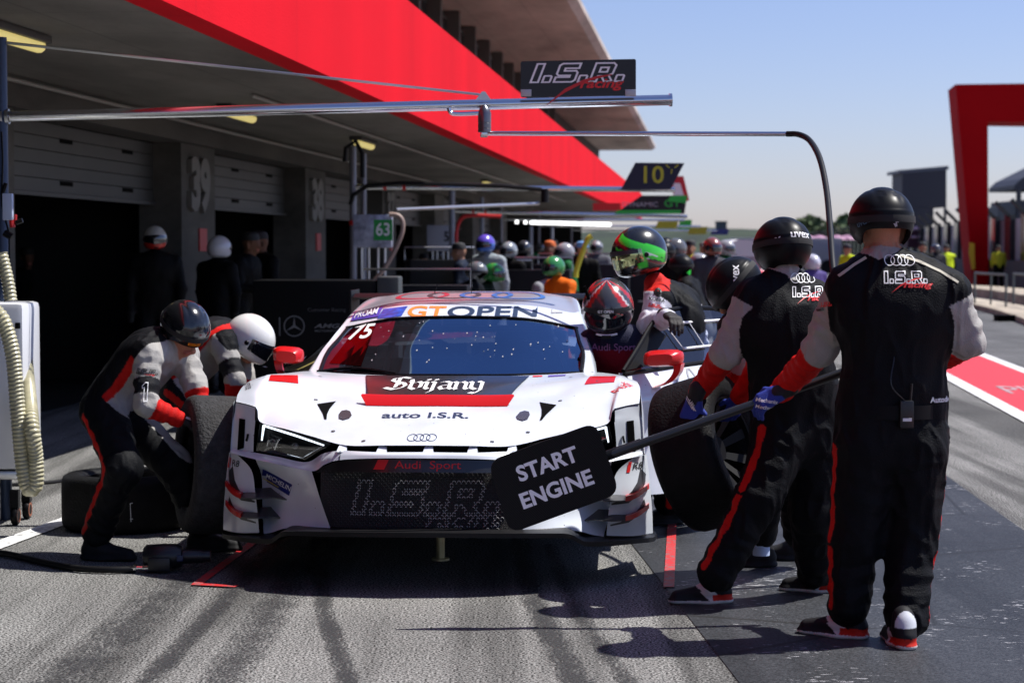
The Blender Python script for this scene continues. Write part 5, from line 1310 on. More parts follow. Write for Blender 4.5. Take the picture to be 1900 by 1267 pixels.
# ================================================================ THE CREW
def mid(a, b, t=.5): return a * (1 - t) + b * t
cOr = mat('lens_orange', (.75, .22, .02), .08, metal=.7)
# ---- the tall man at the right, seen from behind, holding the pole
Y1 = 7.95
J = dict(pelvis=jn(1652, 800, Y1), chest=jn(1664, 578, Y1 + .02), neck=jn(1634, 484, Y1 + .02), head=jn(1634, 420, Y1 + .05), hf=(-.12, 1, -.02),
    shL=jn(1572, 532, Y1 + .02), elL=jn(1520, 650, Y1 + .16), wrL=jn(1447, 728, Y1 + .38), shR=jn(1760, 545, Y1), elR=jn(1796, 632, Y1 + .02), wrR=jn(1690, 690, Y1 + .36),
    hipL=jn(1605, 835, Y1), knL=jn(1584, 1000, Y1 + .02), anL=jn(1575, 1122, Y1 + .02), hipR=jn(1700, 835, Y1), knR=jn(1690, 1000, Y1 + .02), anR=jn(1682, 1145, Y1 - .08))
m1 = person('tallest crewman at right, seen from behind in a black vest, holding the long pole', J, (-.1, 1, 0), sc=1.10, slc=.58, chestw=1.12, outL=(-1, -.25, 0), outR=(1, -.1, 0), baggy=1.06, res=.0065, wr=.008)
h1, pos1, M1 = helmet(J['head'] + V3(0, 0, .022), (-.12, 1, -.05), (0, .05, 1), m1, 'open', (.014, .015, .018), 1.05, m=HMATTE)
helmet_text(h1, pos1, M1, '', math.pi - .1, -.15, 1, PG, shape2=poly2([(-.004, .03), (.012, .004), (.003, .004), (.010, -.03), (-.012, .0), (-.002, .0)]))
helmet_text(h1, pos1, M1, 'uvex', -2.2, -.10, .034, mat('faded_blue', (.05, .12, .20), .4), rot=.3)
b1 = bvh_of([m1])
bodydecal('back_emblem', m1, b1, 1662, 483, Y1, rings2(.0205, .15, 1.3), PW, size=1.0)
bodydecal('back_lettering', m1, b1, 1671, 514, Y1, isr2(.046, .09, .05), PW)
bodydecal('back_lettering', m1, b1, 1690, 528, Y1, text2d('racing', .032, .03, .35, 1.45), PR)
bodydecal('back_stroke', m1, b1, 1672, 515, Y1 - .01, swoosh2(.20), PR)
bodydecal('belt_lettering', m1, b1, 1738, 739, Y1, text2d('Autode', .030, .03, 0, 1), PW)
bodydecal('sleeve_print', m1, b1, 1527, 566, Y1, isr2(.016, .14, .2), PR, x=(1, 0, .25))
bodydecal('sleeve_print', m1, b1, 1520, 575, Y1, rect2(-.022, -.008, .022, .008), PK, x=(1, 0, .25))
for pp in ([(1604, 478), (1580, 492), (1552, 512)], [(1664, 474), (1700, 486), (1738, 503), (1770, 524)]):
    w0_ = [at(x, y, Y1) for x, y in pp]; bodydecal('shoulder_piping', m1, b1, 1660, 500, Y1, stroke([(q.x - at(1660, 500, Y1).x, q.z - at(1660, 500, Y1).z) for q in w0_], .010), mat('piping', (.45, .42, .34), .8))
m = MB(); q = Vector(J['pelvis']) + Vector((.0, -.135, .10)); rot = Matrix.Identity(3)
m.box(q + Vector((.035, -.01, -.02)), (.055, .03, .11), bev=.008); m.tube([q + Vector((.05, -.01, .03)), q + Vector((.055, -.01, .10))], .005, 6); 
m.tube(cr([q + Vector((.03, -.02, .03)), q + Vector((-.03, -.03, .10)), q + Vector((-.01, .01, .22)), q + Vector((.0, .04, .45))], 6), .003, 5); ra_ = m.build('radio', mat('radio_black', (.012, .012, .013), .35), m1)
m = MB(); m.box(q + Vector((.035, -.027, -.04)), (.035, .003, .012)); m.build('radio_label', PW, ra_)
m = MB(); pl = J['pelvis'] + V3(0, 0, .085); pts = []
for i in range(32):
    a = 2 * math.pi * i / 32; pts.append(Vector(pl) + Vector((.195 * math.cos(a), .143 * math.sin(a), 0)))
for dz in (0,):
    V = [p + Vector((0, 0, -.028)) for p in pts] + [p + Vector((0, 0, .028)) for p in pts]; m.add(V, [(i, (i + 1) % 32, (i + 1) % 32 + 32, i + 32) for i in range(32)])
m.build('belt', mat('belt_black', (.004, .004, .005), .6, spec=.15), m1)
shoe('shoe', gp(1603, 1186), (-.80, .45), m1, 'sport', sc=1.02); shoe('shoe', gp(1684, 1207), (-.10, 1), m1, 'sport', sc=1.02)
g_ = hand_('glove', jn(1450, 727, 8.27), (-.80, .05, -.42), (.1, .75, -.65), cBl, m1, curl=1.05, side_=-1, cuff=cB, sc=1.12)
gb_ = bvh_of([g_]); bodydecal('glove_print', g_, gb_, 1423, 744, Y1 + .3, text2d('Mechanix', .022, .02, .1, 1), PW, tilt=-.1); bodydecal('glove_print', g_, gb_, 1421, 756, Y1 + .3, text2d('Mechanix', .020, .02, .1, 1), PW, tilt=-.1)
hand_('glove', J['wrR'], (-.9, .35, -.1), (0, .3, -1), cBl, m1, curl=1.0, side_=1, cuff=cB)
# ---- pole and board (lollipop)
pa = at(1124, 846, 8.30); pb = at(1432, 738, 8.32); pc = at(1560, 692, 8.36); lp = empty('pit_board', pa, 0, 'black start engine board with white capitals on a long carbon pole', 'sign board')
dv = (pc - pb).normalized(); pe = pc + dv * .35
m = MB(); m.tube([Vector(), pb - pa, pe - pa], .019, 14); m.build('pole', carbon('carbon_pole', .012, coat=.2), lp)
m = MB(); m.tube([dv * -.005, dv * .16], .0215, 14); po = m.build('pole_collar', BLK, lp)
BD = [(905, 856), (1106, 783), (1150, 915), (946, 990)]
BC = [at(x, y, 8.27) - pa for x, y in BD]
def rnd_poly(P, r_, n=6):
    out = []
    for i, p in enumerate(P):
        a = (P[i - 1] - p).normalized(); b = (P[(i + 1) % len(P)] - p).normalized(); s0, s1 = p + a * r_, p + b * r_
        for k in range(n + 1): t = k / n; out.append(s0 * (1 - t) ** 2 + p * 2 * t * (1 - t) + s1 * t * t)
    return out
ol = rnd_poly(BC, .06); m = MB(); m.prism(ol, (0, .012, 0)); bd = m.build('board', carbon('carbon_board', .010, coat=0, spec=.12), lp, smooth=False)
bx = (BC[1] - BC[0]).normalized(); by = (BC[0] - BC[3]).normalized(); bc = sum(BC, Vector()) / 4
for s_, k in (('START', .060), ('ENGINE', -.052)):
    decal('board_lettering', xf(text2d(s_, .090, .032, 0, 1.0), -.005, k, 1), mat('board_white', (.92, .92, .95), .6), bd, None, bc + Vector((0, -.0015, 0)), bx, (-bx.z, 0, bx.x), 0, 0)
m = MB(); m.tube([dv * -.14, dv * .02], .012, 8); m.build('board_clamp', BLK, lp)
pn = dv.cross(Vector((0, 1, 0))).normalized()
if pn.z < 0: pn = -pn
pbv = bvh_of([o for o in lp.children if o.name.startswith('pole') and 'collar' not in o.name])
tx = decal('pole_lettering', text2d('www.carbon-parts.', .040, .02, 0, 1.1), PW, lp, None, (dv * .52) + Vector((0, -.0195, .0)), -dv, -pn, 0, 0)
# ---- second crewman, leaning forward with the wheel
Y2 = 8.75
J = dict(pelvis=jn(1478, 790, Y2 + .05), chest=jn(1462, 610, Y2 + .0), neck=jn(1452, 508, Y2 + .02), head=jn(1450, 463, Y2 + .06), hf=(-.35, .9, -.25), hu=(0, .2, 1),
    shL=jn(1400, 552, Y2 - .02), elL=jn(1345, 655, Y2 + .0), wrL=jn(1295, 730, Y2 + .18), shR=jn(1520, 560, Y2 + .10), elR=jn(1425, 655, Y2 + .32), wrR=jn(1372, 735, Y2 + .36),
    hipL=jn(1448, 820, Y2), knL=jn(1405, 925, Y2 - .08), anL=jn(1330, 1062, Y2 - .12), hipR=jn(1510, 820, Y2 + .1), knR=jn(1508, 950, Y2 + .12), anR=jn(1512, 1058, Y2 + .26))
m2 = person('crewman left of the pole holder leaning forward, reaching down to the tilted wheel', J, (-.3, 1, 0), sc=1.03, slc=.62, outL=(-.80, -.62, 0), outR=(1, 0, 0), baggy=1.1, res=.0065, wr=.008)
h2, pos2, M2 = helmet(J['head'] + V3(0, 0, .012), (-.35, .9, -.18), (0, .1, 1), m2, 'open', (.014, .015, .018), 1.02, m=HMATTE, low=.55)
helmet_text(h2, pos2, M2, 'uvex', math.pi - .12, .22, .052, PW); helmet_text(h2, pos2, M2, 'ex', -2.35, .05, .05, PW, rot=.2)
b2 = bvh_of([m2])
bodydecal('back_emblem', m2, b2, 1488, 516, Y2, rings2(.020, .15, 1.3), PW); bodydecal('back_lettering', m2, b2, 1500, 541, Y2, isr2(.044, .09, .05), PW)
bodydecal('back_lettering', m2, b2, 1515, 553, Y2, text2d('racing', .032, .03, .35, 1.45), PR); bodydecal('back_stroke', m2, b2, 1497, 540, Y2 - .01, swoosh2(.19), PR)
shoe('shoe', gp(1352, 1118) , (-.97, -.10), m2, 'sport', pitch=.0, sc=.98); shoe('shoe', gp(1556, 1100), (-.95, .25), m2, 'sport', sc=.98)
g_ = hand_('glove', jn(1290, 738, Y2 + .12), (-.30, .1, -1), (.5, .85, -.1), cBl, m2, curl=.35, side_=1, cuff=cB, sc=1.15)
gb_ = bvh_of([g_]); bodydecal('glove_print', g_, gb_, 1277, 742, Y2 + .15, text2d('Mechanix', .020, .02, .1, 1), PW, tilt=-1.1); bodydecal('glove_print', g_, gb_, 1284, 752, Y2 + .15, text2d('Wear', .020, .02, .1, 1), PW, tilt=-1.1)
hand_('glove', J['wrR'], (-.4, .2, -1), (-.3, .9, 0), cBl, m2, curl=.6, side_=-1, cuff=cB)
# ---- wheels
def tyre_prof(r0=.235, r1=.350, w_=.31):
    h = w_ / 2; return [(r0 - .01, -h * .80), (r0, -h * .92), (r0 + .03, -h * 1.0), (r1 - .035, -h * .99), (r1 - .010, -h * .90), (r1 - .001, -h * .74), (r1, -h * .4), (r1, h * .4), (r1 - .001, h * .74), (r1 - .010, h * .90), (r1 - .035, h * .99), (r0 + .03, h), (r0, h * .92), (r0 - .01, h * .80), (r0 - .03, h * .6), (r0 - .03, -h * .6), (r0 - .01, -h * .80)]
def wheel(name, c, axis, label, group='racing slicks around the car', rimcol=None, chalk=None, tm=None):
    ax = Vector(axis).normalized(); w0 = empty(name, c, 0, label, 'wheel', group)
    m = MB(); m.lathe(tyre_prof(), (0, 0, 0), ax, 72); m.build('tyre', tm or RUB, w0, angle=55)
    u = ax.orthogonal().normalized(); v = ax.cross(u); m = MB(); rm = rimcol or mat('rim_black', (.004, .004, .0045), .5, spec=.12)
    m.lathe([(.228, .135), (.218, .13), (.205, .06), (.20, -.12)], (0, 0, 0), ax, 48); m.lathe([(.0, .06), (.055, .06), (.06, .03), (.075, .02), (.075, -.01), (0, -.01)], (0, 0, 0), ax, 24)
    for k in range(10):
        a = 2 * math.pi * k / 10; d = u * math.cos(a) + v * math.sin(a); t = ax.cross(d) * .016
        m.add([d * .06 + ax * .03 - t, d * .06 + ax * .03 + t, d * .215 + ax * .11 + t * 1.5, d * .215 + ax * .11 - t * 1.5, d * .06 - t, d * .06 + t, d * .21 + ax * .07 + t * 1.5, d * .21 + ax * .07 - t * 1.5], [(0, 1, 2, 3), (4, 7, 6, 5), (0, 4, 5, 1), (1, 5, 6, 2), (3, 2, 6, 7), (0, 3, 7, 4)])
    rr_ = m.build('rim', rm, w0, angle=35); return w0
RUBT = mat('worn_tread', (.018, .018, .019), .85, bump=1.2, bscale=75, var=.5, vscale=30)
wheel('spare_wheel', at(1316, 838, 9.15), (.85, -.42, .30), 'black slick wheel held tilted between the crewmen at right, its tread towards the car')
w2 = wheel('spare_wheel', gp(232, 978) + Vector((0, 0, .158)), (0, 0, 1), 'black slick wheel lying flat on the asphalt behind the crouching man\'s leg')
m = MB(); q = Vector((.095, -.336, .02)); m.tube([q, q + Vector((.004, 0, -.10))], .002, 4); m.tube([q + Vector((-.016, 0, -.003)), q + Vector((.014, 0, .003))], .002, 4); m.tube([q + Vector((-.014, 0, -.085)), q + Vector((.014, 0, -.085))], .002, 4)
cm_ = m.build('chalk_mark', PW, w2)
w3 = wheel('front_wheel', at(398, 862, 10.05), (-.93, -.33, .06), 'worn slick wheel being pulled off the front corner by the crouching man', tm=RUBT)
# ---- crouching man at the left in the black helmet
Y6 = 10.15
J = dict(pelvis=jn(205, 752, Y6 + .05), chest=jn(272, 668, Y6 + .02), neck=jn(318, 640, Y6 + .0), head=jn(345, 612, Y6 - .04), hf=(.55, -.55, -.62), hu=(.35, -.35, .85),
    shL=jn(272, 660, Y6 - .20), elL=jn(272, 752, Y6 - .30), wrL=jn(330, 776, Y6 - .22), shR=jn(338, 650, Y6 + .14), elR=jn(362, 718, Y6 + .05), wrR=jn(375, 768, Y6 + .0),
    hipL=jn(196, 772, Y6 - .10), knL=jn(228, 868, Y6 - .34), anL=jn(180, 985, Y6 - .14), hipR=jn(232, 778, Y6 + .12), knR=jn(322, 862, Y6 - .05), anR=jn(372, 968, Y6 + .0))
m6 = person('crouching crewman in a shiny black helmet, arm band with a 1, gripping the front wheel', J, (.6, -.25, -.6), sc=.99, slc=.5, vest=cB, armband=(.50, .82, (.012, .012, .014)), outL=(-.9, -.5, 0), outR=(0, 1, 0), res=.0065, wr=.007, baggy=1.05, shc=.30)
cols_ = m6.data.color_attributes['col']
def repaint(o, fn):
    n = len(o.data.vertices); V = np.empty(n * 3); o.data.vertices.foreach_get('co', V); V = V.reshape(-1, 3); a = o.data.color_attributes['col']; C_ = np.empty(n * 4); a.data.foreach_get('color', C_); C_ = C_.reshape(-1, 4); C_[:, :3] = fn(V, C_[:, :3]); a.data.foreach_set('color', C_.ravel())
def proj(V):
    x = V[:, 0]; y = V[:, 1] * _cp - (V[:, 2] - CH) * _sp; z = V[:, 1] * _sp + (V[:, 2] - CH) * _cp; return 950 + F * x / y, 633.5 - F * z / y
def seg_d(P, a, b):
    a = np.array(a); b = np.array(b); ab = b - a; h = np.clip((P - a) @ ab / (ab @ ab), 0, 1); return np.linalg.norm(P - a - h[:, None] * ab, axis=1)
def paint6(V, C_):
    pel, che, sh_ = J['pelvis'], J['chest'], J['shL']; up = nrm(che - pel); f = nrm(V3(.6, -.25, -.6)); f = nrm(f - up * (f @ up)); L = V - pel
    a = L @ up; b = L @ f; isb = (np.abs(C_ - np.array(cB)).sum(1) < .004) & (a > .07)
    blk = C_.copy(); fr = isb & (b > .065) & (a < .50); blk[fr] = cW; ed = isb & (b > .025) & (b <= .066) & (a < .34); blk[ed] = cR; return blk
repaint(m6, paint6)
h6, pos6, M6 = helmet(J['head'] + V3(0, 0, .018), (.50, -.62, -.50), (.35, -.35, .85), m6, 'open', (.014, .015, .018), 1.0, m=mat('helmet_gloss', (.006, .007, .009), .16, coat=.6))
goggles(J['head'] + V3(0, 0, .0), (.50, -.62, -.50), (.35, -.35, .85), m6, cOr)
b6 = bvh_of([m6])
bodydecal('armband_number', m6, b6, 273, 726, Y6 - .3, stroke([(-.016, .030), (-.002, .045), (.010, .045), (.010, -.045), (-.006, -.045), (-.006, .022), (-.016, .018)], .004, True), PW)
bodydecal('sleeve_print', m6, b6, 272, 690, Y6 - .3, isr2(.026, .12, .2), PK, tilt=-.1); bodydecal('sleeve_print', m6, b6, 276, 695, Y6 - .31, text2d('racing', .014, .02, .3, 1.4), PR, tilt=-.1)
shoe('shoe', gp(157, 1038), (.97, -.22), m6, 'boot', sc=1.02, high=True); shoe('shoe', gp(352, 1022), (.95, -.05), m6, 'boot', sc=1.0, high=True)
g_ = hand_('glove', J['wrL'] + nrm(J['wrL'] - J['elL']) * .03, (.9, .1, -.15), (.2, .3, -1), cB, m6, curl=.5, side_=-1)
bodydecal('glove_print', g_, bvh_of([g_]), 348, 783, Y6 - .35, rect2(-.03, -.004, .03, .004), PW, tilt=-.4)
hand_('glove', J['wrR'], (.5, -.1, -1), (.9, .1, .4), cB, m6, curl=.45, side_=1)
# ---- second man behind him in the white helmet
Y7 = 11.2
J = dict(pelvis=jn(330, 700, Y7 + .1), chest=jn(385, 640, Y7 + .05), neck=jn(430, 622, Y7 + .02), head=jn(466, 630, Y7), hf=(.85, -.25, -.75), hu=(.6, -.1, .8),
    shL=jn(415, 640, Y7 - .18), elL=jn(436, 705, Y7 - .26), wrL=jn(430, 765, Y7 - .25), shR=jn(440, 640, Y7 + .16), elR=jn(455, 705, Y7 + .1), wrR=jn(445, 760, Y7),
    hipL=jn(330, 730, Y7 - .05), knL=jn(400, 790, Y7 - .2), anL=jn(352, 935, Y7 - .1), hipR=jn(335, 730, Y7 + .2), knR=jn(410, 800, Y7 + .1), anR=jn(375, 930, Y7 + .3))
m7 = person('stooping crewman in the plain white helmet bent over the front wheel at left', J, (.5, -.2, -.8), sc=.98, slc=.5, armband=(.5, .9, (.012, .012, .014)), shc=.3, outL=(-.3, -1, 0), res=.008, wr=.006)
def paint7(V, C_):
    pel, che = J['pelvis'], J['chest']; up = nrm(che - pel); f = nrm(V3(.5, -.2, -.8)); f = nrm(f - up * (f @ up)); L = V - pel; a = L @ up; b = L @ f
    isb = (np.abs(C_ - np.array(cB)).sum(1) < .004) & (a > .05); c = C_.copy(); c[isb & (b > .06) & (a < .42)] = cW; c[isb & (b > .02) & (b <= .062)] = cR; return c
repaint(m7, paint7)
h7, pos7, M7 = helmet(J['head'], (.80, -.30, -.55), (.55, -.1, .85), m7, 'full', lambda a, e: (.72, .72, .70), 1.0)
shoe('shoe', gp(330, 975), (1, -.1), m7, 'boot', high=True); shoe('shoe', gp(360, 968), (1, -.1), m7, 'boot', high=True)
hand_('glove', J['wrL'], (.5, -.3, -.8), (.8, .1, 0), cW, m7, curl=.5, res=.006); hand_('glove', J['wrR'], (.5, -.3, -.8), (.8, .1, 0), cW, m7, curl=.5, res=.006)
# ---- crouching man hidden behind the second crewman
Y3 = 9.35
J = dict(pelvis=jn(1470, 770, Y3 + .25), chest=jn(1405, 640, Y3 + .1), neck=jn(1378, 585, Y3 + .03), head=jn(1360, 532, Y3), hf=(-.6, -.15, -.6), hu=(-.45, 0, .9),
    shL=jn(1362, 610, Y3 - .1), elL=jn(1372, 680, Y3 - .05), wrL=jn(1345, 740, Y3), shR=jn(1425, 620, Y3 + .25), elR=jn(1420, 700, Y3 + .2), wrR=jn(1372, 760, Y3 + .12),
    hipL=jn(1455, 800, Y3 + .1), knL=jn(1425, 905, Y3 - .05), anL=jn(1412, 990, Y3 + .05), hipR=jn(1490, 800, Y3 + .35), knR=jn(1470, 900, Y3 + .2), anR=jn(1480, 990, Y3 + .4))
m3 = person('stooping crewman hidden between car and standing men, helmet lettered in white, orange goggles', J, (-.6, .2, -.6), sc=.98, slc=.5, outL=(-.6, -1, 0), res=.008, wr=.006)
h3, pos3, M3 = helmet(J['head'], (-.62, -.05, -.72), (-.50, .1, .85), m3, 'open', (.014, .015, .018), 1.0, m=HMATTE, low=.4)
helmet_text(h3, pos3, M3, 'uvex', -1.75, .20, .056, PW, rot=.7)
goggles(J['head'], (-.62, -.15, -.62), (-.5, .0, .85), m3, cOr)
shoe('shoe', gp(1435, 1052), (-.95, .1), m3, 'boot'); shoe('shoe', gp(1500, 1040), (-.95, .1), m3, 'boot')
m = MB(); a_ = Vector(J['anL']); m.lathe([(.038, .0), (.042, -.05), (.04, -.10)], a_ + Vector((0, -.01, .0)), (0, 0, 1), 16); m.build('sock', mat('sock_blue', (.45, .55, .75), .8), m3)
# ---- driver helper in the green helmet behind the open door
Y4 = 11.2
J = dict(pelvis=jn(1260, 760, Y4 + .1), chest=jn(1252, 600, Y4 + .05), neck=jn(1222, 535, Y4 + .0), head=jn(1184, 472, Y4 - .05), hf=(-.9, -.25, -.35), hu=(-.25, -.05, .95),
    shL=jn(1270, 560, Y4 + .12), elL=jn(1300, 660, Y4 + .1), wrL=jn(1310, 700, Y4 - .1), shR=jn(1222, 560, Y4 - .14), elR=jn(1205, 605, Y4 - .24), wrR=jn(1238, 588, Y4 - .42),
    hipL=jn(1275, 770, Y4 + .1), knL=jn(1275, 860, Y4 + .05), anL=jn(1268, 930, Y4 + .1), hipR=jn(1245, 770, Y4), knR=jn(1240, 860, Y4 - .05), anR=jn(1240, 930, Y4 - .02))
m4 = person('driver in a green and black helmet and white sleeves behind the open door', J, (-.85, -.3, -.2), sc=1.12, slc=2.0, sl=((.60, .60, .66), (.60, .60, .66)), collar=cB, outR=(0, -1, 0), res=.008, wr=.006, headskin=False)
def paint4(V, C_):
    px, py = proj(V); c = C_.copy(); k = (px < 1243) & (py < 540) & (px > 1195) & (C_[:, 0] < .1); c[k] = (.55, .02, .015); k = (px < 1212) & (py >= 540) & (C_[:, 0] < .1); c[k] = (.5, .5, .55); return c
repaint(m4, paint4)
def pat4(a, e):
    a = -a
    g = (.04, .55, .03)
    if e < -.62: return (.01, .01, .01)
    w_ = math.sin(a * 1.0 + 1.0) 
    if .0 < a < 2.2 and abs(e - (.95 - a * .55)) < .17: return g
    if .0 < a < 2.4 and abs(e - (.45 - a * .42)) < .06: return g
    if .9 < a < 1.3 and -.5 < e < .25: return g
    if 1.3 < a < 1.9 and -.2 < e < .12: return (.55, .58, .62)
    if -1 < a < .2 and e > .55: return (.12, .006, .01)
    return (.008, .009, .010)
h4, pos4, M4 = helmet(J['head'], (-.80, -.52, -.22), (-.22, -.05, .95), m4, 'full', pat4, 1.12, visor=mat('visor_yellow', (.45, .50, .25), .08, metal=.85), strap=mat('strip_dark', (.03, .03, .035), .4))
m = MB(); m.tube(cr([pos4(2.3, .2, .01), pos4(2.5, 0, .04), pos4(2.6, -.3, .03), pos4(2.4, -.6, .03)], 5), .006, 6); m.build('helmet_cable', VBLK, h4)
b4 = bvh_of([m4]); bodydecal('sleeve_print', m4, b4, 1218, 556, Y4 - .2, text2d('KOBRA', .026, .02, 0, 1), PK, tilt=-.15); bodydecal('sleeve_print', m4, b4, 1214, 567, Y4 - .2, isr2(.018, .16, .2), PR, tilt=-.15)
bodydecal('sleeve_print', m4, b4, 1221, 543, Y4 - .2, ring2(0, 0, .016, .008, 12, 1.3), PK)
shoe('shoe', gp(1262, 972), (-.95, -.3), m4, 'boot', high=True, sc=1.05); shoe('shoe', gp(1296, 962), (-.8, -.4), m4, 'boot', high=True, sc=1.05)
hand_('glove', J['wrR'] + V3(0, 0, .01), (.2, -.5, -.1), (-.2, .3, -1), (.008, .004, .005), m4, curl=.9, res=.006, sc=1.1); hand_('glove', J['wrL'], (0, -.3, -1), (-1, 0, 0), cB, m4, curl=.6, res=.006)
# ---- driver climbing out under the roof edge
Y5 = 10.95
J = dict(pelvis=jn(1150, 800, Y5 + .35), chest=jn(1142, 668, Y5 + .10), neck=jn(1136, 615, Y5 + .03), head=jn(1128, 572, Y5 - .02), hf=(-.12, -1, -.32), hu=(-.05, -.3, .95),
    shL=jn(1188, 632, Y5 + .05), elL=jn(1202, 700, Y5 + .0), wrL=jn(1180, 745, Y5 + .0), shR=jn(1100, 636, Y5 + .08), elR=jn(1086, 700, Y5 + .05), wrR=jn(1100, 760, Y5 + .1),
    hipL=jn(1165, 810, Y5 + .3), knL=jn(1180, 850, Y5 + .1), anL=jn(1185, 920, Y5 + .2), hipR=jn(1120, 810, Y5 + .4), knR=jn(1100, 820, Y5 + .1), anR=jn(1090, 850, Y5 - .1))
m5 = person('driver in a dark and red helmet leaning out of the open car doorway', J, (-.1, -1, 0), sc=.98, vest=(.02, .022, .05), sl=((.30, .015, .03), (.02, .02, .05)), slc=.9, pants=(.02, .022, .05), stripe=None, collar=(.02, .02, .05), res=.008, wr=.005, headskin=False)
repaint(m5, lambda V, C_: np.where(((V[:, 2] > .86) & (V[:, 2] < 1.02))[:, None], np.array((.22, .008, .02)), C_))
def pat5(a, e):
    if e < -.42: return (.012, .01, .01)
    k = abs(a)
    if .75 < k + (e - .2) * .5 < 1.02: return (.45, .015, .012)
    if 1.02 <= k + (e - .2) * .5 < 1.10: return (.6, .6, .6)
    if 1.35 < k + (e - .2) * .5 < 1.6: return (.40, .015, .012)
    return (.045, .045, .05)
h5, pos5, M5 = helmet(J['head'], (-.12, -1, -.34), (-.06, -.35, .93), m5, 'full', pat5, 1.16, visor=VIS, strap=mat('strip_black', (.008, .008, .008), .4))
b5h = bvh_of([o for o in h5.children if 'visor_strip' in o.name])
helmet_text([o for o in h5.children if 'visor_strip' in o.name][0], pos5, M5, 'GT OPEN', .0, .24, .020, PW)
m = MB(); P_ = [pos5(a, -.60, .012) for a in [(-.45 + .9 * i / 8) for i in range(9)]]; m.tube(P_, .006, 6); m.build('chin_vent', PW, h5)
m = MB(); m.tube([pos5(.9, .55, .0), pos5(1.0, .8, .05)], .009, 6); m.build('drink_tube', VBLK, h5)
b5 = bvh_of([m5]); bodydecal('chest_lettering', m5, b5, 1138, 644, Y5, text2d('Audi Sport', .055, .006, 0, 1), mat('print_violet', (.30, .12, .30), .5))
hand_('glove', J['wrL'], (0, -.4, -1), (1, 0, 0), cB, m5, curl=.6, res=.006); hand_('glove', J['wrR'], (0, -.4, -1), (-1, 0, 0), cB, m5, curl=.6, res=.006)
shoe('shoe', gp(1190, 960), (-.2, -1), m5, 'boot', sc=.95); 
# ================================================================ PIT EQUIPMENT
CH2 = mat('chrome_tube', (.62, .64, .68), .16, metal=1); HOSE = mat('hose_black', (.005, .005, .006), .5, spec=.25); REDT = mat('red_tape', (.6, .02, .02), .5)
def bar(m, a, b, r, n=12): return m.tube([a, b], r, n)
# ---- main boom over the car
Yb = 11.55; b0 = at(3, 217, Yb); ob = empty('equipment_boom', (b0.x, Yb, 0), 0, 'long chrome boom crossing above the car from its post at the left edge', 'boom', 'steel booms along the pit boxes')
L_ = lambda p: Vector(p) - ob.location
e0 = at(1243, 186, Yb + .1)
m = MB(); bar(m, L_(at(-60, 218.5, Yb)), L_(e0), .031, 20); m.build('boom_tube', CH2, ob)
m = MB(); ax = (e0 - b0).normalized(); m.lathe([(0, .012), (.038, .012), (.038, -.004), (.032, -.004)], L_(e0), ax, 20); m.build('end_cap', CH2, ob)
m = MB(); m.tube([(0, 0, 0), (0, 0, at(0, 70, Yb).z)], .035, 14); m.build('post', mat('post_blue', (.03, .05, .10), .4, metal=.3), ob)
m = MB(); 
for x in (14, 3): m.lathe([(.034, -.01), (.045, -.01), (.045, .01), (.034, .01)], L_(at(x, 216.8, Yb)), ax, 16)
m.tube([L_(at(8, 198, Yb)), L_(at(8, 236, Yb))], .008, 6); m.build('clamp', STEEL, ob)
m = MB(); bar(m, L_(at(3, 78, Yb)), L_(at(890, 175.5, Yb)), .0065, 6); bar(m, L_(at(3, 80.5, Yb)), L_(at(890, 177, Yb)), .004, 6); m.build('stay_cable', STEEL, ob)
m = MB(); q = L_(at(897, 186, Yb)); m.prism([q + Vector((-.045, -.005, 0)), q + Vector((.045, -.005, 0)), q + Vector((.01, -.005, .048)), q + Vector((-.01, -.005, .048))], (0, .01, 0)); m.lathe([(0, 0), (.014, 0), (.014, .02), (0, .02)], q + Vector((0, -.012, .035)), (0, 1, 0), 12); m.build('cable_bracket', STEEL, ob, smooth=False)
m = MB(); P = [at(833, 201, Yb), at(836, 209, Yb), at(848, 212, Yb), at(890, 210.5, Yb)]; m.tube([L_(p) for p in cr(P, 4)], .0125, 10); m.build('elbow_pipe', CH2, ob)
m = MB(); q = L_(at(899, 196, Yb)); m.lathe([(.012, 0), (.030, -.02), (.038, -.045), (.038, -.10), (.036, -.102), (.038, -.104), (.038, -.13), (.036, -.132), (.038, -.134), (.038, -.155), (.0, -.155)], q, (0, 0, 1), 24); m.build('swivel_joint', mat('joint_metal', (.16, .16, .18), .3, metal=.8), ob)
m = MB(); m.box(L_(at(898, 249, Yb)), (.042, .04, .038), bev=.004); bar(m, L_(at(903, 248, Yb)), L_(at(1466, 249, Yb - .4)), .0135, 12); m.build('swing_arm', CH2, ob)
m = MB(); P = [at(1460, 249, Yb - .4), at(1482, 250, Yb - .45), at(1503, 262, Yb - .6), at(1521, 295, Yb - .9), at(1533, 350, Yb - 1.2), at(1540, 420, Yb - 1.6), at(1546, 500, Yb - 2.0), at(1560, 600, Yb - 2.3), at(1610, 900, Yb - 2.2)]
m.tube([L_(p) for p in cr(P, 6)], .0165, 10); m.build('air_hose', HOSE, ob)
sg = empty('name_sign', at(1073, 178, Yb), 0, 'black sign board with outlined white name and red brush stroke standing on the chrome boom', 'sign')
S_ = lambda p: Vector(p) - sg.location
C4 = [S_(at(966, 181, Yb)), S_(at(1180, 178, Yb)), S_(at(1180, 110, Yb)), S_(at(966, 114.5, Yb))]
m = MB(); m.prism(rnd_poly(C4, .012, 4), (0, .008, 0)); m.build('sign_plate', mat('sign_black', (.006, .006, .007), .35), sg, smooth=False)
bx_ = (C4[1] - C4[0]).normalized(); 
decal('sign_lettering', xf(isr2(.105, .085, .30), -.005, .03, 1.36, 1.0), PW, sg, None, S_(at(1073, 145, Yb)) + Vector((0, -.002, 0)), bx_, (0, 0, 1), 0, 0)
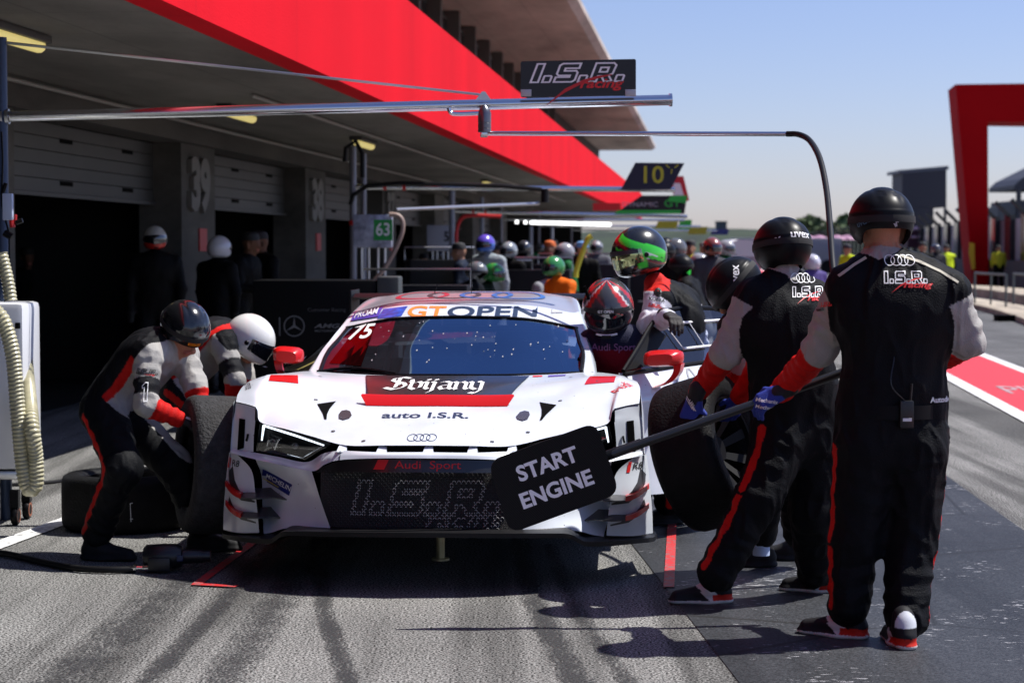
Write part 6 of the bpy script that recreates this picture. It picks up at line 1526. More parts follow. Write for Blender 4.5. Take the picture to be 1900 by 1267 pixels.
decal('sign_lettering', xf(text2d('racing', .075, .025, .3, 1.35), .125, -.035, 1), PR, sg, None, S_(at(1073, 145, Yb)) + Vector((0, -.002, 0)), bx_, (0, 0, 1), 0, 0)
decal('sign_stroke', xf(swoosh2(.62), -.005, .018, 1), mat('stroke_red', (.5, .01, .012), .4), sg, None, S_(at(1073, 145, Yb)) + Vector((0, -.004, 0)), bx_, (0, 0, 1), 0, 0)
m = MB()
for x in (976, 1170): m.box(S_(at(x, 173, Yb)) + Vector((0, -.004, 0)), (.062, .006, .04), bev=.002); 
m.build('sign_bracket', mat('bracket_grey', (.42, .42, .43), .4, metal=.5), sg)
# ---- the other booms along the pit lane
def boom(Y, pxp, pxe, ye, y0, label, tape=True):
    b = at(pxp, y0, Y); o = empty('equipment_boom', (b.x, Y, 0), 0, label, 'boom', 'steel booms along the pit boxes'); L_ = lambda p: Vector(p) - o.location
    m = MB(); bar(m, L_(b), L_(at(pxe, ye, Y + .2)), .034, 12); m.build('boom_tube', CH2, o)
    m = MB(); m.tube([(0, 0, 0), (0, 0, b.z + .5)], .045, 10); m.build('post', mat('post_grey', (.22, .22, .25), .4, metal=.4), o)
    if tape:
        m = MB(); d = (L_(at(pxe, ye, Y)) - L_(b)).normalized()
        for t in (.25, .40): m.lathe([(.036, -.02), (.038, -.02), (.038, .02), (.036, .02)], L_(b) + d * t * 1.6, d, 12)
        m.lathe([(.047, -.03), (.05, -.03), (.05, .03), (.047, .03)], (0, 0, b.z - .45), (0, 0, 1), 12); m.build('tape', REDT, o)
    return o, L_
o2, L2 = boom(25, 655, 1252, 352, 347, 'second chrome boom carrying the dark 10 sign, post wrapped with red tape')
m = MB(); m.tube([L2(at(x, y, 24.9)) for x, y in ((650, 380), (656, 362), (680, 346), (740, 340), (930, 345), (1005, 352))], .028, 8)
m.lathe([(.05, 0), (.05, -.16), (.0, -.16)], L2(at(1011, 352, 25)), (0, 0, 1), 12); m.tube([L2(at(x, y, 24.8)) for x, y in ((640, 300), (642, 275), (660, 262), (672, 285), (673, 330))], .03, 8); m.build('air_hose', HOSE, o2)
m = MB(); bar(m, L2(at(735, 389, 23.5)), L2(at(1000, 378, 25)), .022, 8); m.build('swing_arm', STEEL, o2)
m = MB(); m.tube([L2(at(675, 285, 26)), L2(at(675, 560, 26))], .035, 8); m.build('second_post', mat('post_grey', (.22, .22, .25), .4), o2)
s10 = empty('number_sign', at(1210, 352, 25), 0, 'dark blue slanted sign with a yellow 10 on the second boom', 'sign'); S_ = lambda p: Vector(p) - s10.location
m = MB(); m.prism([S_(at(x, y, 24.95)) for x, y in ((1152, 352), (1244, 352), (1270, 303), (1179, 302))], (0, .03, 0)); m.build('sign_plate', mat('navy_sign', (.008, .014, .035), .6), s10, smooth=False)
YL = mat('sign_yellow', (.45, .48, .03), .6); c_ = S_(at(1209, 326, 24.95)) + Vector((0, -.004, 0))
decal('sign_digits', text2d('10', .30, .012, 0, 1.05), YL, s10, None, c_, (1, 0, 0), (0, 0, 1), 0, 0)
decal('sign_marks', join2(*[xf(rect2(-.03, -.007, .03, .007), x, y, 1, rot=a) for x, y, a in ((.20, .115, -.7), (.31, .115, .7), (.25, .05, 1.4))]), YL, s10, None, c_, (1, 0, 0), (0, 0, 1), 0, 0)
o3, L3 = boom(39, 840, 1275, 402, 392, 'third boom with the green and black sign behind the 10 sign')
sgs = [(39, [(1140, 397), (1270, 397), (1275, 363), (1190, 363)], (.01, .01, .012), 'green and black sign lettered DYNAMIC GT below the number 10 sign', [('DYNAMIC', -.33, .0, .13, PG), ('GT', .30, .02, .2, mat('sign_green', (.03, .5, .06), .6))]),
       (52, [(1100, 391), (1152, 391), (1152, 377), (1100, 377)], (.6, .02, .02), 'plain red sign plate against the end of the fascia', []),
       (44, [(1252, 382), (1279, 372), (1268, 327), (1245, 327)], (.60, .02, .03), 'red edged white panel partly hidden behind the number 10 sign', []),
       (66, [(1215, 424), (1255, 424), (1260, 409), (1222, 409)], (.35, .38, .02), 'small yellow sign plate farther down the pit lane', []),
       (70, [(1258, 425), (1282, 425), (1284, 408), (1262, 408)], (.03, .45, .04), 'small green sign plate next to the far yellow one', []),
       (80, [(1276, 435), (1310, 435), (1313, 421), (1280, 421)], (.35, .36, .02), 'smallest yellow sign plate, low over the crowd', []),
       (90, [(1318, 436), (1350, 436), (1353, 425), (1322, 425)], (.02, .04, .18), 'small blue sign plate at the far end of the booms', [])]
for Y, P, col, lab, tx in sgs:
    c = at(sum(p[0] for p in P) / 4, sum(p[1] for p in P) / 4, Y); o = empty('team_sign', c, 0, lab, 'sign'); m = MB(); m.prism([at(x, y, Y) - c for x, y in P], (0, .04, 0)); m.build('sign_plate', mat('sg_%d' % Y, col, .6), o, smooth=False)
    for s_, dx_, dz_, sz, mm in tx: decal('sign_lettering', text2d(s_, sz, .01, 0, 1.2), mm, o, None, Vector((dx_, -.003, dz_)), (1, 0, 0), (0, 0, 1), 0, 0)
    if Y == 39:
        m = MB(); m.prism([at(x, y, 38.99) - c for x, y in ((1140, 397), (1262, 397), (1264, 390), (1146, 390))], (0, .005, 0)); m.prism([at(x, y, 38.985) - c for x, y in ((1238, 374), (1273, 377), (1275, 363), (1244, 363))], (0, .005, 0)); m.build('sign_trim', mat('sign_green', (.03, .5, .06), .6), o, smooth=False)
    if Y == 44:
        m = MB(); m.prism([at(x, y, 43.98) - c for x, y in ((1250, 372), (1270, 368), (1262, 340), (1250, 340))], (0, .005, 0)); m.build('sign_panel', PW, o, smooth=False)
for Y, a, b, lab in ((52, 930, 1270, 'fourth thin boom seen below the third'), (66, 1000, 1300, 'fifth thin boom, low over the crowd'), (80, 1060, 1330, 'farthest boom, hardly visible above the crowd')):
    s_ = F / Y; y_ = 463 - .78 * s_ ; boom(Y, a, b, y_ + 1, y_, lab, False)
stl = empty('strip_light', at(1045, 415, 42), 0, 'long lit white strip light hanging under the canopy over the crowd', 'lamp'); m = MB(); S_ = lambda p: Vector(p) - stl.location
m.tube([S_(at(985, 413, 42)), S_(at(1132, 417, 44))], .035, 8); m.tube([S_(at(956, 412, 42)), S_(at(962, 412, 42))], .035, 8); m.tube([S_(at(972, 412.5, 42)), S_(at(978, 412.5, 42))], .035, 8); m.build('light_tube', mat('tube_lit', (.9, .9, .9), .5, emit=(1, 1, 1), estr=2.0), stl)
# boards hanging by the booms
def hung(Y, x0, y0, x1, y1, label, num, ncol, bg_, nx, nw, legs=True):
    c = at((x0 + x1) / 2, y1, Y); o = empty('equipment_cabinet', (c.x, Y, 0), 0, label, 'cabinet'); a = at(x0, y1, Y); b = at(x1, y0, Y); W_ = b.x - a.x; H_ = b.z - a.z
    m = MB(); m.box((0, .12, a.z + H_ / 2), (W_, .24, H_), bev=.02); m.build('cabinet_box', bg_, o)
    m = MB(); 
    for x in (-.3, -.12, .12, .3): m.tube([(x * W_, .1, 0), (x * W_, .1, a.z)], .02, 8)
    m.build('leg', STEEL, o)
    cn = at(nx, (y0 + y1) / 2 - 2, Y); d = cn - Vector((c.x, Y, 0))
    if ncol is not None: decal('number_panel', rect2(-nw / 2, -nw * .55, nw / 2, nw * .55), ncol, o, None, (d.x, -.004, d.z), (1, 0, 0), (0, 0, 1), 0, 0)
    decal('number', text2d(num, nw * .95, .02, 0, .85), PW if ncol is not None else PK, o, None, (d.x, -.008, d.z), (1, 0, 0), (0, 0, 1), 0, 0)
    return o
FOIL = mat('wrapped_foil', (.34, .36, .46), .25, metal=.2, var=.5, vscale=9, bump=.8, bscale=12)
hung(23.5, 655, 398, 727, 460, 'pale foil wrapped cabinet with a green 63 panel', '63', mat('panel_green', (.01, .30, .05), .5), FOIL, 711, .22)
hung(36, 792, 418, 840, 466, 'pale cabinet with a dark number beside the farther post', '54', None, mat('cabinet_pale', (.36, .37, .45), .5), 834, .26)
hz_ = empty('drooping_hose', at(740, 405, 23.4), 0, 'beige hose curving down from the cabinet with the green panel', 'hose'); m = MB(); m.tube([Vector(p) - hz_.location for p in cr([at(x, y, 23.3) for x, y in ((722, 398), (738, 400), (747, 412), (745, 435), (730, 470), (712, 500), (696, 520))], 6)], .028, 10); m.build('hose_tube', mat('hose_beige', (.34, .24, .20), .5), hz_)
hz2 = empty('drooping_hose', at(860, 420, 30), 0, 'red hose bending down beside the farther post', 'hose'); m = MB(); m.tube([Vector(p) - hz2.location for p in cr([at(x, y, 32) for x, y in ((930, 402), (880, 400), (858, 404), (848, 425), (846, 470))], 6)], .03, 8); m.build('hose_tube', REDT, hz2)
hz3 = empty('drooping_hose', at(1090, 470, 30), 0, 'yellow hose looping down in the middle of the crowd', 'hose'); m = MB(); m.tube([Vector(p) - hz3.location for p in cr([at(x, y, 27) for x, y in ((1098, 438), (1090, 445), (1080, 470), (1070, 500), (1068, 515))], 6)], .035, 8); m.build('hose_tube', mat('hose_yellow', (.6, .55, .04), .5), hz3)
# posts under the canopy
for x, Y, y0, lb in ((838, 33, 350, 'thin upright pole beside the farther pale cabinet'), (894, 40, 366, 'thin upright pole behind the man in the blue helmet'), (985, 45, 420, 'thin pole in the crowd under the strip light'), (1024, 48, 420, 'thin pole in the crowd right of the strip light centre')):
    o = empty('upright_pole', at(x, 463, Y) * 1, 0, lb, 'pole', 'thin poles under the canopy'); o.location.z = 0; m = MB(); m.tube([(0, 0, 0), (0, 0, at(x, y0, Y).z)], .045, 10); m.build('tube', mat('pole_grey', (.20, .21, .25), .4), o)
# black tool cabinet with the star
Ym = 17.2; mc = empty('tool_cabinet', (at(600, 520, Ym).x, Ym, 0), 0, 'long black tool cabinet marked with a silver star emblem and team lettering', 'cabinet'); S_ = lambda p: Vector(p) - mc.location
a = S_(at(468, 520, Ym)); b = S_(at(698, 520, Ym)); m = MB(); m.box(((a.x + b.x) / 2, .35, a.z / 2 + .05), (b.x - a.x, .7, a.z - .1), bev=.02); m.build('cabinet_box', mat('cabinet_black', (.003, .003, .0035), .6, spec=.1), mc)
m = MB(); m.box((b.x + .10, .3, a.z / 2 + .06), (.19, .6, a.z - .06), bev=.02); m.build('cabinet_end', mat('cabinet_grey', (.03, .035, .035), .6), mc)
m = MB()
for x in (-.9, .9): m.lathe([(0, -.02), (.05, -.02), (.05, .02), (0, .02)], (x * .6, .1, .05), (1, 0, 0), 14)
m.build('castor', BLK, mc)
sc_ = S_(at(546, 605, Ym)) + Vector((0, -.003, 0)); GRY = mat('print_dim', (.10, .10, .11), .5)
star = []
for k in range(3):
    t = math.pi / 2 + k * 2 * math.pi / 3; star.append(poly2([(.012 * math.cos(t + 1.05), .012 * math.sin(t + 1.05)), (.082 * math.cos(t), .082 * math.sin(t)), (.012 * math.cos(t - 1.05), .012 * math.sin(t - 1.05)), (0, 0)]))
decal('emblem', join2(ring2(0, 0, .086, .010, 36), *star), GRY, mc, None, sc_, (1, 0, 0), (0, 0, 1), 0, 0)
decal('lettering', text2d('AMG', .05, .03, .3, 1.9), GRY, mc, None, S_(at(606, 605, Ym)) + Vector((0, -.003, 0)), (1, 0, 0), (0, 0, 1), 0, 0)
decal('lettering', text2d('MOTORSPORT', .026, .005, 0, 1.3), GRY, mc, None, S_(at(608, 614, Ym)) + Vector((0, -.003, 0)), (1, 0, 0), (0, 0, 1), 0, 0)
decal('lettering', text2d('Customer Racing', .045, .002, 0, 1.05), mat('print_dimmer', (.04, .04, .045), .5), mc, None, S_(at(606, 575, Ym)) + Vector((0, -.003, 0)), (1, 0, 0), (0, 0, 1), 0, 0)
decal('lettering', rect2(-.005, -.08, .005, .08), GRY, mc, None, S_(at(519, 606, Ym)) + Vector((0, -.003, 0)), (1, 0, 0), (0, 0, 1), 0, 0)
# ---- white fuel cabinet with ribbed hoses at the left edge
Yw = 11.2; fc = empty('fuel_cabinet', (at(0, 600, Yw).x - .28, Yw + .2, 0), 0, 'white cabinet on castors at the left edge with ribbed yellowish hoses', 'cabinet'); S_ = lambda p: Vector(p) - fc.location
tz = S_(at(20, 562, Yw)).z; bz = S_(at(20, 872, Yw)).z; xr = S_(at(45, 700, Yw)).x
m = MB(); m.box((xr - .35, 0, (tz + bz) / 2), (.70, .42, tz - bz), bev=.035); m.build('cabinet_box', mat('cabinet_white', (.66, .67, .70), .35, coat=.4, bump=0), fc)
m = MB(); m.box((xr - .03, -.213, S_(at(37, 604, Yw)).z), (.03, .01, .034), bev=.004); m.build('latch', BLK, fc)
m = MB(); m.box((xr - .35, 0, bz - .03), (.68, .40, .05), bev=.01); m.build('base_frame', STEEL, fc)
for dx_, dy_ in ((-.08, -.12), (-.6, -.12), (-.08, .15)):
    m = MB(); m.box((xr + dx_, dy_, .155), (.05, .05, .10)); m.prism([(xr + dx_ - .022, dy_ - .04, .13), (xr + dx_ - .022, dy_ + .04, .13), (xr + dx_ - .022, dy_ + .03, .05), (xr + dx_ - .022, dy_ - .01, .05)], (.006, 0, 0)); m.lathe([(0, -.018), (.05, -.018), (.056, -.008), (.056, .008), (.05, .018), (0, .018)], (xr + dx_, dy_ + .01, .058), (1, 0, 0), 24); ca = m.build('castor', BLK, fc)
    m = MB(); m.lathe([(.030, .020), (.042, .020), (.042, .019), (.030, .019)], (xr + dx_, dy_ + .01, .058), (1, 0, 0), 20); m.build('castor_rim', mat('rim_rust', (.30, .10, .05), .5), ca)
def ribbed(name, P, r_, pitch=.022, par=None):
    C = cr(P, 26); acc = 0; ds = [0]
    for p, q in zip(C[:-1], C[1:]): acc += (q - p).length; ds.append(acc)
    N = int(acc / pitch * 4); out = []; rs = []; j = 0
    for i in range(N + 1):
        t = acc * i / N
        while j < len(ds) - 2 and ds[j + 1] < t: j += 1
        out.append(C[j].lerp(C[j + 1], (t - ds[j]) / max(1e-6, ds[j + 1] - ds[j]))); rs.append(r_ * (1 + (.09, .03, -.07, .03)[i % 4]))
    m = MB(); m.tube(out, rs, 14); return m.build(name, HOSEY, par)
HOSEY = mat('ribbed_hose', (.46, .43, .28), .28, coat=.5, var=.2, vscale=12)
W_ = lambda x, y, Y=Yw - .32: at(x, y, Y) - fc.location
ribbed('ribbed_hose', [W_(2, 470, Yw - .25), W_(14, 520, Yw - .26), W_(20, 558, Yw - .27), W_(6, 600), W_(8, 560, Yw - .4)][:3], .034, par=fc)
ribbed('ribbed_hose', [W_(-10, 575), W_(8, 600), W_(24, 660), W_(33, 760), W_(42, 860), W_(52, 905), W_(66, 900), W_(67, 855), W_(58, 780), W_(50, 700, Yw + .1), W_(44, 620, Yw + .3)], .040, par=fc)
hd_ = empty('hanging_controls', at(14, 385, Yw), 0, 'small pale control box with red and grey fittings hanging from the post', 'control box'); S_ = lambda p: Vector(p) - hd_.location
m = MB(); m.box(S_(at(15, 384, Yw)), (.055, .04, .15), bev=.005); m.build('box', mat('pale_blue', (.42, .48, .62), .4), hd_)
m = MB(); m.tube([S_(at(22, 408, Yw)), S_(at(24, 422, Yw))], .016, 8); m.tube([S_(at(29, 398, Yw)), S_(at(29, 410, Yw))], .008, 6); m.build('red_valve', REDT, hd_)
m = MB(); m.tube([S_(at(30, 413, Yw)), S_(at(42, 409, Yw))], .014, 8); m.tube([S_(at(8, 432, Yw)), S_(at(22, 440, Yw))], .02, 8); m.tube([S_(at(4, 362, Yw)), S_(at(11, 340, Yw))], .012, 6); m.tube(cr([S_(at(x, y, Yw)) for x, y in ((3, 245), (5, 300), (4, 380), (16, 430), (18, 480))], 4), .006, 6); m.build('valve', BLK, hd_)
# ---- wheel gun and its hose on the ground
wg = empty('wheel_gun', gp(322, 1062), 0, 'black pneumatic wheel gun lying on the asphalt by the boots', 'wheel gun'); S_ = lambda p: Vector(p) - wg.location
q = S_(gp(300, 1060)) + Vector((0, 0, .075)); m = MB(); m.lathe([(0, -.13), (.045, -.125), (.058, -.11), (.062, -.04), (.062, .03), (.05, .06), (.036, .065), (.034, .16), (.03, .165), (.03, .20), (.0, .20)], q + Vector((.04, 0, 0)), (1, .05, 0), 22); m.box(q + Vector((.0, -.05, -.03)), (.11, .06, .07), bev=.012); m.build('gun_body', mat('gun_black', (.006, .006, .008), .4), wg)
m = MB(); q2 = S_(at(312, 1054, gp(312, 1056).y - .05)); m.tube([q + Vector((.0, -.06, -.03)), q2 + Vector((0, -.02, .02))], .024, 10); m.box(q + Vector((.10, -.062, -.0)), (.03, .01, .03), bev=.003); m.build('grip', mat('grip_blue', (.01, .02, .07), .4), wg)
m = MB(); a = S_(gp(292, 1064)) + Vector((0, 0, .028)); m.lathe([(.011, 0), (.011, .04), (.016, .042), (.016, .07), (.010, .072), (.012, .10), (.017, .102), (.017, .115), (.008, .118), (.008, .15)], a, (-1, .06, 0), 14); m.build('coupling', CHROME, wg)
ah = empty('hose_on_ground', gp(120, 1045), 0, 'black air hose lying on the asphalt and leading to the wheel gun', 'hose'); m = MB()
m.tube(cr([gp(x, y) + Vector((0, 0, .020)) - ah.location for x, y in ((-60, 1030), (10, 1034), (80, 1050), (140, 1061), (200, 1064), (252, 1063))], 6), .0165, 10); m.build('hose_tube', HOSE, ah)
m = MB(); h2_ = empty('hose_on_ground', gp(60, 910), 0, 'thinner black hose crossing the asphalt behind the flat wheel', 'hose'); m.tube(cr([gp(x, y) + Vector((0, 0, .012)) - h2_.location for x, y in ((-60, 905), (30, 902), (90, 898), (150, 893), (300, 896))], 6), .012, 8); m.build('hose_tube', HOSE, h2_)

# ================================================================ PEOPLE FARTHER AWAY
def far_person(px, Y, label, top=(.01, .01, .012), legs=(.01, .01, .012), head=None, hk='full', face=(0, -1, 0), crouch=0, hat=None, res=.016, vest_=None, arms=None, lean=0, h=1.76, armpose=0, group='crew and marshals in the background'):
    b = at(px, 463, Y); X = b.x; f = Vector(face).normalized(); s_ = Vector((f.y, -f.x, 0)); k = h / 1.76; c = crouch
    def p(side_, fw, z): q = Vector((X, Y, 0)) + s_ * side_ * k + f * (fw + lean * max(0, z - .9)) * k; return V3(q.x, q.y, z * k)
    dz = -.42 * c
    J = dict(pelvis=p(0, -.05 - .1 * c, .95 + dz), chest=p(0, .02 + .08 * c, 1.28 + dz), neck=p(0, .04 + .14 * c, 1.45 + dz), head=p(0, .07 + .2 * c, 1.60 + dz), hf=tuple(f),
        shL=p(-.19, .02 + .08 * c, 1.38 + dz), elL=p(-.25, .04 + .2 * c, 1.12 + dz), wrL=p(-.16 - .08 * (1 - armpose), .22 * armpose + .1 * c + .05, .92 + .18 * armpose + dz), shR=p(.19, .02 + .08 * c, 1.38 + dz), elR=p(.25, .04 + .2 * c, 1.12 + dz), wrR=p(.16 + .08 * (1 - armpose), .22 * armpose + .1 * c + .05, .92 + .18 * armpose + dz),
        hipL=p(-.09, -.05 - .1 * c, .90 + dz), knL=p(-.12, .02 + .28 * c, .50 - .04 * c), anL=p(-.12, 0, .10), hipR=p(.09, -.05 - .1 * c, .90 + dz), knR=p(.12, .02 + .28 * c, .50 - .04 * c), anR=p(.12, 0, .10))
    P = body(J, f, sc=k * .97, vest=vest_ or top, sl=(arms or top, arms or top), slc=2, pants=legs, stripe=None, collar=top, headskin=head is None, skin=(.16, .08, .05) if px < 600 else (.33, .18, .12))  # skin darkened on the left figures to paint in the garage shade
    for q in 'LR':
        P.append(Prim(J['wr' + q], J['wr' + q] + nrm(J['wr' + q] - J['el' + q]) * .11, .040, .030, (.02, .02, .02) if head is not None else (.33, .18, .12), None, .02))
        P.append(Prim(J['an' + q] + V3(0, 0, -.05), J['an' + q] + np.array(f) * .14 + V3(0, 0, -.06), .045, .04, (.01, .01, .01), None, .02))
    o = soft('person', P, res, CLOTH, None, .008, (8, 8, 4)); tag(o, label, 'person', group)
    if head is not None: helmet(J['head'], f, (0, 0, 1), o, hk, head if callable(head) else (lambda a, e: head), 1.0, m=None if callable(head) or max(head) > .05 else HMATTE)
    elif hat:
        m = MB(); m.lathe([(.098, 0), (.10, .03), (.085, .075), (.05, .095), (0, .10)], Vector(J['head']) + Vector((0, 0, .035)), (0, 0, 1), 18); m.build('cap', mat('cap_%d' % px, hat, .7), o)
    return o
DK = (.003, .003, .0035)
far_person(287, 20.3, 'dark dressed man in a white and red full helmet, standing before garage pillar 39', DK, DK, lambda a, e: (.55, .03, .02) if e < -.25 and abs(a) < 1.6 else (.50, .49, .46), face=(.25, -1, 0), h=1.84)
far_person(400, 21.6, 'man in black seen from behind wearing a plain white helmet below the number 39', DK, DK, (.50, .50, .55), face=(.5, .8, 0), h=1.74)
far_person(455, 22.4, 'bareheaded man in black with arms folded, right of the plain white helmet', DK, DK, None, hat=(.01, .01, .01), face=(.9, -.3, 0), h=1.80, armpose=1)
far_person(492, 23, 'bareheaded man in black before pillar 38', DK, DK, None, hat=(.015, .01, .01), face=(-.8, -.6, 0), h=1.82, armpose=1)
far_person(50, 24, 'man in black with bare forearms in the dark of the first garage', DK, DK, None, hat=(.02, .015, .01), face=(.5, -1, 0), arms=(.12, .06, .04), h=1.62)  # forearm colour darkened too for the garage shade
far_person(150, 26, 'man in black deep inside the first garage', DK, DK, None, hat=(.01, .01, .01), face=(.6, -.8, 0), h=1.78)
far_person(914, 27, 'crew member in white and green with a blue and violet helmet among the crowd', (.30, .32, .36), (.28, .30, .33), lambda a, e: (.10, .06, .45) if e > .1 else (.02, .10, .40), face=(-.4, -.6, 0), lean=.15, h=1.80, vest_=(.30, .34, .36))
far_person(885, 25, 'crouching crew member in black and green left of the blue helmet', (.01, .02, .01), (.01, .01, .01), (.02, .22, .04), face=(.8, -.3, 0), crouch=.8)
far_person(862, 24, 'stooping crew member in black near the pale numbered cabinet', DK, DK, (.12, .13, .14), 'open', face=(.7, -.5, 0), crouch=.6, h=1.7)
far_person(948, 29, 'crew member in a silver grey helmet right of the blue helmet', DK, (.02, .02, .02), (.22, .24, .26), face=(-.5, -.8, 0), h=1.7)
far_person(1048, 24, 'crouching crew member in bright orange overalls behind the car roof', (.75, .14, .01), (.70, .12, .01), (.03, .20, .05), face=(-.7, -.5, 0), crouch=.55, h=1.74)
far_person(1000, 25, 'crew member in pale grey bending beside the man in orange', (.25, .26, .28), (.02, .02, .02), (.03, .03, .04), 'open', face=(.8, -.4, 0), crouch=.7, h=1.76)
far_person(1082, 30, 'crew member in black with a pale blue cap left of the green helmet', DK, DK, None, hat=(.10, .25, .5), face=(-.3, -1, 0), h=1.72)
far_person(1020, 34, 'distant crew member in dark clothes with an orange cap', (.02, .02, .03), DK, None, hat=(.6, .12, .02), face=(0, -1, 0), h=1.75)
far_person(1108, 38, 'distant crew member in grey beside the green helmet', (.10, .10, .12), DK, (.25, .25, .27), face=(-.2, -1, 0))
far_person(970, 37, 'distant crew member in black under the strip light', DK, DK, (.05, .05, .06), face=(.3, -1, 0))
far_person(1238, 24, 'crew member in black with a grey helmet right behind the green helmet', DK, DK, (.03, .03, .035), 'open', face=(-.5, -.8, 0), h=1.7)
far_person(1262, 27, 'crew member in black with a fluorescent green arm', DK, DK, (.10, .10, .10), face=(-.7, -.3, 0), arms=(.03, .5, .05), h=1.74)
far_person(1290, 22, 'crouching crew member in black with a shiny helmet left of the lettered helmet', DK, (.12, .12, .12), (.02, .02, .022), 'open', face=(-.8, .3, 0), crouch=.5, h=1.76)
far_person(1318, 26, 'crew member in black and grey beside the lettered helmet', (.04, .04, .05), DK, (.20, .05, .04), face=(.3, -1, 0), h=1.75)
far_person(1280, 34, 'distant person in a yellow vest behind the dark crew members', (.45, .5, .03), DK, None, hat=(.02, .02, .02), face=(0, -1, 0))
far_person(1305, 44, 'far marshal in a yellow green vest left of the white awning', (.45, .55, .03), DK, None, hat=(.1, .1, .1), face=(0, -1, 0))
far_person(1510, 30, 'person in a white and violet helmet right of the middle helmet', (.08, .06, .2), DK, (.50, .50, .58), face=(-.3, 1, 0), h=1.50)
far_person(1576, 46, 'marshal in a fluorescent yellow vest left of the tallest helmet', (.50, .60, .02), DK, None, hat=(.02, .02, .03), face=(-.6, -.5, 0), h=1.72)
far_person(1757, 60, 'marshal in a fluorescent yellow vest standing near the red arch', (.55, .68, .02), DK, None, hat=(.02, .02, .02), face=(0, 1, 0), arms=(.01, .01, .01), h=1.74)
far_person(1712, 48, 'person in black seen between the tallest crewman and the marshal', DK, DK, None, hat=(.01, .01, .01), face=(.2, 1, 0), h=1.78)
far_person(1738, 52, 'second person in black beside the yellow vested marshal', (.02, .02, .025), DK, (.06, .06, .07), face=(-.2, 1, 0), h=1.74)
far_person(1853, 76, 'person in a yellow top in front of the pit wall right of the arch', (.5, .5, .03), DK, None, hat=(.02, .02, .02), face=(0, 1, 0))
# the dense dark crowd down the lane: crew, tool trolleys and stacked tyres
rnd = random.Random(11)
for k in range(32):
    if k % 3 == 2: px = rnd.uniform(1232, 1345)
    else: px = rnd.uniform(745, 1115)
    Y = rnd.uniform(27, 58); c = rnd.choice([DK, DK, (.02, .02, .025), (.01, .015, .03), (.05, .05, .055), (.20, .20, .22), (.01, .10, .03)]); hc = rnd.choice([None, None, (.02, .02, .022), (.12, .12, .13), (.3, .3, .32), (.25, .03, .02)])
    far_person(px, Y, 'small %s dressed crew member %s in the crowd down the lane' % ('pale grey' if c[0] > .1 else 'green' if c[1] > .08 else 'dark', 'with a %s helmet' % ('black' if max(hc) < .05 else 'red' if hc[1] < .05 else 'grey') if hc else 'in a black cap'), c, DK, hc, hat=(.01, .01, .012), face=(rnd.uniform(-1, 1), rnd.uniform(-1, .6), 0), crouch=rnd.choice([0, 0, .5]), res=.022, h=rnd.uniform(1.68, 1.84), group='small crowd members down the lane')
def trolley(px, Y, w_, h_, col, label):
    c = at(px, 463, Y); o = empty('tool_trolley', (c.x, Y, 0), rnd.uniform(-.3, .3), label, 'trolley', 'tool trolleys and racks down the lane'); m = MB(); m.box((0, 0, h_ / 2 + .08), (w_, .5, h_ - .1), bev=.02); m.build('trolley_body', mat('tr_%d' % px, col, .5, spec=.2), o)
    m = MB(); m.tube([(-w_ / 2, .2, h_), (-w_ / 2, .2, h_ + .2), (w_ / 2, .2, h_ + .2), (w_ / 2, .2, h_)], .015, 6); m.build('handle', STEEL, o); m = MB(); m.box((0, -.255, h_ * .6), (w_ * .8, .01, .02)); m.build('drawer_edge', STEEL, o, smooth=False)
for q in ((770, 22, 1.2, 1.15, (.006, .006, .007), 'black tool trolley right of the cabinet with the green panel'), (905, 31, 1.4, 1.2, (.01, .012, .012), 'dark trolley behind the crouching black and green man'), (990, 29, 1.1, 1.25, (.008, .008, .01), 'dark trolley left of the man in orange overalls'), (1082, 33, 1.6, 1.3, (.02, .02, .025), 'dark rack under the right end of the strip light'),
          (1250, 33, 1.5, 1.2, (.012, .012, .014), 'black trolley behind the crew member with the green arm'), (1325, 36, 1.6, 1.1, (.03, .03, .035), 'dark grey trolley in front of the white awning'), (820, 28, 1.0, 1.4, (.004, .004, .005), 'tall black rack under the pale numbered cabinet')): trolley(*q)
for px, Y, n_, lb in ((940, 33, 3, 'stack of slick tyres beside the silver grey helmet'), (1060, 36, 3, 'stack of slick tyres behind the man in orange'), (1275, 38, 2, 'low stack of tyres right of the green helmet')):
    c = at(px, 463, Y)
    for j in range(n_):
        o = empty('stacked_tyre', (c.x, Y, .16 + .32 * j), 0, lb.replace('stack of', ['bottom tyre of the stack of', 'second tyre of the stack of', 'top tyre of the stack of'][j]), 'tyre', lb); m = MB(); m.lathe(tyre_prof(), (0, 0, 0), (0, 0, 1), 28); m.build('tread', RUB, o)
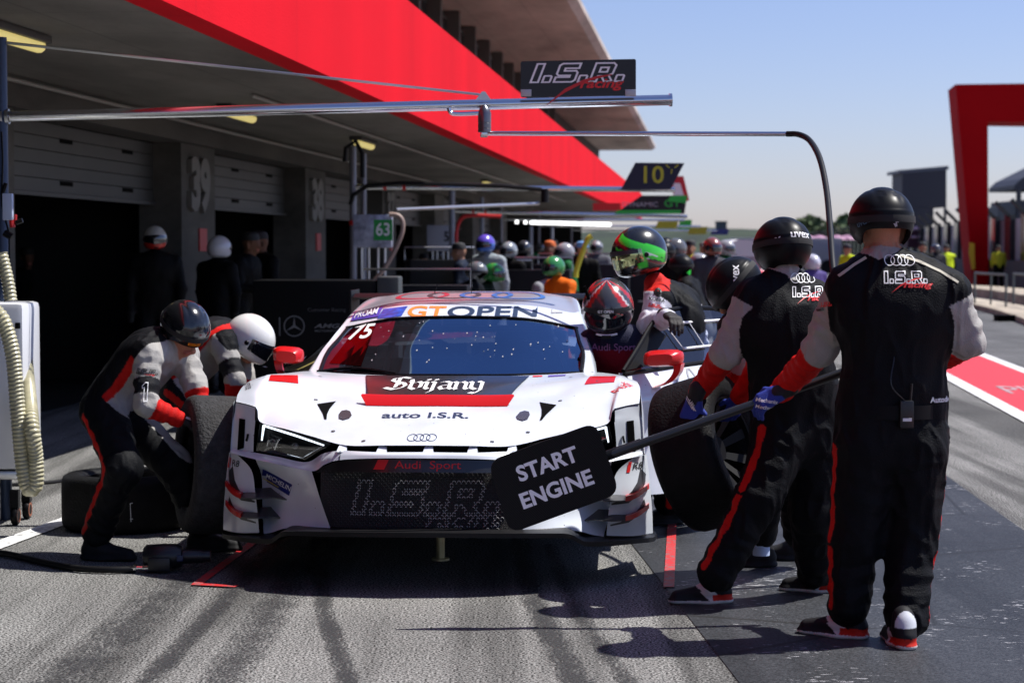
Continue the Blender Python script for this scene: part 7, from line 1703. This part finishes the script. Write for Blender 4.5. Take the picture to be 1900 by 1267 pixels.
# white awning, umbrellas
aw = empty('white_awning', at(1378, 475, 50), 0, 'white peaked awning rising behind the lettered helmet', 'awning'); aw.location.z = 0; S_ = lambda p: Vector(p) - aw.location
m = MB(); P = [S_(at(x, y, 50)) for x, y in ((1325, 476), (1352, 452), (1370, 444.5), (1402, 446), (1425, 460), (1432, 476))]; m.prism(P, (0, 2.4, 0)); m.build('canopy', mat('canvas_white', (.62, .62, .64), .7), aw)
m = MB(); m.tube([(-.6, .1, 0), (-.6, .1, 1.4)], .03, 6); m.tube([(.6, .1, 0), (.6, .1, 1.4)], .03, 6); m.build('awning_pole', STEEL, aw)
for k, (x, Y) in enumerate(((1498, 150), (1520, 154), (1552, 148), (1572, 151), (1484, 158))):
    c = at(x, 440, Y); o = empty('pink_parasol', (c.x, Y, 0), 0, ['pink parasol above the pit wall, second from the left', 'pink parasol above the pit wall, third from the left', 'pink parasol right of the black hose', 'pink parasol farthest right, next to the tallest helmet', 'pink parasol farthest left, behind the middle helmet'][k], 'parasol', 'pink parasols over the far wall')
    m = MB(); m.lathe([(.75, 0), (.6, .16), (.3, .30), (0, .36)], (0, 0, c.z - .2), (0, 0, 1), 8); m.build('canopy', mat('pink', (.35, .18, .28), .7), o, smooth=False); m = MB(); m.tube([(0, 0, 0), (0, 0, c.z)], .03, 6); m.build('pole', STEEL, o)
# grey team container and dark equipment between far people
ct = empty('team_truck', (at(1455, 463, 130).x, 130, 0), 0, 'grey truck body parked far away behind the middle helmet', 'truck'); m = MB(); m.box((0, 0, 1.3), (7, 3, 2.0), bev=.05); m.build('truck_body', mat('truck_grey', (.25, .25, .28), .6), ct)
m = MB(); m.box((-3.9, 0, .9), (1.0, 2.6, 1.5), bev=.1); m.build('truck_cab', mat('truck_cab', (.10, .10, .13), .4), ct); m = MB(); 
for x in (-3, 1.5, 2.6): m.lathe([(0, -.15), (.45, -.15), (.45, .15), (0, .15)], (x, -1.4, .45), (0, 1, 0), 16)
m.build('truck_wheel', RUB, ct)
# ================================================================ every loose piece of these parts becomes a part of its own
def split_loose(o):
    me = o.data; n = len(me.vertices); par = list(range(n))
    def find(a):
        while par[a] != a: par[a] = par[par[a]]; a = par[a]
        return a
    for e in me.edges:
        a, b = find(e.vertices[0]), find(e.vertices[1])
        if a != b: par[a] = b
    roots = {}
    for p in me.polygons: roots.setdefault(find(p.vertices[0]), []).append(p.index)
    if len(roots) < 2: return
    base = o.name.split('.')[0]; groups = list(roots.values())
    for g_ in groups[1:]:
        bm = bmesh.new(); bm.from_mesh(me); bm.faces.ensure_lookup_table(); keep = set(g_)
        bmesh.ops.delete(bm, geom=[f for f in bm.faces if f.index not in keep], context='FACES'); m2_ = bpy.data.meshes.new(base); bm.to_mesh(m2_); bm.free()
        for mm in me.materials: m2_.materials.append(mm)
        q = bpy.data.objects.new(base, m2_); COL.objects.link(q); q.parent = o.parent; q.location = o.location; q.rotation_euler = o.rotation_euler
    bm = bmesh.new(); bm.from_mesh(me); bm.faces.ensure_lookup_table(); keep = set(groups[0])
    bmesh.ops.delete(bm, geom=[f for f in bm.faces if f.index not in keep], context='FACES'); bm.to_mesh(me); bm.free()
bpy.context.view_layer.update()
for o in [o for o in bpy.data.objects if o.type == 'MESH' and o.parent and o.name.split('.')[0] in
          ('garage_partition', 'bumper_cheek', 'bumper_wing', 'corner_panel', 'windscreen_pillar', 'roof_rail', 'glass_seal', 'shutter_slot', 'leg', 'castor', 'awning_pole', 'truck_wheel', 'cabin_leg', 'sign_bracket', 'window_post', 'stand_post', 'slot_divider', 'belt', 'aerial', 'wiper', 'stand_roof', 'sign_trim', 'projector_lens', 'conduit', 'rail', 'inner_structure', 'roll_cage', 'tape', 'helmet_fitting')]:
    split_loose(o)
